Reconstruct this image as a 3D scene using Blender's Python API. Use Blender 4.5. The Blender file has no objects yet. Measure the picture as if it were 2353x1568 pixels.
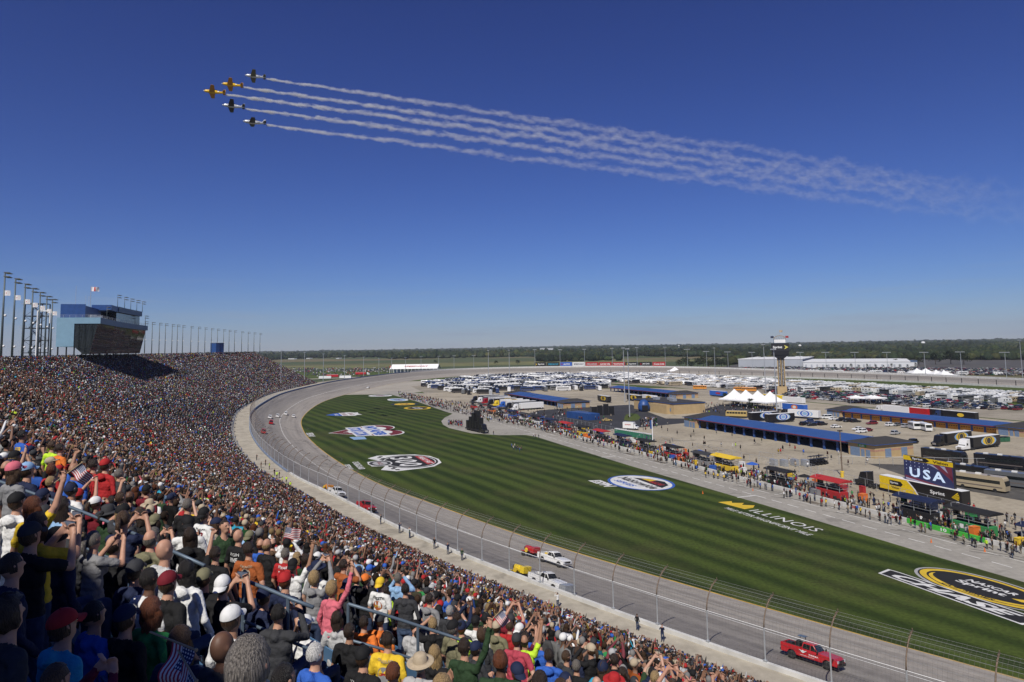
import bpy, bmesh, math, random
import numpy as np
from mathutils import Vector, Matrix
from mathutils.bvhtree import BVHTree
random.seed(7)
RNG = np.random.default_rng(11)
SC = bpy.context.scene
COL = SC.collection
R = math.radians
# ------------------------------------------------------------------ camera, sky, sun, exposure
K = 1.385                                       # metres per surveying unit (the site was first measured with the eye at 26 units)
EYE = 26.0 * K
FOC, PPX, PPY = 1569.0, 1176.5, 655.0          # focal length and principal point for a 2353 px wide frame
CAMROT = Matrix.Rotation(math.pi / 2 + R(5.2), 3, 'X') @ Matrix.Rotation(R(-0.94), 3, 'Z')
cam_data = bpy.data.cameras.new('camera')
cam = bpy.data.objects.new('camera', cam_data)
COL.objects.link(cam)
cam.matrix_world = Matrix.Translation((0, 0, EYE)) @ CAMROT.to_4x4()
cam_data.sensor_width = 36.0
cam_data.lens = 36.0 * FOC / 2353.0
cam_data.shift_y = -(784.0 - PPY) / 2353.0
cam_data.clip_start = 0.05
cam_data.clip_end = 60000
SC.camera = cam
SUN_EL = R(49)
SUN_DIR = Vector((-0.30, -0.95, 0)).normalized() * math.cos(SUN_EL) + Vector((0, 0, math.sin(SUN_EL)))   # towards the sun
world = bpy.data.worlds.new("World")
SC.world = world
world.use_nodes = True
wn, wl = world.node_tree.nodes, world.node_tree.links
wn.clear()
w_out = wn.new('ShaderNodeOutputWorld')
w_bg = wn.new('ShaderNodeBackground')
w_sky = wn.new('ShaderNodeTexSky')
w_sky.sky_type = 'NISHITA'
w_sky.sun_disc = False
w_sky.sun_elevation = SUN_EL
w_sky.sun_rotation = math.atan2(SUN_DIR.x, SUN_DIR.y)
w_sky.altitude = 0
w_sky.air_density = 1.0
w_sky.dust_density = 0.0
w_sky.ozone_density = 10.0
SKY_S = 0.07
w_bg.inputs['Strength'].default_value = SKY_S
w_sep = wn.new('ShaderNodeSeparateColor'); w_com = wn.new('ShaderNodeCombineColor')
wl.new(w_sky.outputs[0], w_sep.inputs[0])
for ch, (a_, p_) in {'Red': (.97, 1.30), 'Green': (1.05, 1.40), 'Blue': (1.22, 1.25)}.items():      # a deeper, polarised blue overhead
 q1 = wn.new('ShaderNodeMath'); q1.operation = 'MULTIPLY'; q1.inputs[1].default_value = SKY_S; wl.new(w_sep.outputs[ch], q1.inputs[0])
 q2 = wn.new('ShaderNodeMath'); q2.operation = 'POWER'; q2.inputs[1].default_value = p_; wl.new(q1.outputs[0], q2.inputs[0])
 q3 = wn.new('ShaderNodeMath'); q3.operation = 'MULTIPLY'; q3.inputs[1].default_value = a_ / SKY_S; wl.new(q2.outputs[0], q3.inputs[0])
 wl.new(q3.outputs[0], w_com.inputs[ch])
# faint streaks of cloud low over the horizon
w_tc = wn.new('ShaderNodeTexCoord'); w_mp = wn.new('ShaderNodeMapping'); w_mp.inputs['Scale'].default_value = (3.2, 3.2, 42)
wl.new(w_tc.outputs['Generated'], w_mp.inputs['Vector'])
w_nz = wn.new('ShaderNodeTexNoise'); w_nz.inputs['Scale'].default_value = 2.2; w_nz.inputs['Detail'].default_value = 7; w_nz.inputs['Roughness'].default_value = .6
wl.new(w_mp.outputs['Vector'], w_nz.inputs['Vector'])
w_r = wn.new('ShaderNodeMapRange'); w_r.inputs['From Min'].default_value = .52; w_r.inputs['From Max'].default_value = .72; wl.new(w_nz.outputs['Fac'], w_r.inputs['Value'])
w_sx = wn.new('ShaderNodeSeparateXYZ'); wl.new(w_tc.outputs['Generated'], w_sx.inputs[0])
w_e = wn.new('ShaderNodeMapRange'); w_e.inputs['From Min'].default_value = .11; w_e.inputs['From Max'].default_value = .02; w_e.inputs['To Max'].default_value = .5; wl.new(w_sx.outputs['Z'], w_e.inputs['Value'])
w_f = wn.new('ShaderNodeMath'); w_f.operation = 'MULTIPLY'; wl.new(w_r.outputs[0], w_f.inputs[0]); wl.new(w_e.outputs[0], w_f.inputs[1])
w_mx = wn.new('ShaderNodeMix'); w_mx.data_type = 'RGBA'; wl.new(w_f.outputs[0], w_mx.inputs['Factor']); wl.new(w_com.outputs[0], w_mx.inputs['A'])
w_mx.inputs['B'].default_value = (.29 / SKY_S, .345 / SKY_S, .45 / SKY_S, 1)
wl.new(w_mx.outputs['Result'], w_bg.inputs['Color'])
wl.new(w_bg.outputs[0], w_out.inputs['Surface'])
sun_data = bpy.data.lights.new('sun', 'SUN')
sun_data.energy = 5.0
sun_data.angle = R(0.5)
sun_data.color = (1.0, 0.95, 0.87)
sun = bpy.data.objects.new('sun', sun_data)
COL.objects.link(sun)
sun.rotation_euler = SUN_DIR.to_track_quat('Z', 'Y').to_euler()
sun.location = (-60, -120, 160)
SC.view_settings.view_transform = 'Standard'
SC.view_settings.look = 'None'
SC.view_settings.exposure = 0.0
SC.view_settings.gamma = 1.0
SC.render.engine = 'CYCLES'
SC.cycles.volume_step_rate = 0.016
SC.cycles.volume_max_steps = 1024
SC.cycles.max_bounces = 6
SC.cycles.diffuse_bounces = 2
SC.cycles.glossy_bounces = 2
SC.cycles.transparent_max_bounces = 16
SC.cycles.volume_bounces = 1
# ------------------------------------------------------------------ surveying: photo pixel -> point on a level plane, used to measure the site
def ray(x, y):
 return CAMROT @ Vector(((x - PPX) / FOC, -(y - PPY) / FOC, -1.0))
def P(x, y, z=0.0):
 d = ray(x, y)
 t = (z - EYE) / d.z
 return Vector((d.x * t, d.y * t, z))
def PY(x, y, dep):
 d = ray(x, y)
 t = dep / d.y
 return Vector((d.x * t, dep, EYE + d.z * t))
def pix(w):
 c = CAMROT.transposed() @ (Vector(w) - Vector((0, 0, EYE)))
 if c.z > -0.05:
  return (-9999, -9999)
 return (PPX + FOC * c.x / -c.z, PPY - FOC * c.y / -c.z)
# ------------------------------------------------------------------ materials
_mats = {}
def nodes_of(m):
 m.use_nodes = True
 return m.node_tree.nodes, m.node_tree.links, m.node_tree.nodes['Principled BSDF']
def mat(name, col, rough=0.6, metal=0.0, var=0.12, scale=3.0, spec=0.4, coat=0.0, bump=0.0):
 """plain procedural surface: a base colour broken up by object-space noise"""
 if name in _mats:
  return _mats[name]
 m = bpy.data.materials.new(name)
 n, l, b = nodes_of(m)
 tc = n.new('ShaderNodeTexCoord')
 nz = n.new('ShaderNodeTexNoise')
 nz.inputs['Scale'].default_value = scale
 nz.inputs['Detail'].default_value = 5
 l.new(tc.outputs['Object'], nz.inputs['Vector'])
 rp = n.new('ShaderNodeValToRGB')
 rp.color_ramp.elements[0].position = 0.3
 rp.color_ramp.elements[1].position = 0.7
 rp.color_ramp.elements[0].color = (*[max(0, c * (1 - var)) for c in col[:3]], 1)
 rp.color_ramp.elements[1].color = (*[min(1, c * (1 + var)) for c in col[:3]], 1)
 l.new(nz.outputs['Fac'], rp.inputs['Fac'])
 l.new(rp.outputs['Color'], b.inputs['Base Color'])
 b.inputs['Roughness'].default_value = rough
 b.inputs['Metallic'].default_value = metal
 b.inputs['Specular IOR Level'].default_value = spec
 b.inputs['Coat Weight'].default_value = coat
 if bump:
  bp = n.new('ShaderNodeBump')
  bp.inputs['Strength'].default_value = bump
  bp.inputs['Distance'].default_value = 0.05
  l.new(nz.outputs['Fac'], bp.inputs['Height'])
  l.new(bp.outputs['Normal'], b.inputs['Normal'])
 _mats[name] = m
 return m
def attr_mat(name, prop, rough=0.8, bump=0.3, scale=9.0, typ='OBJECT', var=0.25, spec=0.2, streak=False, bdist=0.03):
 """colour read from a custom property of the object (or a face attribute), with cloth-like noise"""
 if name in _mats:
  return _mats[name]
 m = bpy.data.materials.new(name)
 n, l, b = nodes_of(m)
 a = n.new('ShaderNodeAttribute')
 a.attribute_type = typ
 a.attribute_name = prop
 tc = n.new('ShaderNodeTexCoord')
 nz = n.new('ShaderNodeTexNoise')
 nz.inputs['Scale'].default_value = scale
 nz.inputs['Detail'].default_value = 4
 if streak:
  mp = n.new('ShaderNodeMapping')
  mp.inputs['Scale'].default_value = (34, 34, 2.4)
  l.new(tc.outputs['Object'], mp.inputs['Vector'])
  l.new(mp.outputs['Vector'], nz.inputs['Vector'])
 else:
  l.new(tc.outputs['Object'], nz.inputs['Vector'])
 mr = n.new('ShaderNodeMapRange')
 mr.inputs['From Min'].default_value = 0.3
 mr.inputs['From Max'].default_value = 0.7
 mr.inputs['To Min'].default_value = 1 - var
 mr.inputs['To Max'].default_value = 1 + var
 l.new(nz.outputs['Fac'], mr.inputs['Value'])
 mx = n.new('ShaderNodeVectorMath')
 mx.operation = 'SCALE'
 l.new(a.outputs['Color'], mx.inputs[0])
 l.new(mr.outputs['Result'], mx.inputs['Scale'])
 l.new(mx.outputs['Vector'], b.inputs['Base Color'])
 b.inputs['Roughness'].default_value = rough
 b.inputs['Specular IOR Level'].default_value = spec
 if bump:
  bp = n.new('ShaderNodeBump')
  bp.inputs['Strength'].default_value = bump
  bp.inputs['Distance'].default_value = bdist
  l.new(nz.outputs['Fac'], bp.inputs['Height'])
  l.new(bp.outputs['Normal'], b.inputs['Normal'])
 _mats[name] = m
 return m
# ------------------------------------------------------------------ tags
def tag(o, label=None, cat=None, group=None, kind=None):
 if label: o['label'] = label
 if cat: o['category'] = cat
 if group: o['group'] = group
 if kind: o['kind'] = kind
 return o
def empty(name, loc=(0, 0, 0), rz=0.0, label=None, cat=None, group=None):
 o = bpy.data.objects.new(name, None)
 COL.objects.link(o)
 o.location = loc
 o.rotation_euler = (0, 0, rz)
 o.empty_display_size = 0.3
 return tag(o, label, cat, group)
def children(o):
 return [c for c in KIDS.get(o.name, [])]
KIDS = {}
def adopt(c, p):
 c.parent = p
 KIDS.setdefault(p.name, []).append(c)
def copy_tree(o, parent=None):
 c = o.copy()
 COL.objects.link(c)
 if parent is not None:
  adopt(c, parent)
 for ch in children(o):
  copy_tree(ch, c)
 return c
# ------------------------------------------------------------------ mesh builder
class MB:
 def __init__(s):
  s.v, s.f, s.m, s.uv = [], [], [], None
  s.cur = 0
 def add(s, vs, fs, mi=None):
  b = len(s.v)
  s.v += [tuple(v) for v in vs]
  s.f += [tuple(i + b for i in f) for f in fs]
  s.m += [s.cur if mi is None else mi] * len(fs)
  return s
 def box(s, c, d, rz=0.0, mi=None, M=None, top=1.0):
  x, y, z = d[0] / 2, d[1] / 2, d[2] / 2
  vs = [(-x, -y, -z), (x, -y, -z), (x, y, -z), (-x, y, -z), (-x * top, -y * top, z), (x * top, -y * top, z), (x * top, y * top, z), (-x * top, y * top, z)]
  ca, sa = math.cos(rz), math.sin(rz)
  vs = [(a * ca - b * sa + c[0], a * sa + b * ca + c[1], e + c[2]) for a, b, e in vs]
  if M is not None:
   vs = [M @ Vector(v) for v in vs]
  return s.add(vs, [(0, 3, 2, 1), (4, 5, 6, 7), (0, 1, 5, 4), (1, 2, 6, 5), (2, 3, 7, 6), (3, 0, 4, 7)], mi)
 def prism(s, poly, a, b, axis='y', mi=None):
  """polygon (list of 2D points) extruded from a to b along an axis; polygon lies in the other two (x,z for y; y,z for x; x,y for z)"""
  def put(p, t):
   return {'y': (p[0], t, p[1]), 'x': (t, p[0], p[1]), 'z': (p[0], p[1], t)}[axis]
  n = len(poly)
  vs = [put(p, a) for p in poly] + [put(p, b) for p in poly]
  fs = [tuple(range(n)), tuple(range(2 * n - 1, n - 1, -1))] + [(i, i + n, (i + 1) % n + n, (i + 1) % n) for i in range(n)]
  return s.add(vs, fs, mi)
 def tube(s, pts, r, seg=6, mi=None, cap=True):
  pts = [Vector(p) for p in pts]
  n = len(pts)
  rs = r if isinstance(r, (list, tuple)) else [r] * n
  vs = []
  up = None
  for i, p in enumerate(pts):
   d = (pts[min(i + 1, n - 1)] - pts[max(i - 1, 0)])
   d = d.normalized() if d.length > 1e-9 else Vector((0, 0, 1))
   if up is None:
    up = Vector((0, 0, 1)) if abs(d.z) < 0.9 else Vector((1, 0, 0))
   a = d.cross(up)
   if a.length < 1e-4:
    up = Vector((1, 0, 0)); a = d.cross(up)
   a.normalize()
   b = a.cross(d)
   up = b
   for k in range(seg):
    t = 2 * math.pi * k / seg
    vs.append(p + (a * math.cos(t) + b * math.sin(t)) * rs[i])
  fs = [(i * seg + k, i * seg + (k + 1) % seg, (i + 1) * seg + (k + 1) % seg, (i + 1) * seg + k) for i in range(n - 1) for k in range(seg)]
  if cap:
   fs += [tuple(range(seg - 1, -1, -1)), tuple((n - 1) * seg + k for k in range(seg))]
  return s.add(vs, fs, mi)
 def lathe(s, prof, c=(0, 0, 0), axis='z', seg=16, mi=None):
  vs = []
  for r, h in prof:
   for k in range(seg):
    t = 2 * math.pi * k / seg
    a, b = r * math.cos(t), r * math.sin(t)
    vs.append({'z': (c[0] + a, c[1] + b, c[2] + h), 'y': (c[0] + a, c[1] + h, c[2] + b), 'x': (c[0] + h, c[1] + a, c[2] + b)}[axis])
  n = len(prof)
  fs = [(i * seg + k, i * seg + (k + 1) % seg, (i + 1) * seg + (k + 1) % seg, (i + 1) * seg + k) for i in range(n - 1) for k in range(seg)]
  if prof[0][0] > 1e-6: fs.append(tuple(range(seg - 1, -1, -1)))
  if prof[-1][0] > 1e-6: fs.append(tuple((n - 1) * seg + k for k in range(seg)))
  return s.add(vs, fs, mi)
 def poly(s, pts, mi=None):
  return s.add(pts, [tuple(range(len(pts)))], mi)
 def ball(s, c, r, seg=10, rings=6, mi=None, jit=0.0):
  vs, fs = [], []
  r = r if isinstance(r, (list, tuple)) else (r, r, r)
  for i in range(rings + 1):
   ph = math.pi * i / rings
   for k in range(seg):
    t = 2 * math.pi * k / seg
    j = 1 + random.uniform(-jit, jit)
    vs.append((c[0] + r[0] * math.sin(ph) * math.cos(t) * j, c[1] + r[1] * math.sin(ph) * math.sin(t) * j, c[2] + r[2] * math.cos(ph) * j))
  for i in range(rings):
   for k in range(seg):
    fs.append((i * seg + k, (i + 1) * seg + k, (i + 1) * seg + (k + 1) % seg, i * seg + (k + 1) % seg))
  return s.add(vs, fs, mi)
 def mesh(s, name, mats, smooth=False, normals=True):
  me = bpy.data.meshes.new(name)
  me.from_pydata(s.v, [], s.f)
  for m in (mats if isinstance(mats, (list, tuple)) else [mats]):
   me.materials.append(m)
  me.polygons.foreach_set('material_index', s.m)
  if s.uv is not None:
   ul = me.uv_layers.new(name='UVMap')
   li = np.empty(len(me.loops), dtype=np.int32)
   me.loops.foreach_get('vertex_index', li)
   ul.data.foreach_set('uv', np.asarray(s.uv, dtype=np.float32)[li].ravel())
  if normals:
   bm = bmesh.new(); bm.from_mesh(me)
   bmesh.ops.recalc_face_normals(bm, faces=bm.faces)
   bm.to_mesh(me); bm.free()
  if smooth:
   me.polygons.foreach_set('use_smooth', [True] * len(me.polygons))
  me.update()
  return me
 def build(s, name, mats, parent=None, loc=None, rz=0.0, smooth=False, normals=True):
  o = bpy.data.objects.new(name, s.mesh(name, mats, smooth, normals))
  COL.objects.link(o)
  if parent is not None: adopt(o, parent)
  if loc is not None: o.location = loc
  if rz: o.rotation_euler = (0, 0, rz)
  return o
def new_obj(name, me, parent=None, loc=None, rz=0.0):
 o = bpy.data.objects.new(name, me)
 COL.objects.link(o)
 if parent is not None: adopt(o, parent)
 if loc is not None: o.location = loc
 if rz: o.rotation_euler = (0, 0, rz)
 return o
def bevel(o, w=0.02, seg=2, ang=40):
 m = o.modifiers.new('bevel', 'BEVEL')
 m.width = w; m.segments = seg; m.limit_method = 'ANGLE'; m.angle_limit = R(ang)
 return o
_text_cache = {}
def text_mesh(s, size=1.0, bold=0.0, shear=0.0, spacing=1.0, res=2, ext=0.0, align='CENTER'):
 """lettering as (verts, faces), centred, lying in the xy plane"""
 key = (s, size, bold, shear, spacing, res, ext, align)
 if key in _text_cache: return _text_cache[key]
 cu = bpy.data.curves.new('lettering', 'FONT')
 cu.body = s; cu.size = size; cu.offset = bold; cu.shear = shear
 cu.space_character = spacing
 cu.align_x = align; cu.align_y = 'CENTER'
 cu.resolution_u = res; cu.extrude = ext
 o = bpy.data.objects.new('lettering', cu)
 COL.objects.link(o)
 dg = bpy.context.evaluated_depsgraph_get()
 me = bpy.data.meshes.new_from_object(o.evaluated_get(dg))
 vs = [v.co.copy() for v in me.vertices]
 fs = [tuple(p.vertices) for p in me.polygons]
 bpy.data.objects.remove(o); bpy.data.curves.remove(cu); bpy.data.meshes.remove(me)
 _text_cache[key] = (vs, fs)
 return vs, fs
def put_text(mb, s, M, size=1.0, mi=None, fit=None, **kw):
 vs, fs = text_mesh(s, size, **kw)
 if not vs: return mb
 sx = sy = 1.0
 if fit:
  w = max(v.x for v in vs) - min(v.x for v in vs)
  h = max(v.y for v in vs) - min(v.y for v in vs)
  sx = fit[0] / w; sy = fit[1] / h if fit[1] else sx
  cx = (max(v.x for v in vs) + min(v.x for v in vs)) / 2
  cy = (max(v.y for v in vs) + min(v.y for v in vs)) / 2
  vs = [Vector(((v.x - cx) * sx, (v.y - cy) * sy, v.z)) for v in vs]
 return mb.add([M @ v for v in vs], fs, mi)
def frame(o, ex, ey):
 """matrix that puts local x,y along ex,ey (not necessarily unit) with origin o"""
 ex, ey = Vector(ex), Vector(ey)
 ez = ex.cross(ey).normalized()
 return Matrix(((ex.x, ey.x, ez.x, o[0]), (ex.y, ey.y, ez.y, o[1]), (ex.z, ey.z, ez.z, o[2]), (0, 0, 0, 1)))
# ------------------------------------------------------------------ curves of the site
def catmull(pts, step):
 pts = [np.array(p, float) for p in pts]
 pts = [2 * pts[0] - pts[1]] + pts + [2 * pts[-1] - pts[-2]]
 out = []
 for i in range(1, len(pts) - 2):
  p0, p1, p2, p3 = pts[i - 1:i + 3]
  n = max(2, int(np.linalg.norm((p2 - p1)[:2]) / step))
  for k in range(n):
   t = k / n
   out.append(0.5 * (2 * p1 + (p2 - p0) * t + (2 * p0 - 5 * p1 + 4 * p2 - p3) * t * t + (3 * p1 - p0 - 3 * p2 + p3) * t ** 3))
 out.append(pts[-2])
 return np.array(out)
# inner edge of the racing surface (x, y, track width, height of the outer edge)
TRK = [(136, -32, 18.3, 3.0), (108, -9, 18.3, 3.0), (83, 12, 18.3, 3.0), (60, 33.5, 18.3, 3.0), (38.6, 54.7, 18.3, 3.0), (19.2, 75.7, 18.3, 3.0), (1.8, 95.9, 17.5, 3.0), (-14.7, 118.5, 16.5, 3.0), (-27.5, 137, 16.2, 3.0),
  (-42.7, 165.3, 16.2, 3.0), (-56.8, 195.8, 16.2, 3.0), (-68.5, 225, 16.2, 3.1), (-80.5, 262, 17.5, 3.3), (-90.5, 308, 19, 3.6), (-97, 355, 21, 4.0), (-98, 402, 22, 4.5),
  (-95.5, 458, 22, 5.2), (-90, 520, 20, 5.4), (-76, 585, 18.5, 5.5), (-46, 632, 18.5, 5.5), (0, 652, 18.5, 5.5), (50, 652, 18.5, 5.5), (100, 632, 18.5, 5.4), (146, 592, 18.5, 5.0),
  (188, 540, 18.5, 4.2), (228, 484, 18.5, 3.4), (254, 436, 18.5, 2.8), (276, 370, 18.5, 2.4), (298, 290, 18.5, 2.2), (318, 200, 18.5, 2.2)]
TR = catmull([tuple(c * K for c in q) for q in TRK], 3.4)
TI = TR[:, :2]
d_ = np.gradient(TI, axis=0)
for _ in range(6):
 d_[1:-1] = (d_[:-2] + 2 * d_[1:-1] + d_[2:]) / 4
d_ /= np.linalg.norm(d_, axis=1)[:, None]
TN = np.stack([d_[:, 1], -d_[:, 0]], 1)         # points to the infield
TW, TZ = TR[:, 2], TR[:, 3]
TO = TI - TN * TW[:, None]                       # outer edge at the wall
SO = np.concatenate([[0], np.cumsum(np.linalg.norm(np.diff(TO, axis=0), axis=1))])
def Wat(s):
 x = np.interp(s, SO, TO[:, 0]); y = np.interp(s, SO, TO[:, 1])
 nx = np.interp(s, SO, TN[:, 0]); ny = np.interp(s, SO, TN[:, 1])
 return x, y, nx, ny, np.interp(s, SO, TZ)
S_CAM = SO[int(np.argmin(np.linalg.norm(TO, axis=1)))]
T_CAM = float(np.min(np.linalg.norm(TO, axis=1)))
S_END = SO[int(np.argmin(np.linalg.norm(TO - np.array([-120 * K, 440 * K]), axis=1)))]
TREAD = 0.82
T_FRONT = 7.5
N_ROWS = int((T_CAM - T_FRONT) / TREAD) + 2
def row_t(k): return T_FRONT + k * TREAD
EYE_FLOOR = EYE - 2.5
_D = T_CAM - T_FRONT
B_PROF = (0.485 * _D - (EYE_FLOOR - 5.0)) / _D ** 2
def floor_z(t):
 d = T_CAM - t
 return EYE_FLOOR - 0.485 * d + B_PROF * d * d
def row_z(k): return floor_z(row_t(k) + TREAD * 0.5)
def stand_pt(s, t, z):
 x, y, nx, ny, _ = Wat(s)
 return Vector((x - nx * t, y - ny * t, z))
PIT0 = np.array([54.4, 75.9]) * K; PITD = np.array([-0.3655, 0.9308]); PITN = np.array([0.9308, 0.3655])
def pit(s, u, z=0.0):
 q = PIT0 + (PITD * s + PITN * u) * K
 return Vector((q[0], q[1], z))
PIT_RZ = math.atan2(PITD[1], PITD[0])
# ================================================================== THE SETTING
def node_mat(name):
 m = bpy.data.materials.new(name); _mats[name] = m
 return (m, *nodes_of(m))
def ramp(n, pts):
 r = n.new('ShaderNodeValToRGB')
 e = r.color_ramp.elements
 while len(e) < len(pts): e.new(0.5)
 for k, (p, c) in enumerate(pts):
  e[k].position = p; e[k].color = (*c, 1)
 return r
# --- far ground: fields
m_fields, n, l, b = node_mat('fields')
tc = n.new('ShaderNodeTexCoord')
vo = n.new('ShaderNodeTexVoronoi'); vo.inputs['Scale'].default_value = 0.0016
mp = n.new('ShaderNodeMapping'); mp.inputs['Scale'].default_value = (1.0, 2.2, 1); mp.inputs['Rotation'].default_value = (0, 0, 0.3)
l.new(tc.outputs['Object'], mp.inputs['Vector']); l.new(mp.outputs['Vector'], vo.inputs['Vector'])
sp = n.new('ShaderNodeSeparateColor'); l.new(vo.outputs['Color'], sp.inputs['Color'])
rp = ramp(n, [(0.0, (0.045, 0.065, 0.016)), (0.35, (0.10, 0.092, 0.034)), (0.6, (0.13, 0.105, 0.045)), (0.8, (0.06, 0.075, 0.02)), (1.0, (0.085, 0.09, 0.03))])
rp.color_ramp.interpolation = 'CONSTANT'
l.new(sp.outputs['Red'], rp.inputs['Fac'])
nz = n.new('ShaderNodeTexNoise'); nz.inputs['Scale'].default_value = 0.02; nz.inputs['Detail'].default_value = 6
l.new(tc.outputs['Object'], nz.inputs['Vector'])
mx = n.new('ShaderNodeMix'); mx.data_type = 'RGBA'; mx.blend_type = 'MULTIPLY'; mx.inputs['Factor'].default_value = 0.7
r2 = ramp(n, [(0.3, (0.6, 0.6, 0.6)), (0.7, (1.2, 1.2, 1.1))]); l.new(nz.outputs['Fac'], r2.inputs['Fac'])
l.new(rp.outputs['Color'], mx.inputs['A']); l.new(r2.outputs['Color'], mx.inputs['B'])
l.new(mx.outputs['Result'], b.inputs['Base Color']); b.inputs['Roughness'].default_value = 0.95
g = MB()
rings = [0, 150, 400, 700, 950, 1300, 1800, 2500, 3500, 5000, 7000, 9500, 12000, 14000]
SEG = 96
def ground_z(r, a):
 if r < 1500: return -0.12
 k = min(1, (r - 1500) / 8000)
 return -0.12 + k * (10 + 10 * max(0, math.cos(a - R(35)))) + (k * 6) * math.sin(a * 9 + r * 0.0007) * math.sin(a * 4.3 - r * 0.0011)
for r_ in rings:
 for k in range(SEG):
  a = 2 * math.pi * k / SEG
  g.v.append((r_ * math.cos(a), 250 + r_ * math.sin(a), ground_z(r_, a)))
for i in range(len(rings) - 1):
 for k in range(SEG):
  g.f.append((i * SEG + k, (i + 1) * SEG + k, (i + 1) * SEG + (k + 1) % SEG, i * SEG + (k + 1) % SEG)); g.m.append(0)
tag(g.build('ground', m_fields, smooth=True), kind='structure')
# --- turf with mowing stripes (a real pattern of the mower, laid along the front stretch)
def turf_mat(name, stripe, lo, hi, dry):
 m, n, l, b = node_mat(name)
 tc = n.new('ShaderNodeTexCoord')
 nz = n.new('ShaderNodeTexNoise'); nz.inputs['Scale'].default_value = 0.045; nz.inputs['Detail'].default_value = 8; nz.inputs['Roughness'].default_value = 0.65
 l.new(tc.outputs['Object'], nz.inputs['Vector'])
 nf = n.new('ShaderNodeTexNoise'); nf.inputs['Scale'].default_value = 1.8; nf.inputs['Detail'].default_value = 6
 l.new(tc.outputs['Object'], nf.inputs['Vector'])
 if stripe:
  dt = n.new('ShaderNodeVectorMath'); dt.operation = 'DOT_PRODUCT'
  dt.inputs[1].default_value = (0.871, 0.492, 0)
  l.new(tc.outputs['Object'], dt.inputs[0])
  ad = n.new('ShaderNodeMath'); ad.operation = 'MULTIPLY_ADD'
  l.new(nz.outputs['Fac'], ad.inputs[0]); ad.inputs[1].default_value = 3.0; l.new(dt.outputs['Value'], ad.inputs[2])
  ml = n.new('ShaderNodeMath'); ml.operation = 'MULTIPLY'; ml.inputs[1].default_value = 2 * math.pi / 6.0
  l.new(ad.outputs[0], ml.inputs[0])
  sn = n.new('ShaderNodeMath'); sn.operation = 'SINE'; l.new(ml.outputs[0], sn.inputs[0])
  # broad passes over the fine ones
  m2 = n.new('ShaderNodeMath'); m2.operation = 'MULTIPLY'; m2.inputs[1].default_value = 2 * math.pi / 29; l.new(ad.outputs[0], m2.inputs[0])
  s2 = n.new('ShaderNodeMath'); s2.operation = 'SINE'; l.new(m2.outputs[0], s2.inputs[0])
  a2 = n.new('ShaderNodeMath'); a2.operation = 'MULTIPLY_ADD'; a2.inputs[1].default_value = 0.35; l.new(s2.outputs[0], a2.inputs[0]); l.new(sn.outputs[0], a2.inputs[2])
  mr = n.new('ShaderNodeMapRange'); mr.inputs['From Min'].default_value = -1.25; mr.inputs['From Max'].default_value = 1.25
  l.new(a2.outputs[0], mr.inputs['Value'])
  fac = mr.outputs['Result']
 else:
  fac = nz.outputs['Fac']
 rp = ramp(n, [(0.1, lo), (0.9, hi)]); l.new(fac, rp.inputs['Fac'])
 mx = n.new('ShaderNodeMix'); mx.data_type = 'RGBA'
 r3 = ramp(n, [(0.48, (0, 0, 0)), (0.72, (0.75, 0.75, 0.75))]); l.new(nz.outputs['Fac'], r3.inputs['Fac'])
 l.new(r3.outputs['Color'], mx.inputs['Factor']); l.new(rp.outputs['Color'], mx.inputs['A']); mx.inputs['B'].default_value = (*dry, 1)
 m3 = n.new('ShaderNodeMix'); m3.data_type = 'RGBA'; m3.blend_type = 'MULTIPLY'; m3.inputs['Factor'].default_value = 1
 r4 = ramp(n, [(0.3, (0.72, 0.72, 0.72)), (0.7, (1.25, 1.25, 1.2))]); l.new(nf.outputs['Fac'], r4.inputs['Fac'])
 l.new(mx.outputs['Result'], m3.inputs['A']); l.new(r4.outputs['Color'], m3.inputs['B'])
 l.new(m3.outputs['Result'], b.inputs['Base Color']); b.inputs['Roughness'].default_value = 0.9; b.inputs['Specular IOR Level'].default_value = 0.15
 return m
m_turf = turf_mat('striped_turf', True, (0.019, 0.033, 0.006), (0.050, 0.072, 0.013), (0.055, 0.056, 0.02))
m_rough = turf_mat('rough_grass', False, (0.04, 0.066, 0.013), (0.075, 0.10, 0.024), (0.10, 0.095, 0.036))
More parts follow.
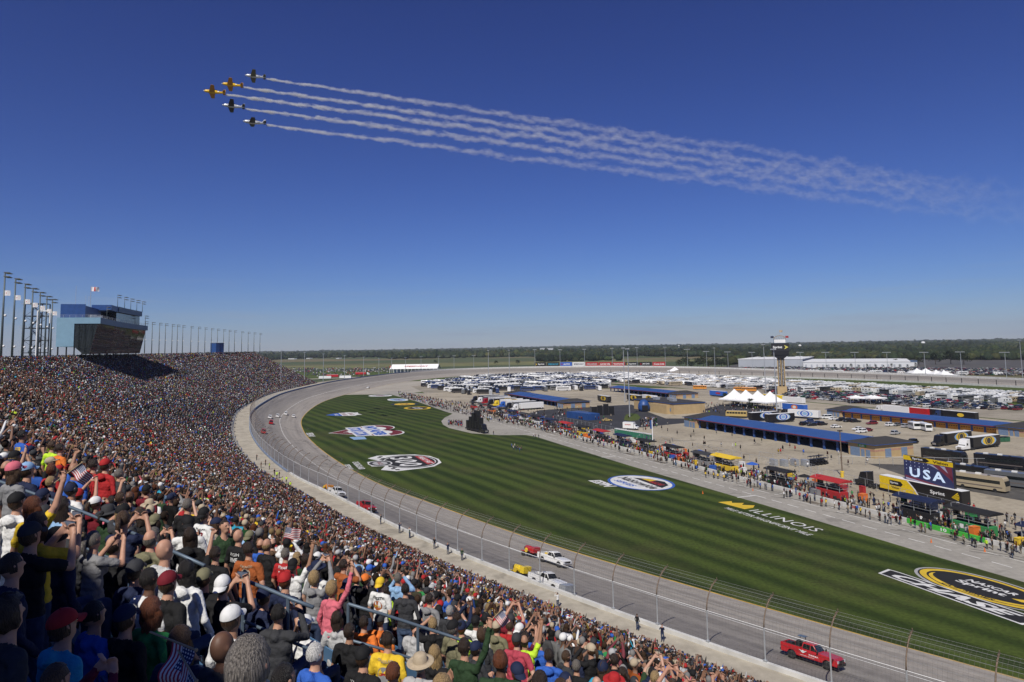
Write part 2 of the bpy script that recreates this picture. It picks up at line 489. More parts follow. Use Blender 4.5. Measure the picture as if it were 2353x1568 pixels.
# --- pavements
def pave_mat(name, base, dark, light, scale=0.05, rough=0.85, streak=None, stains=0.0):
 m, n, l, b = node_mat(name)
 tc = n.new('ShaderNodeTexCoord')
 src = tc.outputs['UV'] if streak else tc.outputs['Object']
 n1 = n.new('ShaderNodeTexNoise'); n1.inputs['Scale'].default_value = scale; n1.inputs['Detail'].default_value = 8; n1.inputs['Roughness'].default_value = 0.6
 if streak:
  mp = n.new('ShaderNodeMapping'); mp.inputs['Scale'].default_value = streak
  l.new(src, mp.inputs['Vector']); l.new(mp.outputs['Vector'], n1.inputs['Vector']); n1.inputs['Scale'].default_value = 1.0
 else:
  l.new(src, n1.inputs['Vector'])
 n2 = n.new('ShaderNodeTexNoise'); n2.inputs['Scale'].default_value = 0.9; n2.inputs['Detail'].default_value = 8; l.new(tc.outputs['Object'], n2.inputs['Vector'])
 rp = ramp(n, [(0.28, dark), (0.5, base), (0.72, light)]); l.new(n1.outputs['Fac'], rp.inputs['Fac'])
 mx = n.new('ShaderNodeMix'); mx.data_type = 'RGBA'; mx.blend_type = 'MULTIPLY'; mx.inputs['Factor'].default_value = 1
 r2 = ramp(n, [(0.3, (0.85, 0.85, 0.85)), (0.7, (1.1, 1.1, 1.1))]); l.new(n2.outputs['Fac'], r2.inputs['Fac'])
 l.new(rp.outputs['Color'], mx.inputs['A']); l.new(r2.outputs['Color'], mx.inputs['B'])
 out = mx.outputs['Result']
 if streak:                                          # rubbered-in racing groove across the width
  sx = n.new('ShaderNodeSeparateXYZ'); l.new(tc.outputs['UV'], sx.inputs[0])
  ad = n.new('ShaderNodeMath'); ad.operation = 'MULTIPLY_ADD'; ad.inputs[1].default_value = .25; l.new(n1.outputs['Fac'], ad.inputs[0]); l.new(sx.outputs['X'], ad.inputs[2])
  rg_ = ramp(n, [(.12, (1.12, 1.10, 1.06)), (.45, (1.04, 1.03, 1.0)), (.68, (.80, .80, .80)), (.95, (.74, .74, .75)), (1.0, (.9, .9, .9))]); l.new(ad.outputs[0], rg_.inputs['Fac'])
  mg = n.new('ShaderNodeMix'); mg.data_type = 'RGBA'; mg.blend_type = 'MULTIPLY'; mg.inputs['Factor'].default_value = 1
  l.new(out, mg.inputs['A']); l.new(rg_.outputs['Color'], mg.inputs['B']); out = mg.outputs['Result']
 if stains:
  n3 = n.new('ShaderNodeTexNoise'); n3.inputs['Scale'].default_value = 0.12; n3.inputs['Detail'].default_value = 4; n3.inputs['Distortion'].default_value = 1.2
  l.new(tc.outputs['Object'], n3.inputs['Vector'])
  r5 = ramp(n, [(0.60, (1, 1, 1)), (0.68, (1 - stains,) * 3)]); l.new(n3.outputs['Fac'], r5.inputs['Fac'])
  m4 = n.new('ShaderNodeMix'); m4.data_type = 'RGBA'; m4.blend_type = 'MULTIPLY'; m4.inputs['Factor'].default_value = 1
  l.new(out, m4.inputs['A']); l.new(r5.outputs['Color'], m4.inputs['B']); out = m4.outputs['Result']
 l.new(out, b.inputs['Base Color']); b.inputs['Roughness'].default_value = rough; b.inputs['Specular IOR Level'].default_value = 0.25
 return m
m_track = pave_mat('track_asphalt', (0.262, 0.240, 0.215), (0.175, 0.162, 0.148), (0.315, 0.290, 0.258), streak=(14.0, 0.016, 1), rough=0.75)
m_apron = pave_mat('apron_concrete', (0.33, 0.30, 0.25), (0.27, 0.245, 0.205), (0.38, 0.35, 0.29), stains=0.15)
m_pit = pave_mat('pit_concrete', (0.285, 0.268, 0.235), (0.235, 0.22, 0.19), (0.33, 0.31, 0.27), stains=0.25)
m_paddock = pave_mat('paddock_concrete', (0.325, 0.285, 0.215), (0.25, 0.215, 0.16), (0.385, 0.34, 0.26), stains=0.3)
m_blacktop = pave_mat('blacktop', (0.038, 0.038, 0.04), (0.03, 0.03, 0.031), (0.05, 0.05, 0.052), rough=0.8)
m_oldtop = pave_mat('worn_blacktop', (0.075, 0.071, 0.066), (0.05, 0.05, 0.048), (0.12, 0.115, 0.105), stains=0.3)
m_gravel = pave_mat('lot_gravel', (0.26, 0.23, 0.18), (0.16, 0.15, 0.11), (0.32, 0.29, 0.23))
m_walk = pave_mat('walkway_concrete', (0.36, 0.325, 0.26), (0.28, 0.25, 0.20), (0.41, 0.375, 0.30), scale=0.25, stains=0.25)
def sheet(name, pts, z, m, skirt=0.0):
 bm = bmesh.new()
 vs = [bm.verts.new((p[0], p[1], z)) for p in pts]
 f = bm.faces.new(vs)
 if f.normal.z < 0: f.normal_flip()
 bm.normal_update()
 if f.normal.z < 0: bmesh.ops.reverse_faces(bm, faces=[f])
 bmesh.ops.triangulate(bm, faces=bm.faces)
 me = bpy.data.meshes.new(name); bm.to_mesh(me); bm.free()
 me.materials.append(m)
 o = new_obj(name, me)
 return tag(o, kind='structure')
def strip(name, rows, m, zfun=None, uvw=1.0, kind='structure'):
 """rows: list of polylines (equal length, 3D) lofted into one sheet; uv = (across, along in metres)"""
 mb = MB(); mb.uv = []
 nr, nc = len(rows), len(rows[0])
 for i, rw in enumerate(rows):
  d = 0.0
  for k, p in enumerate(rw):
   if k: d += (Vector(p) - Vector(rw[k - 1])).length
   mb.v.append(tuple(p)); mb.uv.append((uvw * i / max(1, nr - 1), d))
 for i in range(nr - 1):
  for k in range(nc - 1):
   mb.f.append((i * nc + k, i * nc + k + 1, (i + 1) * nc + k + 1, (i + 1) * nc + k)); mb.m.append(0)
 o = mb.build(name, m)
 return tag(o, kind=kind) if kind else o
def track_pt(i, f, dz=0.0):
 """station i, fraction f from the inner edge (0) to the wall (1)"""
 q = TI[i] - TN[i] * TW[i] * f
 return (q[0], q[1], TZ[i] * f * (0.86 + 0.14 * f) + 0.012 + dz)
NT = len(TI)
def kk(pts): return [(x * K, y * K) for x, y in pts]
loop = [tuple(q) for q in TI] + kk([(330, 100), (300, 20), (240, -60), (160, -90)])
sheet('infield_grass', loop, 0.0, m_rough)
strip('racetrack', [[track_pt(i, f) for i in range(NT)] for f in (0, .15, .3, .45, .6, .75, .9, 1)], m_track)
m_yellow = mat('line_yellow', (0.50, 0.30, 0.045), 0.7, var=0.25, scale=0.6)
m_white = mat('line_white', (0.62, 0.61, 0.57), 0.7, var=0.2, scale=0.6)
strip('yellow_line', [[(TI[i][0] + TN[i][0] * e, TI[i][1] + TN[i][1] * e, 0.02) for i in range(NT)] for e in (-0.17, 0.2)], m_yellow)
strip('white_line', [[track_pt(i, f, 0.006) for i in range(NT)] for f in (0.42, 0.428)], m_white)
strip('banking_base', [[(TO[i][0], TO[i][1], TZ[i] - 0.05) for i in range(NT)], [(TO[i][0] - TN[i][0] * 14, TO[i][1] - TN[i][1] * 14, -0.1) for i in range(NT)]], m_rough)
# --- tri-oval lawn between the track and pit road
PXG = [(895, 906), (958, 923), (1020, 945), (1040, 951), (1022, 960), (1014, 968), (1018, 976), (1032, 984), (1083, 996), (1146, 1000.5), (1208, 1000), (1232, 1004), (1286, 1021), (1449, 1071), (1665, 1134), (1838, 1185), (2014, 1238), (2156, 1281), (2353, 1338)]
edge = [P(*q) for q in PXG] + [pit(-22, 0)]
i0 = int(np.argmin(np.linalg.norm(TI - np.array([-98 * K, 400 * K]), axis=1)))
i_n = next(i for i in range(NT) if ((TI[i] / K - np.array([54.4, 75.9])) @ PITN) < -9)
lawn_in = [tuple(TI[i] + TN[i] * 0.35) for i in range(i_n, i0 + 1)]
lawn = lawn_in + [tuple(p[:2]) for p in edge]
sheet('lawn', lawn, 0.008, m_turf)
# apron concrete where pit road leaves the track, beyond the lawn
sheet('track_apron', [tuple(TI[i] + TN[i] * 0.3) for i in range(i0 - 10, i0 + 62)] + kk([(-62, 560), (-52, 520), (-46, 485), (-48, 455), (-40, 430), (-72, 399.6)]), 0.004, m_apron)
# pit road: running lane, pit stalls, and the paddock behind the wall
pit_edge = [tuple(p[:2]) for p in edge]
sheet('pit_road', pit_edge + [tuple(pit(-90, 3)[:2]), tuple(pit(-90, 24)[:2]), tuple(pit(330, 24)[:2]), tuple(pit(372, 10)[:2]), tuple(pit(372, -1)[:2])], 0.005, m_pit)
sheet('paddock_pavement', [tuple(pit(s, u)[:2]) for s, u in [(-90, 12), (335, 9.5), (355, 60), (330, 100), (300, 160), (235, 168), (200, 150), (60, 150), (20, 150), (-90, 120)]], 0.010, m_paddock)
sheet('midway_blacktop', [tuple(P(*q)[:2]) for q in [(1203, 954), (1240, 943), (1345, 936), (1452, 930), (1470, 940), (1530, 962), (1589, 962), (1590, 968), (1580, 972), (1480, 982), (1420, 986), (1375, 990), (1330, 983), (1260, 972), (1195, 962)]], 0.016, m_blacktop)
sheet('tent_blacktop', [tuple(P(*q)[:2]) for q in [(1600, 945), (1660, 930), (1710, 932), (1790, 940), (1792, 952), (1710, 962), (1640, 962)]], 0.016, m_blacktop)
sheet('motorhome_lot', [tuple(pit(s, u)[:2]) for s, u in [(60, 46), (44, 66), (30, 90), (-60, 90), (-60, 40), (0, 40), (40, 38)]], 0.017, m_oldtop)
sheet('parking_lot', [tuple(pit(s, u)[:2]) for s, u in [(60, 152), (200, 152), (300, 165), (420, 150), (470, 190), (360, 224), (250, 215), (150, 198), (60, 190), (0, 180), (0, 152)]], 0.006, m_gravel)
sheet('coach_lot', [tuple(pit(s, u)[:2]) for s, u in [(340, 20), (420, 30), (470, 90), (440, 150), (320, 150), (335, 60)]], 0.007, m_gravel)
# markings of pit road
mk = MB()
def dash(s0, s1, u, w):
 a, b_, c, d = pit(s0, u - w), pit(s1, u - w), pit(s1, u + w), pit(s0, u + w)
 mk.poly([(q.x, q.y, 0.022) for q in (a, b_, c, d)])
for k in range(-10, 90):
 dash(k * 3.6, k * 3.6 + 2.3, 3.7, 0.09)
for k in range(-8, 28):
 dash(k * 11.2 + 1.2, k * 11.2 + 9.0, 6.9, 0.07)
 dash(k * 11.2, k * 11.2 + 0.16, 8.6, 1.6)
for s_ in (-20, 45.6, 93.0, 141, 190):
 dash(s_, s_ + 0.35, 1.9, 2.0)
tag(mk.build('pit_road_markings', m_white), kind='structure')
m_rubber = mat('tyre_rubber_mark', (0.07, 0.064, 0.057), 0.8, var=0.3, scale=1.5)
sk = MB()
def ribbon(pts, w, z):
 pts = [Vector((p[0], p[1], z(p) if callable(z) else z)) for p in pts]
 L, Rr = [], []
 for i, p in enumerate(pts):
  d = pts[min(i + 1, len(pts) - 1)] - pts[max(0, i - 1)]
  nn = Vector((-d.y, d.x, 0)).normalized() * w
  L.append(p + nn); Rr.append(p - nn)
 m = len(pts)
 sk.add(L + Rr, [(i, i + 1, m + i + 1, m + i) for i in range(m - 1)])
for k in range(-8, 28):                                # dark tyre arcs in and out of each pit stall
 c0 = k * 11.2
 for j in range(2):
  o_ = random.uniform(-1, 1)
  ribbon([pit(c0 + 9.5 - t * 11 + o_, 8.0 + j * 0.9 - 2.6 * (1 - t) ** 3) for t in np.linspace(0, 1, 9)], 0.10, 0.024)
for _ in range(26):                                    # donuts and skids in the first turn
 s0 = S_CAM + random.uniform(135, 240) * K; f0 = random.uniform(0.08, 0.55); rr = random.uniform(2.5, 8); a0 = random.uniform(0, 6); sw = random.uniform(0.9, 4.5)
 i = int(np.argmin(abs(SO - s0)))
 c = track_pt(i, f0)
 pts = [(c[0] + rr * math.cos(a0 + sw * t), c[1] + rr * 1.4 * math.sin(a0 + sw * t)) for t in np.linspace(0, 1, 16)]
 def zt(p, i=i):
  j = int(np.argmin((TI[:, 0] - p[0]) ** 2 + (TI[:, 1] - p[1]) ** 2))
  # fraction across the banking at this point
  f = max(0, min(1, -((p[0] - TI[j][0]) * TN[j][0] + (p[1] - TI[j][1]) * TN[j][1]) / TW[j]))
  return TZ[j] * f * (0.86 + 0.14 * f) + 0.06
 ribbon(pts, 0.09, zt)
for _ in range(40):                                    # arcs in the garage yards
 c = pit(random.uniform(60, 150), random.uniform(62, 105) if random.random() < .6 else random.uniform(26, 45)); rr = random.uniform(6, 16); a0 = random.uniform(0, 6)
 ribbon([(c.x + rr * math.cos(a0 + 1.3 * t), c.y + rr * math.sin(a0 + 1.3 * t)) for t in np.linspace(0, 1, 10)], 0.10, 0.018)
tag(sk.build('tyre_marks', m_rubber), kind='structure')
pst = MB()                                            # rubbed-in dirt of the stalls
for k in range(-8, 26):
 c = pit(k * 11.2 + random.uniform(3, 8), 8.6 + random.uniform(-.4, .6)); ra, rb = random.uniform(1.6, 4.2), random.uniform(0.5, 1.1); a0 = PIT_RZ
 pts = []
 for t in range(14):
  a = 2 * math.pi * t / 14; j = random.uniform(.75, 1.2)
  x, y = ra * j * math.cos(a), rb * j * math.sin(a)
  pts.append((c.x + x * math.cos(a0) - y * math.sin(a0), c.y + x * math.sin(a0) + y * math.cos(a0), 0.0205))
 pst.poly(pts)
m_stain = mat('stall_grime', (0.17, 0.145, 0.11), 0.8, var=0.35, scale=0.8)
tag(pst.build('stall_stains', m_stain), kind='structure')
# --- roads and lots outside the far turn
sheet('outer_road', kk([(-160, 470), (-140, 640), (-40, 716), (60, 722), (160, 690), (260, 560), (330, 420), (340, 420), (270, 566), (166, 698), (60, 732), (-44, 726), (-150, 645), (-172, 470)]), 0.0, m_gravel)
sheet('west_parking_lot', kk([(-520, 560), (-250, 560), (-170, 640), (-60, 760), (-260, 860), (-620, 900)]), 0.0, m_rough)
sheet('west_drive', kk([(-260, 575), (-150, 640), (-120, 668), (-126, 674), (-160, 650), (-268, 582)]), 0.02, m_apron)
sheet('backstretch_lot', kk([(200, 700), (330, 560), (440, 400), (480, 300), (900, 380), (800, 760), (560, 960), (300, 900)]), 0.0, m_oldtop)
sheet('meadow', kk([(-900, 960), (-200, 960), (500, 1080), (500, 1500), (-1200, 1750)]), 0.0, mat('meadow_grass', (0.125, 0.125, 0.042), 0.95, var=0.3, scale=0.01))
sheet('far_meadow', kk([(520, 1000), (1400, 760), (2100, 900), (900, 1300)]), 0.0, mat('far_meadow_grass', (0.12, 0.115, 0.045), 0.95, var=0.25, scale=0.01))
# ================================================================== GRANDSTAND SIDE
m_conc = mat('stand_concrete', (0.32, 0.30, 0.27), 0.85, scale=0.8)
m_alu = mat('bench_aluminium', (0.33, 0.34, 0.36), 0.45, metal=0.6, var=0.1)
m_seat = mat('seat_blue', (0.06, 0.13, 0.23), 0.5, var=0.2, scale=0.5)
m_rail = mat('rail_paint', (0.17, 0.22, 0.28), 0.45, metal=0.3)
m_galv = mat('galvanised_steel', (0.42, 0.44, 0.46), 0.45, metal=0.5)
m_rust = mat('weathered_steel', (0.17, 0.125, 0.09), 0.7, metal=0.3, var=0.3, scale=4)
m_wallw = mat('wall_white', (0.50, 0.495, 0.47), 0.7, var=0.16, scale=0.6)
m_wallblue = mat('wall_bluegrey', (0.16, 0.20, 0.28), 0.7, scale=0.4)
m_blue = mat('panel_blue', (0.02, 0.062, 0.20), 0.45, var=0.12, scale=0.7)
m_blue2 = mat('cladding_sky_blue', (0.19, 0.32, 0.42), 0.5, var=0.06, scale=0.6)
m_slate = mat('cladding_slate', (0.075, 0.115, 0.175), 0.5, var=0.1)
m_dark = mat('dark_steel', (0.025, 0.025, 0.028), 0.5, metal=0.3)
m_black = mat('black_paint', (0.012, 0.012, 0.013), 0.4)
m_glass = mat('tinted_glass', (0.012, 0.015, 0.016), 0.06, spec=0.5, var=0.3, scale=0.4)
m_whitep = mat('white_paint', (0.72, 0.72, 0.71), 0.45, var=0.05)
m_pole = mat('pole_dark_grey', (.085, .105, .11), .5, metal=.3)
m_lamp = mat('lamp_housing', (0.50, 0.51, 0.52), 0.4, metal=0.4)
SS = np.arange(0, S_END + 0.1, 3.0)
stand = empty('grandstand', stand_pt(S_CAM, T_FRONT, 0), 0, 'long curved grandstand bowl of stepped rows facing the racetrack', 'grandstand')
def local(p): return (p[0] - stand.location.x, p[1] - stand.location.y, p[2] - stand.location.z)
mb = MB()
prof = [(T_FRONT - 0.7, 0.0), (T_FRONT - 0.7, row_z(0))]
for k in range(N_ROWS):
 prof += [(row_t(k) - (0.7 if k == 0 else 0), row_z(k)), (row_t(k) + TREAD, row_z(k))]
tt = row_t(N_ROWS - 1) + TREAD
prof += [(tt + 3.2, row_z(N_ROWS - 1)), (tt + 3.2, row_z(N_ROWS - 1) - 5), (tt + 3.2, 0)]
nS = len(SS)
for (t, z) in prof:
 mb.v += [local(stand_pt(s, t, z)) for s in SS]
for i in range(len(prof) - 1):
 for k in range(nS - 1):
  mb.f.append((i * nS + k, i * nS + k + 1, (i + 1) * nS + k + 1, (i + 1) * nS + k)); mb.m.append(0)
for k in (0, nS - 1):
 mb.f.append(tuple(i * nS + k for i in range(len(prof)))); mb.m.append(0)
mb.build('terrace', m_conc, stand)
AISLE_STEP, AISLE_W = 15.2, 1.8
AISLES = [S_CAM + 3.6 + AISLE_STEP * k for k in range(-6, 40) if 4 < S_CAM + 3.6 + AISLE_STEP * k < S_END - 4]
def in_aisle(s): return any(abs(s - a) < AISLE_W / 2 + 0.1 for a in AISLES)
mb = MB()
bounds = [0] + AISLES + [S_END]
for a, b_ in zip(bounds[:-1], bounds[1:]):
 a, b_ = a + AISLE_W / 2, b_ - AISLE_W / 2
 ss = np.linspace(a, b_, 5)
 for k in range(1, N_ROWS):
  t0, z0 = row_t(k) + 0.48, row_z(k)
  for pts, mi in (([(t0, z0 + .40), (t0 + .30, z0 + .40), (t0 + .30, z0 + .44), (t0, z0 + .44)], 0), ([(t0 + .28, z0 + .52), (t0 + .32, z0 + .52), (t0 + .36, z0 + .80), (t0 + .33, z0 + .80)], 0)):
   base = len(mb.v)
   for t, z in pts: mb.v += [local(stand_pt(s, t, z)) for s in ss]
   for i in range(4):
    for q in range(4):
     mb.f.append((base + i * 5 + q, base + i * 5 + q + 1, base + ((i + 1) % 4) * 5 + q + 1, base + ((i + 1) % 4) * 5 + q)); mb.m.append(mi)
seats = mb.build('seat_row', [m_seat], stand, normals=False)
tag(seats, kind='stuff')
mb = MB()
for a, b_ in zip(bounds[:-1], bounds[1:]):          # sheet-metal back screen at the top of the stand
 for z in (0.45, 0.95):
  mb.tube([local(stand_pt(s, tt + 3.1, row_z(N_ROWS - 1) + z)) for s in np.linspace(a, b_, 6)], 0.03, 5)
 for s in np.linspace(a, b_, 7)[:-1]:
  p = stand_pt(s, tt + 3.1, row_z(N_ROWS - 1)); mb.box(local((p.x, p.y, p.z + .5)), (.06, .06, 1.0))
mb.build('back_railing', m_rail, stand)
# walkway between the stand and the wall
strip('walkway', [[stand_pt(s, t, Wat(s)[4] + 0.52) for s in SS] for t in (0.0, 2, 4, T_FRONT - 0.68)], m_walk)
# outer wall
def wall_strip(name, i_a, i_b, m, label, cat='wall', h=0.95, th=0.45, off=0.0):
 mb = MB()
 idx = list(range(i_a, i_b))
 pr = [(0, -0.3), (0, h), (-th, h), (-th, -0.3)]
 for (o_, z) in pr:
  mb.v += [(TO[i][0] + TN[i][0] * (o_ + off), TO[i][1] + TN[i][1] * (o_ + off), TZ[i] + z) for i in idx]
 n_ = len(idx)
 for j in range(3):
  for k in range(n_ - 1):
   mb.f.append((j * n_ + k, j * n_ + k + 1, (j + 1) * n_ + k + 1, (j + 1) * n_ + k)); mb.m.append(0)
 mb.f += [(0, n_, 2 * n_, 3 * n_), (n_ - 1, 2 * n_ - 1, 3 * n_ - 1, 4 * n_ - 1)]; mb.m += [0, 0]
 return tag(mb.build(name, m), label, cat)
i_f = int(np.argmin(abs(SO - S_CAM - 125 * K)))
i_t = int(np.argmin(abs(SO - S_CAM - 610 * K)))
wall_strip('track_wall', 0, i_f, m_wallw, 'white concrete wall between the walkway and the front stretch')
wall_strip('track_wall', i_f, i_t, m_wallblue, 'blue grey concrete wall round the outside of the far turn')
wall_strip('track_wall', i_t, NT, m_wallw, 'white concrete wall along the outside of the back stretch', h=1.7)
# inner wall of the back stretch
mb = MB()
idx = [i for i in range(NT) if TI[i][1] > 380 * K and TI[i][0] > 44 * K or (TI[i][0] > 200 * K)]
for (o_, z) in ((12.0, -.1), (12.0, 1.6), (12.5, 1.6), (12.5, -.1)):
 mb.v += [(TI[i][0] + TN[i][0] * o_, TI[i][1] + TN[i][1] * o_, z) for i in idx]
n_ = len(idx)
mb.f += [(j * n_ + k, j * n_ + k + 1, (j + 1) * n_ + k + 1, (j + 1) * n_ + k) for j in range(3) for k in range(n_ - 1)]; mb.m += [0] * (3 * (n_ - 1))
tag(mb.build('infield_wall', m_wallw), 'low white wall on the infield side of the back stretch', 'wall')
fw = empty('infield_fence', (TI[idx[0]][0], TI[idx[0]][1], 0), 0, 'tall wire fence of thin posts above the white infield wall', 'fence')
d = 0; last = None; nps = 0
pw_mesh = MB().box((0, 0, 3.4), (.36, .36, 4.0)).mesh('fence_post', m_dark)
pts_top = []
for i in idx[::4]:
 q = Vector((TI[i][0] + TN[i][0] * 12.25, TI[i][1] + TN[i][1] * 12.25, 0))
 pts_top.append(q)
 if nps < 98:
  p = new_obj('post', pw_mesh, fw, q - fw.location); nps += 1
mb = MB()
for z in (2.8, 4.0, 5.3):
 mb.tube([q - fw.location + Vector((0, 0, z)) for q in pts_top], 0.035, 4)
mb.build('rail', m_dark, fw)
# catch fence: posts with inward curved arms, cables, woven mesh
m_mesh, n, l, b = node_mat('woven_wire')
tc = n.new('ShaderNodeTexCoord'); sx = n.new('ShaderNodeSeparateXYZ'); l.new(tc.outputs['UV'], sx.inputs[0])
fac = None
for ax, per in (('X', 0.36), ('Y', 0.36)):
 a = n.new('ShaderNodeMath'); a.operation = 'DIVIDE'; a.inputs[1].default_value = per; l.new(sx.outputs[ax], a.inputs[0])
 f = n.new('ShaderNodeMath'); f.operation = 'FRACT'; l.new(a.outputs[0], f.inputs[0])
 c = n.new('ShaderNodeMath'); c.operation = 'LESS_THAN'; c.inputs[1].default_value = 0.032; l.new(f.outputs[0], c.inputs[0])
 if fac is None: fac = c.outputs[0]
 else:
  mxx = n.new('ShaderNodeMath'); mxx.operation = 'MAXIMUM'; l.new(fac, mxx.inputs[0]); l.new(c.outputs[0], mxx.inputs[1]); fac = mxx.outputs[0]
l.new(fac, b.inputs['Alpha']); b.inputs['Base Color'].default_value = (0.12, 0.11, 0.10, 1); b.inputs['Roughness'].default_value = 0.6
def fence_profile(nA=7):
 pr = [(0.0, 0.9), (0.0, 4.1)]
 for k in range(1, nA + 1):
  a = math.pi / 2 * 0.86 * k / nA
  pr.append((2.85 * (1 - math.cos(a)), 4.1 + 2.7 * math.sin(a)))
 return pr
FP = fence_profile()
post_me = MB().tube([(0, 0, .9), (0, 0, 4.15)], 0.08, 8).box((-.02, 0, 1.0), (.3, .34, .25)).mesh('fence_post', m_galv)
arm = MB().tube([(x, 0, z) for x, z in FP[1:]], 0.065, 8)
for x, z in FP[-4:]: arm.tube([(x, 0, z), (x - .07, 0, z + .2)], 0.045, 5)
arm_me = arm.mesh('fence_arm', m_rust, smooth=True)
s_f0, s_f1, GAP = S_CAM - 42, S_CAM + 555, 6.3
o0 = stand_pt(s_f0, 0, 0)
cf = empty('catch_fence', o0, 0, 'tall wire catch fence with curved posts above the track wall', 'fence')
ss_f = np.arange(s_f0, s_f1, GAP)
far = MB()
for k, s in enumerate(ss_f):
 x, y, nx, ny, z = Wat(s)
 rz = math.atan2(ny, nx)
 off = Vector((x - nx * .2, y - ny * .2, z)) - o0
 if k < 99:
  p = new_obj('post', post_me, cf, off, rz)
  new_obj('arm', arm_me, p)
for kind_ in ('cable', 'wire_mesh'):
 mb = MB(); mb.uv = []
 sv = np.arange(s_f0, s_f1, 6.3 / 2)
 fr = []
 if kind_ == 'cable':
  for hgt in np.linspace(0.12, 0.98, 9):
   L = hgt * (len(FP) - 1); i0_ = int(min(L, len(FP) - 2)); f = L - i0_
   x_, z_ = FP[i0_][0] * (1 - f) + FP[i0_ + 1][0] * f, FP[i0_][1] * (1 - f) + FP[i0_ + 1][1] * f
   ln = []
   for s in sv:
    x, y, nx, ny, z = Wat(s)
    ln.append(Vector((x + nx * (x_ - .2), y + ny * (x_ - .2), z + z_)) - o0)
   b0 = len(mb.v); mb.tube(ln, 0.014, 3); mb.uv += [(0, 0)] * (len(mb.v) - b0)
  # the top rope of the straight section shows as a pale line
  ln = []
  for s in sv:
   x, y, nx, ny, z = Wat(s); ln.append(Vector((x - nx * .2, y - ny * .2, z + 4.1)) - o0)
  b0 = len(mb.v); mb.tube(ln, 0.035, 4, mi=1); mb.uv += [(0, 0)] * (len(mb.v) - b0)
  mb.build('cable', [m_galv, m_whitep], cf, normals=False)
 else:
  for j, (x_, z_) in enumerate(FP):
   dl = sum(math.hypot(FP[q + 1][0] - FP[q][0], FP[q + 1][1] - FP[q][1]) for q in range(j))
   for s in sv:
    x, y, nx, ny, z = Wat(s)
    mb.v.append(tuple(Vector((x + nx * (x_ - .22), y + ny * (x_ - .22), z + z_)) - o0)); mb.uv.append((s, dl))
  n_ = len(sv)
  mb.f += [(j * n_ + k, j * n_ + k + 1, (j + 1) * n_ + k + 1, (j + 1) * n_ + k) for j in range(len(FP) - 1) for k in range(n_ - 1)]; mb.m += [0] * ((len(FP) - 1) * (n_ - 1))
  mb.build('wire_mesh', m_mesh, cf, normals=False)
# railing and blue gate panels along the front of the stand
fr = empty('front_railing', stand_pt(S_CAM, T_FRONT - .75, 3), 0, 'grey pipe railing along the lowest row above the walkway', 'railing')
mb = MB()
for z in (0.5, 1.0):
 mb.tube([stand_pt(s, T_FRONT - .75, row_z(0) + z) - fr.location for s in SS], 0.025, 4)
mb.build('rail', m_galv, fr)
mb = MB()
for s in np.arange(2, S_END, 3.0):
 p = stand_pt(s, T_FRONT - .75, row_z(0)) - fr.location; mb.box((p.x, p.y, p.z + .5), (.05, .05, 1.0))
tag(mb.build('post', m_galv, fr), kind='stuff')
def at_words(s):
 d = s - S_CAM
 return 'close to the nearest catch fence posts' if d < 60 else 'halfway along the stand' if d < 160 else 'towards the far turn'
gate_me = MB().box((0, 0, .62), (2.0, .05, .85)).box((-1.0, 0, .6), (.07, .07, 1.2)).box((1.0, 0, .6), (.07, .07, 1.2)).mesh('aisle_gate', m_blue)
ORD = ['first', 'second', 'third', 'fourth', 'fifth', 'sixth', 'seventh', 'eighth', 'ninth', 'tenth', '11th', '12th', '13th', '14th', '15th', '16th', '17th', '18th', '19th', '20th', '21st', '22nd', '23rd', '24th', '25th', '26th', '27th', '28th', '29th', '30th', '31st', '32nd', '33rd', '34th', '35th', '36th', '37th', '38th', '39th', '40th']
def nth(k): return ORD[k] if k < len(ORD) else f'{k + 1}th'
for k, a in enumerate([a for a in AISLES if 15 < a - S_CAM < 400]):
 x, y, nx, ny, z = Wat(a)
 p = stand_pt(a - 1.6, T_FRONT - 1.0, row_z(0) - .1)
 o = new_obj('aisle_gate', gate_me, None, p, math.atan2(ny, nx) + math.pi / 2)
 tag(o, f'{nth(k)} blue gate panel along the front railing, counted from the camera', 'gate', 'blue gate panels along the front railing')
# handrails down the aisles
def handrail(a, k0, k1, label):
 base = stand_pt(a, row_t(k0), row_z(k0))
 h = empty('aisle_handrail', base, 0, label, 'handrail', 'handrails down the aisles')
 ks = list(range(k0, k1 + 1))
 mb = MB()
 for z in (0.98, 0.55):
  mb.tube([stand_pt(a, row_t(k) + .4, row_z(k) + z) - base for k in ks], 0.028, 6)
 e = stand_pt(a, row_t(k1) + .4, row_z(k1)) - base
 mb.build('rail', m_rail, h, smooth=True)
 for k in ks[::4]:
  p = stand_pt(a, row_t(k) + .4, row_z(k)) - base
  MB().tube([(p.x, p.y, p.z), (p.x, p.y, p.z + .98)], 0.028, 6).build('post', m_rail, h)
n_ = 0
for a in AISLES:
 d = a - S_CAM
 if d < 25: continue
 if -8 < d < 130:
  for (f0, f1, w) in ((0.58, 0.97, 'upper'), (0.05, 0.52, 'lower')):
   handrail(a, int(f0 * N_ROWS), int(f1 * N_ROWS), f'grey {w} handrail down the {nth(n_)} aisle from the camera')
  n_ += 1
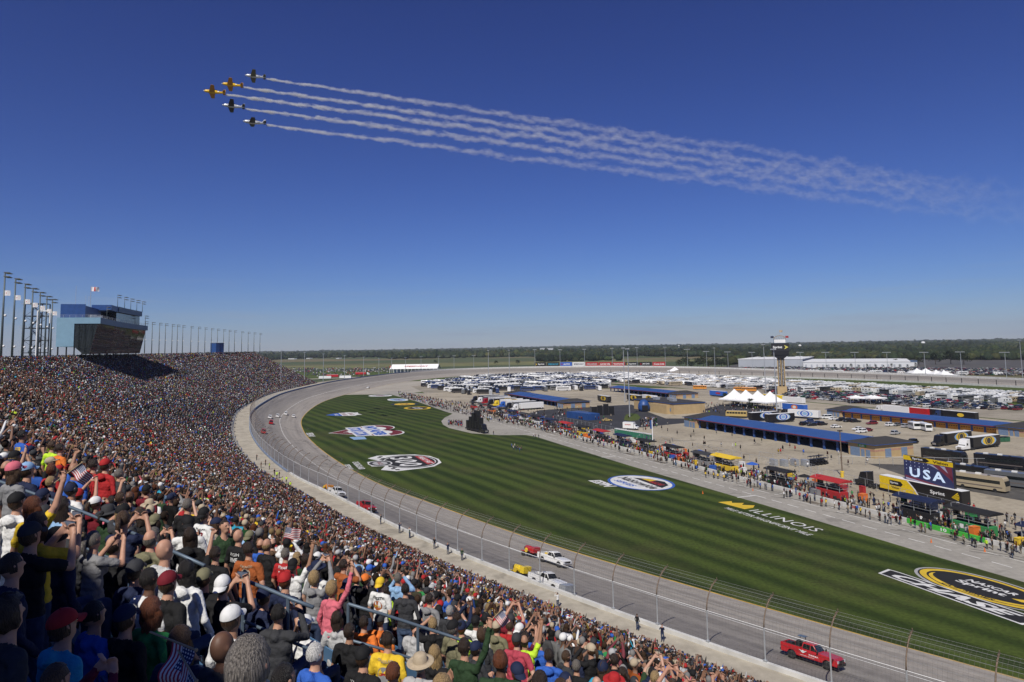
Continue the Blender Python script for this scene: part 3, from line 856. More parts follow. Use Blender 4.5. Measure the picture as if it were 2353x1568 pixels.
def rail_px(pts, label):
 w = []
 for (px, py) in pts:
  d = ray(px, py)
  best = None
  for y in np.arange(6, 26, .05):
   p = Vector((0, 0, EYE)) + d * (y / d.y)
   i = int(np.argmin((TO[:, 0] - p.x) ** 2 + (TO[:, 1] - p.y) ** 2)); t = -((p.x - TO[i][0]) * TN[i][0] + (p.y - TO[i][1]) * TN[i][1])
   e = abs(p.z - floor_z(t) - 1.5)
   if best is None or e < best[0]: best = (e, p, floor_z(t))
  w.append((best[1], best[2]))
 h = empty('aisle_handrail', w[0][0], 0, label, 'handrail', 'handrails down the aisles')
 o0_ = w[0][0]
 m_rail2 = mat('rail_dark', (.10, .135, .175), .5, metal=.3)
 MB().tube([q - o0_ for q, z in w], .024, 8).build('rail', m_rail2, h, smooth=True); MB().tube([q - o0_ - Vector((0, 0, .5)) for q, z in w], .02, 8).build('rail', m_rail2, h, smooth=True)
 for q, z in w[::2]: MB().tube([q - o0_, (q.x - o0_.x, q.y - o0_.y, z - o0_.z - .2)], .024, 7).build('post', m_rail2, h)
rail_px([(-60, 1083), (0, 1107), (120, 1150), (250, 1200), (385, 1262), (470, 1300)], 'grey upper handrail behind the raised yellow arm, nearest in the left of the crowd')
rail_px([(560, 1333), (610, 1352), (662, 1374), (720, 1396)], 'short grey handrail between the rust T-shirt and the punching white T-shirt')
rail_px([(800, 1388), (880, 1412), (960, 1438), (1040, 1464), (1110, 1490)], 'grey handrail running past the charcoal jacket towards the olive hooded top')
# ---------------------------------------------------------------- press box on top of the stand
def find_s(px, t, z, s0, s1):
 return min(np.arange(s0, s1, 0.5), key=lambda s: abs(pix(stand_pt(s, t, z))[0] - px))
TF = T_CAM - 6.0 * K
s1 = find_s(230, TF, EYE + 10, 200, 640); s2 = find_s(339, TF, EYE + 10, 240, 760)
print('press box', s1, s2, pix(stand_pt(s1, TF, 46)))
pbo = stand_pt(s1, TF, EYE - 2)
pb = empty('press_box', pbo, 0, 'large blue and glass press box on columns above the stand', 'press box')
def slab(name, sa, sb, pr, m, parent=pb, seg=8, o=pbo):
 """closed profile (t, z) swept along the stand between two stations"""
 mb = MB()
 ss = np.linspace(sa, sb, seg + 1)
 n_ = len(ss)
 for t, z in pr: mb.v += [tuple(stand_pt(s, t, z) - o) for s in ss]
 q = len(pr)
 mb.f += [(j * n_ + k, j * n_ + k + 1, ((j + 1) % q) * n_ + k + 1, ((j + 1) % q) * n_ + k) for j in range(q) for k in range(seg)]
 mb.f += [tuple(j * n_ for j in range(q)), tuple(j * n_ + seg for j in range(q))]
 mb.m += [0] * len(mb.f)
 return mb.build(name, m, parent)
zt = pix  # height from the photo: corner at y=730
zc = lambda px, py, w: EYE + (w - py) / FOC * 0
Yc = stand_pt(s1, TF, 0).y
ZT = PY(230, 730, Yc).z; ZG1 = PY(222, 744, Yc).z; ZG0 = PY(206, 814, Yc).z; ZB = PY(167, 797, Yc).z
W_ = 11.0 * K
slab('wall', s1, s1 + 12.4, [(TF + K * 6.6, ZB), (TF + W_, ZB), (TF + W_, ZT), (TF + K * 6.6, ZT)], m_blue2)
slab('wall', s1 + 12.5, s2, [(TF + K * 6.6, ZB), (TF + W_, ZB), (TF + W_, ZT), (TF + K * 6.6, ZT)], m_slate)
slab('fascia', s1 - .05, s1 + .35, [(TF, ZG1), (TF + K * 6.6, ZG1), (TF + K * 6.6, ZT + .02), (TF, ZT + .02)], m_blue2, seg=1)
slab('fascia', s1 + .36, s2 + .05, [(TF, ZG1), (TF + K * 6.5, ZG1), (TF + K * 6.5, ZT), (TF, ZT)], m_slate)
gl = slab('curtain_wall', s1 + .25, s2 - .3, [(TF + K * .7, ZG1 - .02), (TF + K * 6.55, ZG1 - .02), (TF + K * 6.55, ZB), (TF + K * 4.2, ZG0), (TF + K * 2.6, ZG0)], m_glass)
mb = MB()
for s in np.arange(s1 + .3, s2 - .2, 1.9):
 a = stand_pt(s, TF + K * .66, ZG1) - pbo; c = stand_pt(s, TF + K * 2.55, ZG0) - pbo
 mb.tube([a, c], 0.05, 4)
for f in (0.33, 0.5, 0.78):
 mb.tube([stand_pt(s, TF + K * .66 + 1.9 * f, ZG1 + (ZG0 - ZG1) * f) - pbo for s in np.linspace(s1 + .3, s2 - .3, 9)], 0.045, 4)
for f in (0.15, .35, .55, .75, .95):
 mb.tube([stand_pt(s1 + .2, TF + K * .8 + 5.4 * f, ZG1) - pbo, stand_pt(s1 + .2, TF + K * 2.6 + 3.4 * f, ZG0 + (ZB - ZG0) * max(0, f - .3)) - pbo], 0.05, 4)
mb.build('mullion', m_dark, pb)
for s in np.linspace(s1 + 1.5, s2 - 2, 8):
 p0 = stand_pt(s, TF + K * 3.6, floor_z(TF + K * 3.6)) - pbo
 MB().tube([p0, (p0.x, p0.y, ZG0 - pbo.z + .1)], 0.28, 8).build('column', m_dark, pb)
 p1 = stand_pt(s, TF + W_ - .4, EYE - 9) - pbo
 MB().tube([p1, (p1.x, p1.y, ZB - pbo.z + .1)], 0.28, 8).build('column', m_dark, pb)
# upper floor, roof boxes and deck
s3 = find_s(272, TF + K * 2, EYE + 14, s1, s2)
ZU = PY(272, 705, stand_pt(s3, TF + K * 2, 0).y).z
s4 = find_s(326, TF + K * 2, EYE + 14, s1, s2)
slab('upper_fascia', s3, s4, [(TF + K * 2, ZU - 2.6), (TF + K * 8, ZU - 2.6), (TF + K * 8, ZU), (TF + K * 2, ZU)], m_slate)
slab('upper_window_band', s3 + .3, s4 - .3, [(TF + K * 2.8, ZT), (TF + K * 7.8, ZT), (TF + K * 7.8, ZU - 2.62), (TF + K * 2.8, ZU - 2.62)], m_glass)
slab('upper_end_wall', s3 - 13, s3 - .05, [(TF + K * 2.2, ZU - 2.6), (TF + K * 8, ZU - 2.6), (TF + K * 8, ZU - .1), (TF + K * 2.2, ZU - .1)], m_blue)
sB = find_s(222, TF + K * 7, EYE + 14, s1, s2); sA = find_s(152, TF + K * 10.5, EYE + 14, s1 - 20, s2)
ZR = PY(150, 699, stand_pt(s1 + 4, TF + K * 10, 0).y).z
slab('roof_plant_room', s1 + 4.0, s1 + 4.5, [(TF + K * 4.6, ZT), (TF + K * 10.9, ZT), (TF + K * 10.9, ZR), (TF + K * 4.6, ZR)], m_blue, seg=1)
slab('roof_plant_room', s1 + 4.52, s1 + 42, [(TF + K * 6, ZT), (TF + K * 10.9, ZT), (TF + K * 10.9, ZR), (TF + K * 6, ZR)], m_blue)
mb = MB()
for zz in (ZT + .55, ZT + 1.05):
 mb.tube([stand_pt(s1 + .1, TF + f * W_, zz) - pbo for f in np.linspace(0, 1, 5)], 0.035, 4)
 mb.tube([stand_pt(s, TF + K * .15, zz) - pbo for s in np.linspace(s1, s2, 12)], 0.035, 4)
for f in np.linspace(0, 1, 8): p = stand_pt(s1 + .1, TF + f * W_, ZT) - pbo; mb.box((p.x, p.y, p.z + .5), (.06, .06, 1.1))
for s in np.linspace(s1, s2, 26): p = stand_pt(s, TF + K * .15, ZT) - pbo; mb.box((p.x, p.y, p.z + .5), (.06, .06, 1.1))
mb.build('roof_railing', m_lamp, pb)
mb = MB()
for (s_, t_, h_) in ((s1 + 9, TF + K * 8, 8), (s1 + 12, TF + K * 5, 4), (s1 + 20, TF + K * 7, 5)):
 p = stand_pt(s_, t_, ZR) - pbo; mb.tube([p, (p.x, p.y, p.z + h_)], 0.06, 5)
mb.build('aerial', m_lamp, pb)
mb = MB()
for (s_, t_, h_, w_) in ((s1 + 4, TF + K * 2.5, 1.3, 2.2), (s1 + 10, TF + K * 3, 1.0, 3.5), (s1 + 16, TF + K * 2.4, 1.5, 1.6), (s1 + 24, TF + K * 3, .9, 4)):
 p = stand_pt(s_, t_, ZT) - pbo; mb.box((p.x, p.y, p.z + h_ / 2), (w_, 1.4, h_), rz=.9)
mb.build('roof_equipment', m_galv, pb)
# ---------------------------------------------------------------- floodlight poles
def lamp_head(mb, c, w=0.55, ang=0.5):
 mb.box(c, (w, w * .9, .16), mi=1)
 mb.box((c[0], c[1], c[2] - .1), (w * .8, w * .7, .06), mi=2)
m_lampd = mat('lamp_housing_dark', (.16, .165, .16), .5)
m_lens = mat('lamp_lens', (0.06, 0.06, 0.06), 0.2, spec=0.7)
def flood_pole(loc, h, rz, label, group, rows=2, arms=3, flag=False, r=0.16, wide=0.62, globe=0):
 o = empty('floodlight_pole', loc, rz, label, 'light pole', group)
 MB().tube([(0, 0, 0), (0, 0, h * .5), (0, 0, h)], [r, r * .8, r * .55], 8).build('pole', m_pole, o, smooth=True)
 mb = MB()
 for j in range(rows):
  z = h - .15 - j * 1.15
  mb.box((0.35, 0, z), (.1, wide * arms, .1), mi=0)
  for q in range(arms):
   lamp_head(mb, (0.75, (q - (arms - 1) / 2) * wide, z + .05), wide * .8)
   mb.box((0.5, (q - (arms - 1) / 2) * wide, z + .02), (.4, .06, .06), mi=0)
 mb.build('lamp_bank', [m_pole, m_lampd, m_lens], o)
 for q in range(globe):
  m2 = MB().ball((.55, 0, h * (.52 - .34 * q)), .36, 8, 5).tube([(0, 0, h * (.52 - .34 * q) - .25), (.5, 0, h * (.52 - .34 * q) - .2)], .04, 4)
  m2.build('globe_lamp', m_whitep, o, smooth=True)
 if flag: banner_on(o, h)
 return o
m_flagw = mat('white_flag_cloth', (0.62, 0.60, 0.60), 0.8, var=0.1, scale=2)
m_flagr = mat('red_flag_cloth', (0.40, 0.05, 0.05), 0.8)
def wave_cloth(mb, w, h, mi=0, amp=.12, nu=8, nv=5, z0=0.0, x0=0.08):
 b0 = len(mb.v)
 for j in range(nv + 1):
  for i in range(nu + 1):
   u, v = i / nu, j / nv
   mb.v.append((x0 + u * w * .95, amp * math.sin(u * 7 + v * 1.5) * (.3 + u), z0 - v * h - .12 * h * u * u - .04 * math.sin(u * 5)))
 for j in range(nv):
  for i in range(nu):
   a = b0 + j * (nu + 1) + i
   mb.f.append((a, a + 1, a + nu + 2, a + nu + 1)); mb.m.append(mi)
 return mb
def banner_on(o, h):
 M = o.location
 mb = wave_cloth(MB(), 2.6, 1.5, amp=.25)
 f = mb.build('flag', [m_flagw], None, (M.x, M.y, M.z + h * .80), R(-25), smooth=True)
 mb2 = MB()
 b0 = f.data
 f.data.materials.append(m_flagr)
 for p in f.data.polygons:
  if 18 <= p.index <= 20: p.material_index = 1
 tag(f, f'small white flag flying from the {o["nthname"]} floodlight pole by the press box', 'flag', 'white flags on the floodlight poles')
PX_NEAR = [(1.6, 627), (27, 641), (50, 653), (68, 663), (86, 672), (102, 681), (115, 688)]
ZTOP = row_z(N_ROWS - 1)
for k, (px, ty) in enumerate(PX_NEAR):
 s = find_s(px, tt + 3.4, ZTOP + 1, 120, 640)
 p = stand_pt(s, tt + 3.4, ZTOP)
 x, y, nx, ny, _ = Wat(s)
 h = PY(px + 10, ty, p.y).z - ZTOP
 o = flood_pole(p, h, math.atan2(ny, nx), f'{nth(k)} tall floodlight pole on the stand before the press box', 'floodlight poles at the back of the stand', flag=False, globe=2, r=.34, wide=1.7)
 o['nthname'] = nth(k); banner_on(o, h)
PX_FAR = [332, 348, 364.6, 378.7, 394, 406, 419, 437.6, 454.5, 470, 485, 499, 513, 526, 538, 554.6, 570, 583, 597]
for k, px in enumerate(PX_FAR):
 s = find_s(px, tt + 3.4, ZTOP + 1, 350, S_END + 170)
 p = stand_pt(s, tt + 3.4, ZTOP - 2)
 x, y, nx, ny, _ = Wat(s)
 ty = 741 + (px - 348) * (766 - 741) / (597 - 348)
 h = PY(px, ty, p.y).z - p.z
 flood_pole(p, h, math.atan2(ny, nx), f'{nth(k)} slim floodlight pole on the stand beyond the press box', 'floodlight poles at the back of the stand', globe=1, r=.30, wide=1.45)
for k, px in enumerate((270, 286, 300, 314, 327)):
 s = find_s(px, TF + K * 3, ZU, s1, s2 + 10); p = stand_pt(s, TF + K * 3, ZU)
 x, y, nx, ny, _ = Wat(s)
 flood_pole(p, 5.8, math.atan2(ny, nx), f'{nth(k)} short floodlight mast on the press box roof', 'floodlight masts on the press box', r=.14, wide=1.5)
for k, px in enumerate((245, 334, 341)):
 s = find_s(px, TF + K * 1, ZT, s1, s2 + 10); p = stand_pt(min(s, s2), TF + K * 1, ZT)
 x, y, nx, ny, _ = Wat(s)
 flood_pole(p, 5.5, math.atan2(ny, nx), f'{nth(k)} short floodlight mast at the press box deck edge', 'floodlight masts on the press box', r=.14, wide=1.5)
p = stand_pt(s1 + 22, TF + K * 6, ZR)
fo = empty('flagpole', p, 0, 'thin flagpole rising from the press box roof', 'flagpole')
MB().tube([(0, 0, 0), (0, 0, 9.0)], .09, 6).build('pole', m_galv, fo)
o = wave_cloth(MB(), 3.2, 1.9, amp=.4).build('flag', [m_flagw, m_flagr], None, (p.x, p.y, p.z + 8.8), R(10), smooth=True)
for q in o.data.polygons:
 if q.index % 8 in (3, 4): q.material_index = 1
tag(o, 'large white flag with a red band above the press box roof', 'flag')
# ---------------------------------------------------------------- stair tower, elevator tower and an added shade tower behind the stand
def stair_tower(p, rz):
 o = empty('stair_tower', p, rz, 'open steel stair tower behind the stand beside the press box', 'stair tower')
 H_, Wd, Dp = 27, 7.6, 5.0
 mb = MB()
 for x in (-Wd / 2, Wd / 2):
  for y in (-Dp / 2, Dp / 2):
   mb.box((x, y, H_ / 2), (.35, .35, H_))
 for z in np.arange(0, H_ + .1, 5.4):
  for y in (-Dp / 2, Dp / 2): mb.box((0, y, z), (Wd - .36, .25, .3))
  for x in (-Wd / 2, Wd / 2): mb.box((x, 0, z), (.25, Dp - .36, .3))
 for k, z in enumerate(np.arange(0, H_ - 3, 5.4)):
  a, b_ = (-Wd / 2, Wd / 2) if k % 2 else (Wd / 2, -Wd / 2)
  mb.tube([(a, Dp / 2, z), (b_, Dp / 2, z + 5.4)], .07, 4); mb.tube([(b_, -Dp / 2, z), (a, -Dp / 2, z + 5.4)], .07, 4)
 mb.build('steel_frame', m_dark, o)
 for k, z in enumerate(np.arange(0.2, H_ - 4, 5.4)):
  sgn = 1 if k % 2 else -1
  mb = MB()
  mb.prism([(-2.6 * sgn, z), (2.6 * sgn, z + 5.2), (2.6 * sgn, z + 5.7), (-2.6 * sgn, z + .45)], -1.5, -.2)
  mb.tube([(-2.6 * sgn, -1.5, z + 1.2), (2.6 * sgn, -1.5, z + 6.4)], .05, 4)
  mb.build('stair_flight', m_rail, o)
  mb = MB().box((3.2 * sgn + 1.6 * sgn, 0, z + 5.3), (3.0, 3.4, .15))
  for q in np.linspace(-1.4, 1.4, 6): mb.box((4.9 * sgn + q, -1.7, z + 5.9), (.05, .05, 1.1))
  mb.box((4.9 * sgn, -1.7, z + 6.4), (3, .05, .05))
  mb.build('landing', m_galv, o)
sT = find_s(82, tt + 22, EYE, 120, 640)
p = stand_pt(sT, tt + 22, ZTOP - 2.5)
stair_tower(p, R(0))
mb = MB().box((-2.3, 0, 8.9), (.3, .3, 17.8)).box((2.3, 0, 15.6), (.3, .3, 4.4)).box((0, 0, 17.95), (4.9, .3, .3))
sT2 = find_s(97, tt + 4, EYE, 120, 640)
tag(mb.build('door_frame', m_whitep, None, stand_pt(sT2, tt + 4, ZTOP)), 'tall white steel portal in front of the stair tower', 'frame')
def box_tower(p, rz, w, d, h, label):
 o = empty('blue_tower', p, rz, label, 'tower')
 MB().box((0, 0, h / 2), (w, d, h)).build('wall', m_blue, o)
 MB().box((0, 0, h + .12), (w + .4, d + .4, .24)).build('roof', m_slate, o)
 MB().box((w / 2 + .03, 0, h / 2), (.05, .5, h - 1)).build('seam', m_slate, o)
sE = find_s(500, tt + 3, ZTOP, 420, S_END + 80)
p = stand_pt(sE, tt + 3.5, ZTOP - 3)
box_tower(p, R(60), 7.2, 7.0, PY(500, 789, p.y).z - p.z, 'small square blue tower at the back of the far stand')
p = stand_pt(S_CAM + 3.0, T_CAM + 9.5, 12)  # unseen tower added here, sized so its shadow covers the near-left crowd
box_tower(p, math.atan2(Wat(S_CAM)[3], Wat(S_CAM)[2]), 3.6, 5.2, 34.0, 'unseen square blue tower added behind the camera to shade the near crowd')
# ================================================================== PEOPLE
m_skin = attr_mat('skin', 'skin', rough=0.55, bump=0.05, scale=14, var=0.1, spec=0.35)
m_shirt = attr_mat('shirt_cloth', 'shirt', rough=0.85, bump=0.8, scale=6.5, var=0.14, bdist=.07)
m_pants = attr_mat('trouser_cloth', 'pants', rough=0.9, bump=0.4, scale=12, var=0.2)
m_hair = attr_mat('hair_strands', 'hair', rough=0.5, bump=0.7, scale=5, var=0.75, spec=0.4, streak=True)
m_cap = attr_mat('cap_cloth', 'hat', rough=0.8, bump=0.15, scale=20, var=0.08)
m_shoe = mat('shoe', (0.05, 0.05, 0.055), 0.6)
m_eye = mat('eye', (0.02, 0.015, 0.012), 0.25)
SKIN, SHIRT, PANTS, SHOE, EYE_, LIP = 0, 1, 2, 3, 4, 5
BODY_MATS = [m_skin, m_shirt, m_pants, m_shoe, m_eye]
def cone_cap(mb, a, b, ra, rb, seg=10):
 """closed tapered capsule"""
 a, b = Vector(a), Vector(b)
 d = (b - a); L = d.length; d.normalize()
 pts, rs = [], []
 for f in (-1, -.75, -.4, 0):
  pts.append(a + d * ra * f); rs.append(max(ra * math.sqrt(max(0, 1 - f * f)), .0008))
 for f in (0, .4, .75, 1):
  pts.append(b + d * rb * f); rs.append(max(rb * math.sqrt(max(0, 1 - f * f)), .0008))
 mb.tube(pts, rs, seg)
def body_mesh(name, armL, armR, sleeve='tee', female=False, sit=False, hood=False, voxel=0.013, twist=0.0, stout=0.0, look_up=0.25, lean=0.0, legs='pants'):
 """one continuous body grown from tapered limbs and fused into a single skin; faces keep the material of the nearest limb"""
 mb = MB(); tags = []
 def cap(a, b, ra, rb, part):
  cone_cap(mb, a, b, ra, rb); tags.append((np.array(a, float), np.array(b, float), ra, rb, part))
 def ell(c, r, part, tagr=None):
  mb.ball(c, r, 14, 10); k = int(np.argmax(r)); e = np.zeros(3); e[k] = max(0, r[k] - min(r)); rr = min(r)
  tags.append((np.array(c) - e, np.array(c) + e, rr, rr, part))
 st = 1 + stout
 sh = .165 if female else .19
 base = -.42 if sit else 0.0
 # legs
 for sx in (-1, 1):
  hip = (.09 * sx, 0, .92 + base)
  if sit:
   knee = (.12 * sx, .42, .95 + base); ank = (.12 * sx, .44, .52 + base)
  else:
   knee = (.10 * sx, .02, .50); ank = (.105 * sx, -.02, .10)
  cap(hip, knee, .088 * (1 + stout * .5), .062, PANTS); cap(knee, ank, .06, .046, PANTS if legs == 'pants' else SKIN)
  cap((ank[0], ank[1] - .02, ank[2] - .05), (ank[0] + .02 * sx, ank[1] + .17, ank[2] - .06), .042, .036, SHOE)
 z0 = base
 ell((0, -.005, .87 + z0), (.162 * st, .112 * st, .11), PANTS)
 ell((0, 0, 1.10 + z0), ((.158 if female else .166) * st, .116 * st, .20), SHIRT)
 ell((0, .0, .945 + z0), (.174 * st, .128 * st, .085), SHIRT)
 ell((0, .0, 1.0 + z0), (.168 * st, .124 * st, .10), SHIRT)
 ell((0, .0, 1.27 + z0), ((.16 if female else .178) * (1 + stout * .5), .112 * (1 + stout * .6), .17), SHIRT)
 if female:
  for sx in (-1, 1): ell((.07 * sx, .09, 1.26 + z0), (.06, .055, .06), SHIRT)
 cap((-sh + .035, -.01, 1.405 + z0), (sh - .035, -.01, 1.405 + z0), .062, .062, SHIRT)
 cap((0, -.02, 1.40 + z0), (0, 0.0, 1.55 + z0), .075, .05, SKIN)
 cap((0, -.03, 1.40 + z0), (0, -.02, 1.45 + z0), .09, .066, SHIRT)
 if hood:
  ell((0, -.10, 1.44 + z0), (.10, .055, .075), SHIRT)
  cap((-.08, -.02, 1.44 + z0), (-.02, -.11, 1.42 + z0), .05, .05, SHIRT); cap((.08, -.02, 1.44 + z0), (.02, -.11, 1.42 + z0), .05, .05, SHIRT)
 # head, tilted back by look_up about the neck
 hp = Vector((0, -.005, 1.53 + z0)); Rm = Matrix.Rotation(look_up, 3, 'X') @ Matrix.Rotation(twist, 3, 'Z')
 def H(p): return tuple(hp + Rm @ (Vector(p)))
 mb2 = MB(); mb2.ball((0, .015, .125), (.076, .096, .110), 16, 12)
 mb.add([hp + Rm @ Vector(v) for v in mb2.v], mb2.f); tags.append((np.array(H((0, -.005, .12))), np.array(H((0, .03, .13))), .085, .085, SKIN))
 cap(H((0, .05, .045)), H((0, .06, .05)), .05, .045, SKIN)
 cap(H((0, .105, .125)), H((0, .122, .098)), .010, .016, SKIN)          # nose
 for sx in (-1, 1):
  cap(H((.074 * sx, .005, .105)), H((.078 * sx, -.005, .135)), .009, .013, SKIN)   # ears
  tags.append((np.array(H((.034 * sx, .098, .132))), np.array(H((.030 * sx, .098, .132))), .008, .008, EYE_))
 # arms and hands
 for sx, arm in ((-1, armL), (1, armR)):
  S_ = Vector((sh * sx, -.01, 1.40 + z0)); E_ = Vector((arm[0][0] * sx, arm[0][1], arm[0][2] + z0)); W2 = Vector((arm[1][0] * sx, arm[1][1], arm[1][2] + z0))
  cap(S_, E_, .054, .042, SHIRT if sleeve == 'long' else SKIN); cap(E_, W2, .042, .029, SHIRT if sleeve == 'long' else SKIN)
  if sleeve == 'tee':
   m_ = S_.lerp(E_, .62); cap(S_, m_, .066, .062, SHIRT)
  if sleeve == 'long':
   cap(E_, W2.lerp(E_, .06), .047, .036, SHIRT)
  d = (W2 - E_).normalized()
  side = Vector((-sx, 0, 0)); side = (side - d * side.dot(d)).normalized(); nrm = d.cross(side)
  palm = W2 + d * .05
  cap(W2 + d * .02 - side * .012, palm + d * .02 + side * .004, .026, .030, SKIN); cap(W2 + d * .03 + side * .02, palm + d * .035 + side * .026, .022, .02, SKIN)
  curl = arm[2] if len(arm) > 2 else .5
  for q in range(4):
   o_ = palm + d * .035 + side * (-.033 + .022 * q)
   L1 = (.034, .04, .038, .03)[q]
   d2 = (d * math.cos(curl) + nrm * math.sin(curl) * sx + side * (q - 1.5) * .12).normalized()
   d3 = (d * math.cos(curl * 2) + nrm * math.sin(curl * 2) * sx).normalized()
   k1 = o_ + d2 * L1
   cap(o_, k1, .0105, .0095, SKIN); cap(k1, k1 + d3 * L1 * .85, .0095, .008, SKIN)
  th0 = W2 + d * .03 + side * .035
  th1 = th0 + (d * .6 + side * .75).normalized() * .04
  cap(th0, th1, .013, .011, SKIN); cap(th1, th1 + (d + side * .15).normalized() * .03, .011, .009, SKIN)
 me = mb.mesh(name + '_raw', [m_skin], normals=True)
 o = bpy.data.objects.new(name, me); COL.objects.link(o)
 md = o.modifiers.new('fuse', 'REMESH'); md.mode = 'VOXEL'; md.voxel_size = voxel
 sm = o.modifiers.new('smooth', 'SMOOTH'); sm.iterations = 3; sm.factor = .5
 bpy.context.view_layer.update()
 dg = bpy.context.evaluated_depsgraph_get()
 out = bpy.data.meshes.new_from_object(o.evaluated_get(dg))
 bpy.data.objects.remove(o); bpy.data.meshes.remove(me)
 out.name = name
 out.materials.clear()
 for m in BODY_MATS: out.materials.append(m)
 nf = len(out.polygons)
 cen = np.empty(nf * 3); out.polygons.foreach_get('center', cen); cen = cen.reshape(-1, 3)
 best = np.full(nf, 1e9); part = np.zeros(nf, int)
 for a, b_, ra, rb, p_ in tags:
  ab = b_ - a; L2 = max(1e-9, ab @ ab)
  t = np.clip(((cen - a) @ ab) / L2, 0, 1)
  dist = np.linalg.norm(cen - a - t[:, None] * ab, axis=1) - (ra + (rb - ra) * t)
  if p_ == EYE_: dist = np.where(dist < .004, -1, 9)
  if p_ == SHIRT: dist -= .004
  w = dist < best
  best[w] = dist[w]; part[w] = p_
 out.polygons.foreach_set('material_index', part.astype(np.int32))
 out.polygons.foreach_set('use_smooth', np.ones(nf, bool))
 from mathutils import noise as _nz
 vi = set()
 for p in out.polygons:
  if part[p.index] in (SHIRT, PANTS): vi.update(p.vertices)
 nv_ = len(out.vertices); co = np.empty(nv_ * 3); out.vertices.foreach_get('co', co); co = co.reshape(-1, 3)
 nn = np.empty(nv_ * 3, np.float32); out.vertex_normals.foreach_get('vector', nn); nn = nn.reshape(-1, 3)
 for i in vi:                                    # soft folds hanging in the cloth
  c = co[i]
  f = _nz.noise(Vector((c[0] * 9 + 3, c[1] * 9, c[2] * 5))) + .6 * _nz.noise(Vector((c[0] * 20, c[1] * 20 + c[2] * 9, c[2] * 15)))
  co[i] = c + nn[i] * (.011 * f)
 out.vertices.foreach_set('co', co.ravel())
 out.update()
 return out, (hp, Rm)
DOWN = ((.27, -.03, 1.13), (.27, .07, .90), .45)
DOWN2 = ((.29, -.05, 1.14), (.24, .12, .93), .6)
HIPS = ((.37, -.12, 1.17), (.20, .0, 1.0), .9)
PHONE = ((.25, .22, 1.32), (.10, .34, 1.56), .9)
PHONEH = ((.23, .17, 1.60), (.09, .30, 1.84), .9)
RAISE = ((.30, .05, 1.66), (.33, .10, 1.92), .5)
RAISEF = ((.28, .16, 1.60), (.31, .26, 1.84), 1.1)
FRONT = ((.27, .04, 1.15), (.07, .24, 1.14), .8)
BROW = ((.34, .13, 1.48), (.12, .14, 1.64), .3)
BIN = ((.28, .17, 1.36), (.07, .17, 1.62), 1.0)
POSES = {
 'arms down': (DOWN, DOWN2), 'hands on hips': (HIPS, HIPS), 'taking a photo': (PHONE, PHONE), 'holding a phone up high': (PHONEH, PHONEH),
 'one arm raised': (DOWN, RAISE), 'shading the eyes': (BROW, DOWN), 'arms folded in front': (FRONT, FRONT), 'arm pointing up': (RAISEF, DOWN2), 'hands at the face': (BIN, BIN)}
BODIES = {}
def get_body(pose, sleeve, female, sit, hood, stout=0):
 key = (pose, sleeve, female, sit, hood, stout)
 if key not in BODIES:
  L, Rr = POSES[pose]
  BODIES[key] = body_mesh('body', L, Rr, sleeve, female, sit, hood, stout=stout * .22, look_up=.16, twist=.22, legs='pants')
 return BODIES[key]
# ---- hair and hats, modelled about the head (origin at the top of the neck)
def shell(fun, seg=20, rings=14, c=(0, .015, .125), r=(.083, .104, .116), keep=None):
 mb = MB(); ids = {}
 for i in range(rings + 1):
  ph = math.pi * i / rings
  for k in range(seg):
   t = 2 * math.pi * k / seg
   d = Vector((math.sin(ph) * math.cos(t), math.sin(ph) * math.sin(t), math.cos(ph)))
   j = fun(d)
   ids[i, k] = len(mb.v); mb.v.append((c[0] + d.x * r[0] * j, c[1] + d.y * r[1] * j, c[2] + d.z * r[2] * j))
 for i in range(rings):
  for k in range(seg):
   t = 2 * math.pi * (k + .5) / seg; ph = math.pi * (i + .5) / rings
   d = Vector((math.sin(ph) * math.cos(t), math.sin(ph) * math.sin(t), math.cos(ph)))
   if keep(d): mb.f.append((ids[i, k], ids[i + 1, k], ids[i + 1, (k + 1) % seg], ids[i, (k + 1) % seg])); mb.m.append(0)
 return mb
def clean(me):
 bm = bmesh.new(); bm.from_mesh(me)
 bmesh.ops.remove_doubles(bm, verts=bm.verts, dist=1e-5)
 bmesh.ops.delete(bm, geom=[v for v in bm.verts if not v.link_faces], context='VERTS')
 bm.to_mesh(me); bm.free(); me.update(); return me
rnd = random.Random(3)
def rough(a): return lambda d: 1.0 + a * (rnd.random() - .5) + .02 * math.sin(d.x * 20) * math.cos(d.y * 17)
HAIR = {}
HAIR['short'] = clean(shell(rough(.05), keep=lambda d: d.z > -.45 - .2 * d.y and (d.y < .55 or d.z > .62) and not (d.y > .1 and d.z < .3)).mesh('hair', [m_hair], True))
HAIR['crop'] = clean(shell(rough(.02), r=(.080, .101, .113), keep=lambda d: d.z > -.35 and (d.y < .5 or d.z > .68) and not (d.y > .1 and d.z < .35)).mesh('hair', [m_hair], True))
def balding(): return clean(shell(rough(.05), r=(.083, .103, .112), keep=lambda d: -.5 + .42 * min(0, d.y) < d.z < .3 and d.y < -.02).mesh('hair', [m_hair], True))
HAIR['fringe'] = balding()
HAIR['curly'] = clean(shell(lambda d: 1.16 + .16 * (rnd.random() - .5), seg=24, rings=16, keep=lambda d: d.z > -.75 and (d.y < .5 or d.z > .6) and not (d.y > .2 and d.z < .3)).mesh('hair', [m_hair], True))
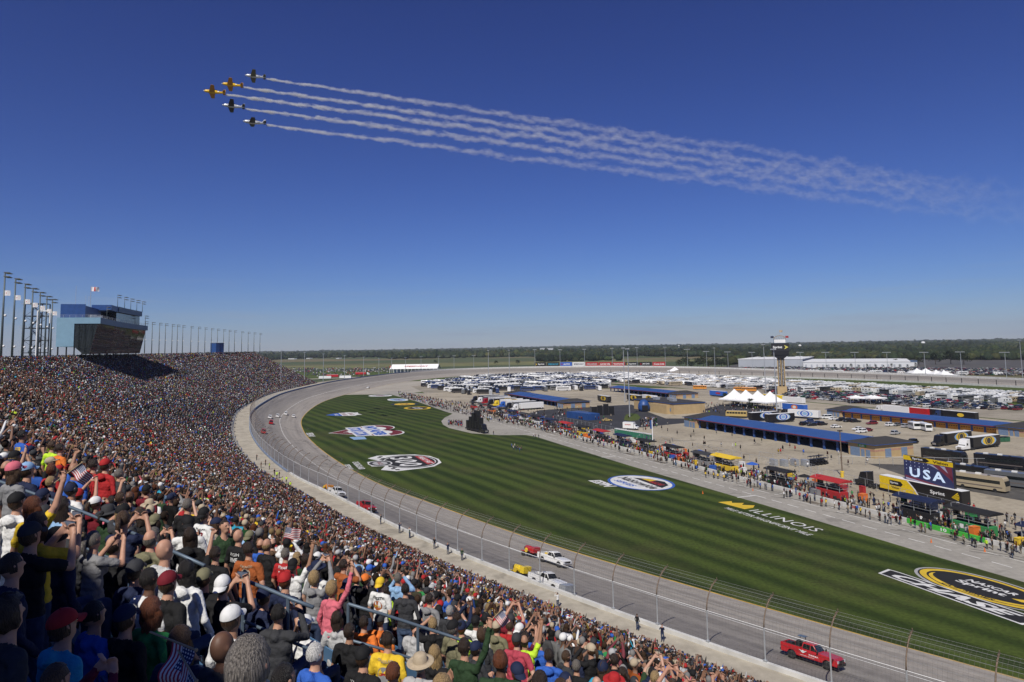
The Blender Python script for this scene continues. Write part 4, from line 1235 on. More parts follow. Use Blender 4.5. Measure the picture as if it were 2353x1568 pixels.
def long_hair(L=.30, w=.10):
 mb = shell(rough(.06), r=(.088, .108, .120), keep=lambda d: d.z > -.55 and (d.y < .5 or d.z > .6) and not (d.y > .15 and d.z < .3))
 b0 = len(mb.v); nu, nv = 10, 7
 for j in range(nv + 1):
  for i in range(nu + 1):
   u = i / nu * math.pi; v = j / nv
   ww = w * (1 + .15 * v) * (1 - .35 * v * v)
   mb.v.append((-ww * math.cos(u) * 1.02, .02 - (.085 + .035 * v) * math.sin(u) - .012 * math.sin(i * 2.1 + j), .13 - L * v + .01 * math.sin(i * 3)))
 for j in range(nv):
  for i in range(nu):
   a = b0 + j * (nu + 1) + i; mb.f.append((a, a + 1, a + nu + 2, a + nu + 1)); mb.m.append(0)
 return mb.mesh('hair', [m_hair], True)
HAIR['long'] = clean(long_hair())
HAIR['bob'] = clean(long_hair(.17, .105))
def ponytail():
 mb = shell(rough(.03), keep=lambda d: d.z > -.5 and (d.y < .55 or d.z > .6) and not (d.y > .15 and d.z < .3))
 mb.tube([(0, -.07, .17), (0, -.13, .15), (0, -.15, .07), (.01, -.13, -.06)], [.022, .034, .032, .008], 8)
 return mb.mesh('hair', [m_hair], True)
HAIR['ponytail'] = clean(ponytail())
def cap_mesh(back=False):
 mb = MB(); sg = 20; rings = 7
 for i in range(rings + 1):
  ph = math.pi / 2 * i / rings
  for k in range(sg):
   t = 2 * math.pi * k / sg
   mb.v.append((.090 * math.sin(ph) * math.cos(t), .015 + .110 * math.sin(ph) * math.sin(t), .148 + .098 * math.cos(ph)))
 for i in range(rings):
  for k in range(sg):
   mb.f.append((i * sg + k, (i + 1) * sg + k, (i + 1) * sg + (k + 1) % sg, i * sg + (k + 1) % sg)); mb.m.append(0)
 s_ = -1 if back else 1
 b0 = len(mb.v); nu = 9
 for j in range(4):
  for i in range(nu + 1):
   a = math.pi * (.14 + .72 * i / nu); v = j / 3
   x = .09 * math.cos(a) * (1 - .12 * v); y = .11 * math.sin(a) + .075 * v * math.sin(a) ** .5
   mb.v.append((x, .015 + s_ * y, .152 - .03 * v - .02 * (math.cos(a) ** 2)))
 for j in range(3):
  for i in range(nu):
   a = b0 + j * (nu + 1) + i; mb.f.append((a, a + 1, a + nu + 2, a + nu + 1)); mb.m.append(0)
 mb.ball((0, .015, .247), .009, 6, 4)
 me = mb.mesh('cap', [m_cap], True)
 return clean(me)
HAT = {'cap': cap_mesh(), 'backwards cap': cap_mesh(True)}
def brim_hat():
 return clean(MB().lathe([(.002, .262), (.05, .258), (.082, .24), (.094, .165), (.096, .15), (.15, .142), (.175, .150), (.176, .145), (.15, .136), (.09, .142)], (0, .012, 0), seg=22).mesh('hat', [m_cap], True))
HAT['brimmed hat'] = brim_hat()
def beanie():
 return clean(shell(rough(.02), r=(.090, .110, .122), keep=lambda d: d.z > .05).mesh('knit_cap', [m_cap], True))
HAT['knit cap'] = beanie()
m_ear = mat('headset_black', (0.02, 0.02, 0.022), 0.4)
def headset():
 mb = MB().tube([(.088 * math.cos(a), .01, .13 + .125 * math.sin(a)) for a in np.linspace(0, math.pi, 11)], .009, 6)
 for sx in (-1, 1): mb.ball((.088 * sx, .005, .115), (.028, .042, .05), 10, 7)
 return mb.mesh('headset', [m_ear], True)
HEADSET = headset()
PAL = {  # cloth colours as reflectance
 'black': (.012, .012, .013), 'charcoal': (.035, .036, .04), 'navy': (.014, .02, .05), 'white': (.62, .62, .61), 'grey': (.20, .20, .205), 'light grey': (.36, .36, .36),
 'red': (.34, .02, .022), 'dark red': (.14, .012, .02), 'blue': (.03, .10, .40), 'light blue': (.22, .36, .55), 'turquoise': (.03, .28, .42), 'yellow': (.62, .42, .03), 'orange': (.62, .16, .03),
 'rust': (.30, .085, .025), 'green': (.03, .20, .06), 'dark green': (.022, .045, .02), 'neon yellow': (.45, .66, .04), 'pink': (.55, .13, .17), 'purple': (.09, .04, .16), 'tan': (.38, .31, .22), 'brown': (.10, .06, .035), 'camouflage': (.16, .15, .09), 'maroon': (.10, .01, .03), 'rose': (.36, .05, .075)}
SKINS = [(.42, .23, .155), (.37, .20, .135), (.45, .265, .19), (.30, .16, .10), (.11, .055, .034), (.40, .21, .145)]
HAIRC = {'brown': (.055, .03, .016), 'dark brown': (.025, .015, .01), 'black': (.012, .01, .009), 'blond': (.28, .19, .09), 'grey': (.28, .27, .26), 'greying': (.13, .115, .10), 'auburn': (.11, .035, .014), 'white': (.5, .49, .47)}
PANTC = [(.03, .045, .09), (.05, .075, .13), (.02, .02, .022), (.09, .11, .15), (.22, .18, .12), (.04, .04, .045), (.15, .16, .17)]
def make_person(loc, face, shirt, sleeve='tee', pose='arms down', female=False, sit=False, hood=False, stout=0, hair='short', hairc='brown', hat=None, hatc='black', headset_=False, skin=0, pants=0, scale=1.0, label=None, group=None, tilt=0.0):
 me, (hp, Rm) = get_body(pose, sleeve, female, sit, hood, stout)
 o = new_obj('person', me, None, loc, face)
 o.scale = (scale * (1 + tilt), scale, scale)
 o['skin'] = [*SKINS[skin], 1.0]; o['shirt'] = [*(PAL[shirt] if isinstance(shirt, str) else shirt), 1.0]; o['pants'] = [*PANTC[pants], 1.0]
 HM = Matrix.Translation(hp) @ Rm.to_4x4()
 def headgear(name, mesh, prop, c):
  h = new_obj(name, mesh, o); h.matrix_basis = HM
  if prop: h[prop] = [*c, 1.0]
  return h
 if hair and not (hat and hair in ('short', 'fringe', 'curly', 'crop')):
  headgear('hair', HAIR[hair], 'hair', HAIRC[hairc])
 elif hair:
  headgear('hair', HAIR['fringe'], 'hair', HAIRC[hairc])
 if hat: headgear({'cap': 'cap', 'backwards cap': 'cap', 'brimmed hat': 'hat', 'knit cap': 'knit_cap'}[hat], HAT[hat], 'hat', PAL[hatc] if isinstance(hatc, str) else hatc)
 if headset_: headgear('headset', HEADSET, None, None)
 tag(o, label, 'person', group)
 o['hp'] = list(hp)
 return o
# ================================================================== CROWD
def st_of(p):
 i = int(np.argmin((TO[:, 0] - p[0]) ** 2 + (TO[:, 1] - p[1]) ** 2))
 t = -((p[0] - TO[i][0]) * TN[i][0] + (p[1] - TO[i][1]) * TN[i][1])
 return SO[i], t, math.atan2(TN[i][1], TN[i][0])
def face_of(ang, off=0.0): return ang - math.pi / 2 + off          # bodies are modelled facing +y
USED = []                                   # hand-placed people: position, pixel box, distance
def place(px, py, dist, shirt, label, h_want=None, **kw):
 d = ray(px, py).normalized()
 dist *= math.sqrt(1 + ((px - PPX) / FOC) ** 2 + ((py - 800) / FOC) ** 2)
 best = None
 for dd in np.arange(max(2.2, dist * .72), dist * 1.35, 0.05):
  p = Vector((0, 0, EYE)) + d * dd
  s, t, a = st_of(p)
  k = max(0, min(N_ROWS - 1, int((t - T_FRONT) / TREAD)))
  h = p.z - row_z(k)
  for sit, hc in ((False, 1.655), (True, 1.235)):
   sc = h / hc
   if kw.get('sit') is not None and sit != kw['sit']: continue
   cost = abs(math.log(max(sc, .05))) * 2.0 + abs(math.log(dd / dist)) * 3.0 + max(0, abs(sc - 1) - .13) * 14
   if best is None or cost < best[0]: best = (cost, p, k, sit, sc, a, dd)
 cost, p, k, sit, sc, a, dd = best
 sc = max(.84, min(1.14, sc))
 kw = dict(kw); kw['sit'] = sit
 turn = kw.pop('turn', random.uniform(.15, .6)); size = kw.pop('size', 1.0)
 print(f'{label[:44]:44s} want {dist} got {dd:.1f} sit {sit} scale {sc:.2f}')
 o = make_person((p.x, p.y, p.z - (1.235 if sit else 1.655) * sc), face_of(a, turn), shirt, scale=sc * size, label=label, group=None, **kw)
 w = .30 / dd * FOC
 USED.append((p, (px - w, py - w * .7, px + w, py + w * 2.2), dd))
 return o
def print_on(o, items, z0=1.27, sitdrop=0):
 """lettering laid on the back of the shirt"""
 me = o.data
 bvh = BVHTree.FromPolygons([v.co for v in me.vertices], [tuple(p.vertices) for p in me.polygons])
 dz = -.42 if o['hp'][2] < 1.3 else 0
 for (s, w, h, x, z, col, kw) in items:
  vs, fs = [], []
  if s is None:
   n_ = 20; pts = [Vector((w / 2 * math.cos(2 * math.pi * k / n_), h / 2 * math.sin(2 * math.pi * k / n_), 0)) for k in range(n_)]
   vs = [Vector((0, 0, 0))] + pts; fs = [(0, 1 + k, 1 + (k + 1) % n_) for k in range(n_)]
  else:
   tv, fs = text_mesh(s, 1.0, **kw)
   ww = max(v.x for v in tv) - min(v.x for v in tv); hh = max(v.y for v in tv) - min(v.y for v in tv)
   cx = (max(v.x for v in tv) + min(v.x for v in tv)) / 2; cy = (max(v.y for v in tv) + min(v.y for v in tv)) / 2
   vs = [Vector(((v.x - cx) / ww * w, (v.y - cy) / hh * h, 0)) for v in tv]
  out = []
  for v in vs:
   q = Vector((x + v.x, -1.0, z + dz + v.y))
   hit = bvh.ray_cast(q, Vector((0, 1, 0)))
   y = hit[0].y if hit[0] is not None and hit[0].y < .05 else -.1
   out.append((q.x, y - (.004 if s is None else .007), q.z))
  MB().add(out, fs).build('shirt_print', mat('print_' + col, PAL[col], .8, var=.05), o, normals=False)
# ---- flags held in hands
m_usflag, n, l, b = node_mat('striped_flag_cloth')
tc = n.new('ShaderNodeTexCoord'); sx = n.new('ShaderNodeSeparateXYZ'); l.new(tc.outputs['UV'], sx.inputs[0])
def mth(op, a, b_=None, c=None):
 q = n.new('ShaderNodeMath'); q.operation = op
 for i, v in enumerate((a, b_, c)):
  if v is None: continue
  if isinstance(v, (int, float)): q.inputs[i].default_value = v
  else: l.new(v, q.inputs[i])
 return q.outputs[0]
fr_ = mth('FRACT', mth('MULTIPLY', sx.outputs['Y'], 6.5))
red_ = mth('GREATER_THAN', fr_, 0.5)
red_ = mth('SUBTRACT', 1.0, red_)
canton = mth('MULTIPLY', mth('LESS_THAN', sx.outputs['X'], 0.42), mth('GREATER_THAN', sx.outputs['Y'], 0.46))
su_ = mth('SUBTRACT', mth('FRACT', mth('MULTIPLY', sx.outputs['X'], 6 / 0.42)), .5)
row_ = mth('FLOOR', mth('MULTIPLY', mth('SUBTRACT', sx.outputs['Y'], .46), 5 / .54))
sv_ = mth('SUBTRACT', mth('FRACT', mth('MULTIPLY', mth('SUBTRACT', sx.outputs['Y'], .46), 5 / .54)), .5)
star = mth('LESS_THAN', mth('ADD', mth('MULTIPLY', su_, su_), mth('MULTIPLY', sv_, sv_)), 0.07)
mxa = n.new('ShaderNodeMix'); mxa.data_type = 'RGBA'; l.new(red_, mxa.inputs['Factor']); mxa.inputs['A'].default_value = (.62, .60, .58, 1); mxa.inputs['B'].default_value = (.33, .02, .035, 1)
mxb = n.new('ShaderNodeMix'); mxb.data_type = 'RGBA'; l.new(star, mxb.inputs['Factor']); mxb.inputs['A'].default_value = (.02, .03, .10, 1); mxb.inputs['B'].default_value = (.62, .62, .62, 1)
mxc = n.new('ShaderNodeMix'); mxc.data_type = 'RGBA'; l.new(canton, mxc.inputs['Factor']); l.new(mxa.outputs['Result'], mxc.inputs['A']); l.new(mxb.outputs['Result'], mxc.inputs['B'])
l.new(mxc.outputs['Result'], b.inputs['Base Color']); b.inputs['Roughness'].default_value = .8
m_stick = mat('flag_stick', (.30, .22, .12), .6)
def hand_flag(M, label, w=.28, h=.19, group='small striped flags held in the crowd'):
 """flag on a stick; M places the stick (local z up the stick, cloth along local x)"""
 o = empty('hand_flag', (0, 0, 0), 0, label, 'flag', group); o.matrix_world = M
 MB().tube([(0, 0, -.12), (0, 0, h * 1.5)], .006, 6).ball((0, 0, h * 1.5), .012, 6, 4).build('stick', m_stick, o)
 mb = MB(); mb.uv = []; nu, nv = 12, 8
 for j in range(nv + 1):
  for i in range(nu + 1):
   u, v = i / nu, j / nv
   mb.v.append((.006 + u * w * .96, .035 * math.sin(u * 8 + v) * (.2 + u), h * 1.45 - h * (1 - v) - .05 * u * u * h)); mb.uv.append((u, v))
 mb.f = [(j * (nu + 1) + i, j * (nu + 1) + i + 1, (j + 1) * (nu + 1) + i + 1, (j + 1) * (nu + 1) + i) for j in range(nv) for i in range(nu)]; mb.m = [0] * len(mb.f)
 mb.build('cloth', m_usflag, o, smooth=True, normals=False)
 return o
def flag_at(o, side, label, yaw=0.0, tip=0.4, w=.28, h=.19):
 """put a flag into a person's raised hand; side +1 right hand"""
 arm = RAISE
 loc = Vector((arm[1][0] * side, arm[1][1] + .02, arm[1][2] + .08))
 M = Matrix.LocRotScale(o.location, o.rotation_euler, o.scale) @ Matrix.Translation(loc)
 p = M.to_translation()
 return hand_flag(Matrix.Translation(p) @ Matrix.Rotation(yaw, 4, 'Z') @ Matrix.Rotation(tip, 4, 'Y'), label, w, h)
m_phone = mat('phone_case', (.02, .02, .022), .25, spec=.6)
m_screen = mat('phone_screen', (.10, .13, .18), .1, spec=.8)
def phone_at(o, high, label):
 arm = PHONEH if high else PHONE
 M = Matrix.LocRotScale(o.location, o.rotation_euler, o.scale) @ Matrix.Translation((0, arm[1][1] + .04, arm[1][2] + .09 - (.42 if o['hp'][2] < 1.3 else 0)))
 t = empty('phone', (0, 0, 0), 0, label, 'phone', 'phones held up in the crowd'); t.matrix_world = M
 MB().box((0, 0, 0), (.155, .011, .078)).build('case', m_phone, t)
 MB().box((0, -.007, 0), (.142, .003, .068)).build('screen', m_screen, t)
 return t
HAND = [
 # px, py, distance, shirt, label, options
 (576, 1528, 2.9, 'charcoal', 'person with thick swept grey brown hair seen from behind, closest in the crowd', dict(hair='short', hairc='greying', size=1.0)),
 (416, 1470, 5.2, 'navy', 'person with long brown hair and two striped flags stuck in it', dict(hair='long', hairc='brown', female=True)),
 (534, 1420, 6.6, 'white', 'person in white cap and white T-shirt behind the swept grey hair', dict(hat='cap', hatc='white', hair='crop', skin=3)),
 (514, 1486, 4.9, 'charcoal', 'person with shaved brown head beside the swept grey hair', dict(hair=None, skin=4)),
 (148, 1436, 5.2, 'turquoise', 'person in red cap and turquoise hooded top', dict(hat='cap', hatc='red', hood=True, sleeve='long', hair='short')),
 (134, 1512, 4.0, 'maroon', 'child with brown hair in maroon sleeves below the red cap', dict(hair='short', hairc='brown', sleeve='long', pose='taking a photo', size=.92)),
 (219, 1410, 6.0, 'blue', 'person in blue jacket with black hair next to the red cap', dict(hair='short', hairc='black', sleeve='long')),
 (72, 1228, 6.3, 'black', 'person in charcoal cap and black top below the upper handrail', dict(hat='cap', hatc='charcoal', hair='short', pose='taking a photo')),
 (131, 1240, 7.0, 'navy', 'person in navy jacket and black knit cap', dict(hat='knit cap', hatc='black', hair=None, sleeve='long')),
 (216, 1240, 8.0, 'grey', 'person with greying ponytail in grey top', dict(hair='ponytail', hairc='greying', female=True, pose='taking a photo')),
 (263, 1252, 8.0, 'black', 'person in black with a bald crown and fringe of dark hair', dict(hair='fringe', hairc='dark brown', stout=1)),
 (347, 1238, 9.0, 'camouflage', 'person in camouflage hood with bald reddish head', dict(hair='fringe', hairc='greying', hood=True, sleeve='long')),
 (380, 1263, 8.0, (.45, .45, .45), 'person with shaved head in black and white shirt', dict(hair=None, stout=1, skin=0)),
 (388, 1338, 7.6, 'black', 'person in black and red cap below the shaved head', dict(hat='cap', hatc='dark red', hair='short')),
 (430, 1310, 8.0, 'white', 'person in white hooded top with black hair', dict(hair='bob', hairc='black', hood=True, sleeve='long', female=True, skin=4)),
 (345, 1330, 7.0, 'white', 'person in plain white T-shirt left of the red and black cap', dict(hair='short', hairc='black', skin=4)),
 (313, 1310, 7.3, 'navy', 'person in slate cap and navy jacket', dict(hat='cap', hatc='charcoal', hair='short', sleeve='long')),
 (470, 1328, 9.0, 'black', 'person in camouflage cap and black T-shirt with white print', dict(hat='cap', hatc='camouflage', hair='short', stout=1)),
 (513, 1344, 8.5, 'black', 'person in white and purple cap taking a photo', dict(hat='backwards cap', hatc='white', pose='taking a photo', hair='crop')),
 (516, 1210, 11.2, 'dark green', 'person standing in dark green hooded top turned towards the track', dict(hood=True, sleeve='long', hair='crop', hairc='dark brown', turn=-1.5, stout=1, pose='arms folded in front', sit=False)),
 (470, 1181, 12.6, 'white', 'person in black cap and white T-shirt with number print on the back', dict(hat='backwards cap', hatc='black', hair='crop', stout=1, sit=False)),
 (549, 1232, 12.0, 'black', 'person in black T-shirt with white lettering on the back', dict(hair=None, sit=False)),
 (573, 1262, 11.2, 'rust', 'person in rust coloured T-shirt with tan print', dict(hair='short', hairc='dark brown', sit=False)),
 (172, 1080, 12.0, 'blue', 'tall person in bright blue T-shirt with one arm raised', dict(hair='fringe', hairc='dark brown', pose='arm pointing up', stout=1, skin=3)),
 (78, 1163, 7.6, 'yellow', 'person with auburn hair in yellow top raising a flag', dict(hair='bob', hairc='auburn', pose='one arm raised', female=True)),
 (40, 1152, 8.0, 'white', 'person in white hooded top and black cap by the upper handrail', dict(hat='cap', hatc='black', hood=True, sleeve='long', hair='short')),
 (88, 1204, 6.6, 'yellow', 'person with brown hair in plain yellow top holding a phone', dict(hair='bob', hairc='dark brown', female=True, pose='taking a photo')),
 (275, 1089, 13.0, 'charcoal', 'person in charcoal T-shirt standing below the red jacket', dict(hair='short', hairc='greying', sleeve='tee', stout=1)),
 (243, 1068, 13.0, 'red', 'person in bright red jacket and red cap', dict(hat='cap', hatc='red', sleeve='long', hood=True, hair='short')),
 (338, 1126, 14.0, 'dark red', 'person in dark red T-shirt and black cap', dict(hat='cap', hatc='black', hair='short')),
 (432, 1160, 14.0, 'black', 'broad person in black vest with greying hair', dict(hair='short', hairc='greying', stout=1)),
 (674, 1298, 12.8, 'white', 'person in black cap and white T-shirt punching the air', dict(hat='backwards cap', hatc='black', hair='crop', pose='one arm raised', sit=False, skin=3)),
 (723, 1328, 12.2, 'grey', 'person with short blond hair in grey hooded top holding up a phone', dict(hair='curly', hairc='blond', hood=True, sleeve='long', pose='holding a phone up high', female=True, sit=False)),
 (764, 1352, 11.2, 'pink', 'person with curly blond hair in pink top with one arm raised', dict(hair='curly', hairc='blond', sleeve='long', pose='one arm raised', female=True, sit=False, stout=1)),
 (703, 1434, 9.2, 'white', 'person in white cap and broad white T-shirt, seated', dict(hat='cap', hatc='white', hair='short', stout=1)),
 (726, 1502, 8.0, 'blue', 'person with grey hair in royal blue hooded top', dict(hair='short', hairc='white', hood=True, sleeve='long', stout=1)),
 (836, 1508, 8.4, 'black', 'person in black cap and black T-shirt with green and yellow print', dict(hat='cap', hatc='black', hair='short')),
 (892, 1470, 9.6, 'yellow', 'person in bright yellow T-shirt with round print and headset', dict(hair='short', hairc='dark brown', headset_=True, stout=1)),
 (837, 1430, 12.0, 'orange', 'person in orange T-shirt with dark hair', dict(hair='short', hairc='dark brown', female=True)),
 (874, 1424, 12.0, 'orange', 'person in orange T-shirt and grey cap', dict(hat='cap', hatc='charcoal', hair='short', stout=1)),
 (968, 1524, 9.0, 'light grey', 'person in tan brimmed hat and pale shirt', dict(hat='brimmed hat', hatc='tan', hair='short', hairc='grey')),
 (1068, 1486, 9.0, 'dark green', 'person in dark sweater raising a small flag on a stick', dict(hair='short', hairc='dark brown', sleeve='long', pose='one arm raised', stout=1)),
 (1188, 1470, 12.0, 'rose', 'person in rose red T-shirt with hands on hips', dict(hat='cap', hatc='charcoal', hair='short', pose='hands on hips', stout=1, skin=2)),
 (1262, 1506, 12.0, 'blue', 'person in blue hooded top with dark hair', dict(hair='short', hairc='dark brown', hood=True, sleeve='long')),
 (804, 1450, 10.0, 'black', 'person in black with shaved head between pink top and orange T-shirt', dict(hair='crop', hairc='dark brown', stout=1, skin=3)),
 (955, 1440, 13.0, 'light grey', 'person in pale grey T-shirt and black cap', dict(hat='cap', hatc='black', hair='short', stout=1)),
 (1142, 1440, 14.0, 'camouflage', 'person in olive hooded top with beige cap', dict(hat='cap', hatc='tan', hood=True, sleeve='long', hair='short')),
 (790, 1298, 14.0, 'rust', 'person in brown red T-shirt with both hands on the head', dict(hair='short', hairc='dark brown', pose='hands at the face')),
 (840, 1332, 14.0, 'black', 'person in orange cap and black jacket', dict(hat='cap', hatc='orange', hair='short', sleeve='long')),
 (875, 1340, 14.0, 'white', 'person in yellow cap and white T-shirt with lettering and picture print', dict(hat='backwards cap', hatc='yellow', hair='crop')),
 (915, 1328, 15.0, 'light blue', 'person in light blue shirt with hands behind the head', dict(hair='short', hairc='greying', sleeve='long', pose='hands at the face')),
 (932, 1354, 14.0, 'charcoal', 'person standing in charcoal jacket and blue jeans', dict(hair='short', hairc='black', sleeve='long', pose='arms down', sit=False, pants=1)),
 (987, 1376, 14.0, 'grey', 'person standing in grey hooded top', dict(hair='short', hairc='dark brown', hood=True, sleeve='long', sit=False)),
 (1172, 1438, 15.5, 'red', 'person in bright red T-shirt behind the rose red T-shirt', dict(hair='short', hairc='brown')),
 (1241, 1474, 15.5, 'blue', 'person in royal blue T-shirt ahead of the rose red T-shirt', dict(hair='short', hairc='dark brown', female=True)),
 (657, 1273, 13.2, 'red', 'person in red T-shirt with white number on the back', dict(hair='short', hairc='greying', stout=1)),
 (52, 1000, 14.0, 'blue', 'broad person in blue shirt with yellow and red lettering', dict(hair='short', hairc='black', stout=1, sit=False, skin=3)),
 (120, 1024, 16.0, 'neon yellow', 'person in neon yellow vest beside the orange vest', dict(hair='short', hairc='brown')),
 (139, 1030, 16.0, 'orange', 'person in orange vest beside the neon yellow vest', dict(hair='short', hairc='dark brown')),
 (34, 1080, 9.6, 'grey', 'person in bright pink cap', dict(hat='cap', hatc='pink', hair='bob', hairc='brown', female=True)),
 (64, 1080, 11.0, 'navy', 'person in white and blue cap next to the pink cap', dict(hat='cap', hatc='light blue', hair='short')),
 (216, 1068, 12.0, 'red', 'person in loose red shirt shading the eyes', dict(hair='short', hairc='dark brown', pose='shading the eyes', stout=1)),
 (30, 1300, 5.6, 'navy', 'person in dark plaid shirt low at the edge of the crowd', dict(hair='short', hairc='dark brown', sleeve='long')),
 (20, 1410, 4.4, 'charcoal', 'person with bushy dark hair and charcoal jacket above the turquoise top', dict(hair='curly', hairc='dark brown', sleeve='long')),
 (290, 1420, 6.2, 'black', 'person in black with dark cap between red cap and flags', dict(hat='cap', hatc='navy', hair='short', sleeve='long')),
 (350, 1400, 6.4, 'green', 'person in green top with auburn hair above the two flags', dict(hair='bob', hairc='auburn', female=True)),
 (608, 1370, 9.4, 'navy', 'person in navy cap and printed navy top', dict(hat='cap', hatc='navy', hair='short')),
 (640, 1410, 8.4, 'charcoal', 'person in black jacket holding a phone near the white caps', dict(hair='short', hairc='black', sleeve='long', pose='taking a photo')),
 (1000, 1500, 10.5, 'black', 'person in plaid shirt between tan hat and dark sweater', dict(hair='long', hairc='blond', female=True)),
 (905, 1545, 8.0, 'charcoal', 'person in black with brown hair below the yellow T-shirt', dict(hair='short', hairc='auburn')),
 (655, 1560, 5.5, 'navy', 'person in dark blue jacket low beside the swept grey hair', dict(hair='crop', hairc='black', sleeve='long')),
 (775, 1420, 11.5, 'light grey', 'person with dark hair in pale shirt behind the pink top', dict(hair='bob', hairc='dark brown', female=True)),
 (1325, 1530, 13.5, 'black', 'person in black jacket beside the blue hooded top', dict(hair='short', hairc='greying', sleeve='long')),
]
PEOPLE = {}
for h_ in HAND:
 PEOPLE[h_[4]] = place(h_[0], h_[1], h_[2], h_[3], h_[4], **h_[5])
def who(s): return next(o for k, o in PEOPLE.items() if s in k)
T_ = dict(bold=.02)
print_on(who('number print'), [('29', .20, .13, 0, 1.30, 'dark red', dict(bold=.03, shear=.2)), ('RACE DAY', .24, .03, 0, 1.41, 'charcoal', T_), (None, .26, .10, 0, 1.17, 'grey', {})])
print_on(who('white lettering'), [('HIGH', .20, .05, 0, 1.37, 'white', T_), ('FIVE', .17, .07, 0, 1.28, 'white', T_)])
print_on(who('rust coloured'), [(None, .18, .22, 0, 1.27, 'tan', {}), ('CHICAGO', .22, .035, 0, 1.41, 'tan', T_)])
print_on(who('green and yellow print'), [('JOHN DEERE', .30, .055, 0, 1.37, 'white', T_), (None, .11, .10, -.07, 1.26, 'green', {}), (None, .11, .10, .07, 1.26, 'yellow', {})])
print_on(who('bright yellow'), [(None, .20, .20, 0, 1.24, 'grey', {}), ('CHICAGOLAND', .24, .04, 0, 1.41, 'tan', T_), (None, .16, .05, 0, 1.24, 'red', {})])
print_on(who('lettering and picture'), [('KENSETH', .26, .06, 0, 1.39, 'black', T_), (None, .22, .18, 0, 1.25, 'rust', {}), (None, .14, .08, 0, 1.22, 'yellow', {})])
print_on(who('white number on the back'), [('STEWART', .24, .045, 0, 1.42, 'white', T_), ('14', .18, .15, 0, 1.28, 'white', dict(bold=.03))])
print_on(who('yellow and red lettering'), [('MARTIN', .28, .08, 0, 1.36, 'yellow', dict(bold=.04, shear=.2))])
print_on(who('camouflage cap'), [(None, .10, .13, .05, 1.33, 'grey', {})])
for key, lab in (('auburn hair in yellow', 'striped flag in the raised hand of the yellow top'), ('dark sweater', 'striped flag drooping from its stick above the dark sweater')):
 flag_at(who(key), 1, lab, yaw=.3, tip=.9, w=.21, h=.14)
flag_at(who('punching the air'), -1, 'small striped flag between white T-shirt and grey hooded top', yaw=.2, tip=.2, w=.3, h=.2)
for key, hi, lab in (('holding up a phone', True, 'phone held up high by the blond grey hooded top'), ('white and purple', False, 'phone in front of the white and purple cap'), ('near the white caps', False, 'phone with lit screen held by the black jacket'), ('plain yellow top', False, 'phone held by the plain yellow top'), ('charcoal cap and black', False, 'phone held by the charcoal cap')):
 phone_at(who(key), hi, lab)
w_ = who('two striped flags')
for (px, py, dd, lab, yaw, tip, w, h) in ((410, 1496, 4.85, 'large striped flag hanging from the long brown hair', .5, 0, .38, .27), (374, 1464, 4.95, 'smaller striped flag half hidden behind the larger one', .9, 0, .28, .2)):
 p = Vector((0, 0, EYE)) + ray(px, py).normalized() * dd
 hand_flag(Matrix.Translation(p) @ Matrix.Rotation(yaw, 4, 'Z') @ Matrix.Rotation(R(108), 4, 'Y') @ Matrix.Rotation(R(80), 4, 'X'), lab, w=w, h=h, group='striped flags worn in the long brown hair')
# ---- the rest of the stand: positions seat by seat
seats_ = []
rr = random.Random(5)
for k in range(N_ROWS):
 t = row_t(k) + .36
 s = 0.0
 while s < S_END - .6:
  s += .50 + rr.random() * .13
  if in_aisle(s) or rr.random() > .955: continue
  seats_.append((s, t + rr.uniform(-.2, .2), k))
seats_ = np.array(seats_)
X, Y, NX, NY, _z = Wat(seats_[:, 0])
SX, SY = X - NX * seats_[:, 1], Y - NY * seats_[:, 1]
SZ = np.array([row_z(int(k)) for k in seats_[:, 2]])
SA = np.arctan2(NY, NX)
c_ = np.stack([SX, SY, SZ + 1.4 - EYE], 1) @ np.array(CAMROT)
dep = -c_[:, 2]
ok = dep > 1.0
u_ = np.where(ok, PPX + FOC * c_[:, 0] / np.maximum(dep, .1), -9999); v_ = np.where(ok, PPY - FOC * c_[:, 1] / np.maximum(dep, .1), -9999)
ok &= (u_ > -260) & (u_ < 2353 + 200) & (v_ < 1568 + 260)
DIST = np.sqrt(SX ** 2 + SY ** 2 + (SZ + 1.4 - EYE) ** 2)
ok &= (DIST > 7.4) | ((DIST > 6.2) & (u_ > 640))
for (p, bx, dd) in USED:
 near = ((SX - p.x) ** 2 + (SY - p.y) ** 2) < .42 ** 2
 ok &= ~near
 ok &= ~((DIST < dd - .3) & (u_ > bx[0]) & (u_ < bx[2]) & (v_ > bx[1] - 25) & (v_ < bx[3]))
# a few emptier patches and the photographers' gaps
hole = (seats_[:, 0] > S_CAM + 200) & (RNG.random(len(ok)) < .10 + .16 * (np.sin(seats_[:, 0] * .9 + np.floor(seats_[:, 2] / 6)) > .72) * (seats_[:, 2] > 25))
for (px, py, w, h, pr) in ((325, 955, 22, 22, .55), (345, 1020, 25, 35, .5), (560, 870, 60, 30, .25), (420, 850, 60, 25, .25)):
 hole |= (abs(u_ - px) < w) & (abs(v_ - py) < h) & (RNG.random(len(ok)) < pr)
ok &= ~hole
idx = np.where(ok)[0]
idx = idx[np.argsort(DIST[idx])]
N_IND = 185
ind = idx[:N_IND]; rest = idx[N_IND:]
print('crowd', len(idx), 'individual range', DIST[ind[-1]])
W_SH = [('black', 25), ('charcoal', 11), ('navy', 11), ('white', 17), ('grey', 7), ('light grey', 7), ('red', 9), ('dark red', 3), ('blue', 6), ('light blue', 5), ('yellow', 1.8), ('orange', 1.0), ('green', 2.5), ('dark green', 2), ('neon yellow', 1.5), ('pink', 2), ('purple', 1), ('tan', 1.5), ('brown', 1.5), ('camouflage', 2), ('turquoise', 1), ('maroon', 1.5)]
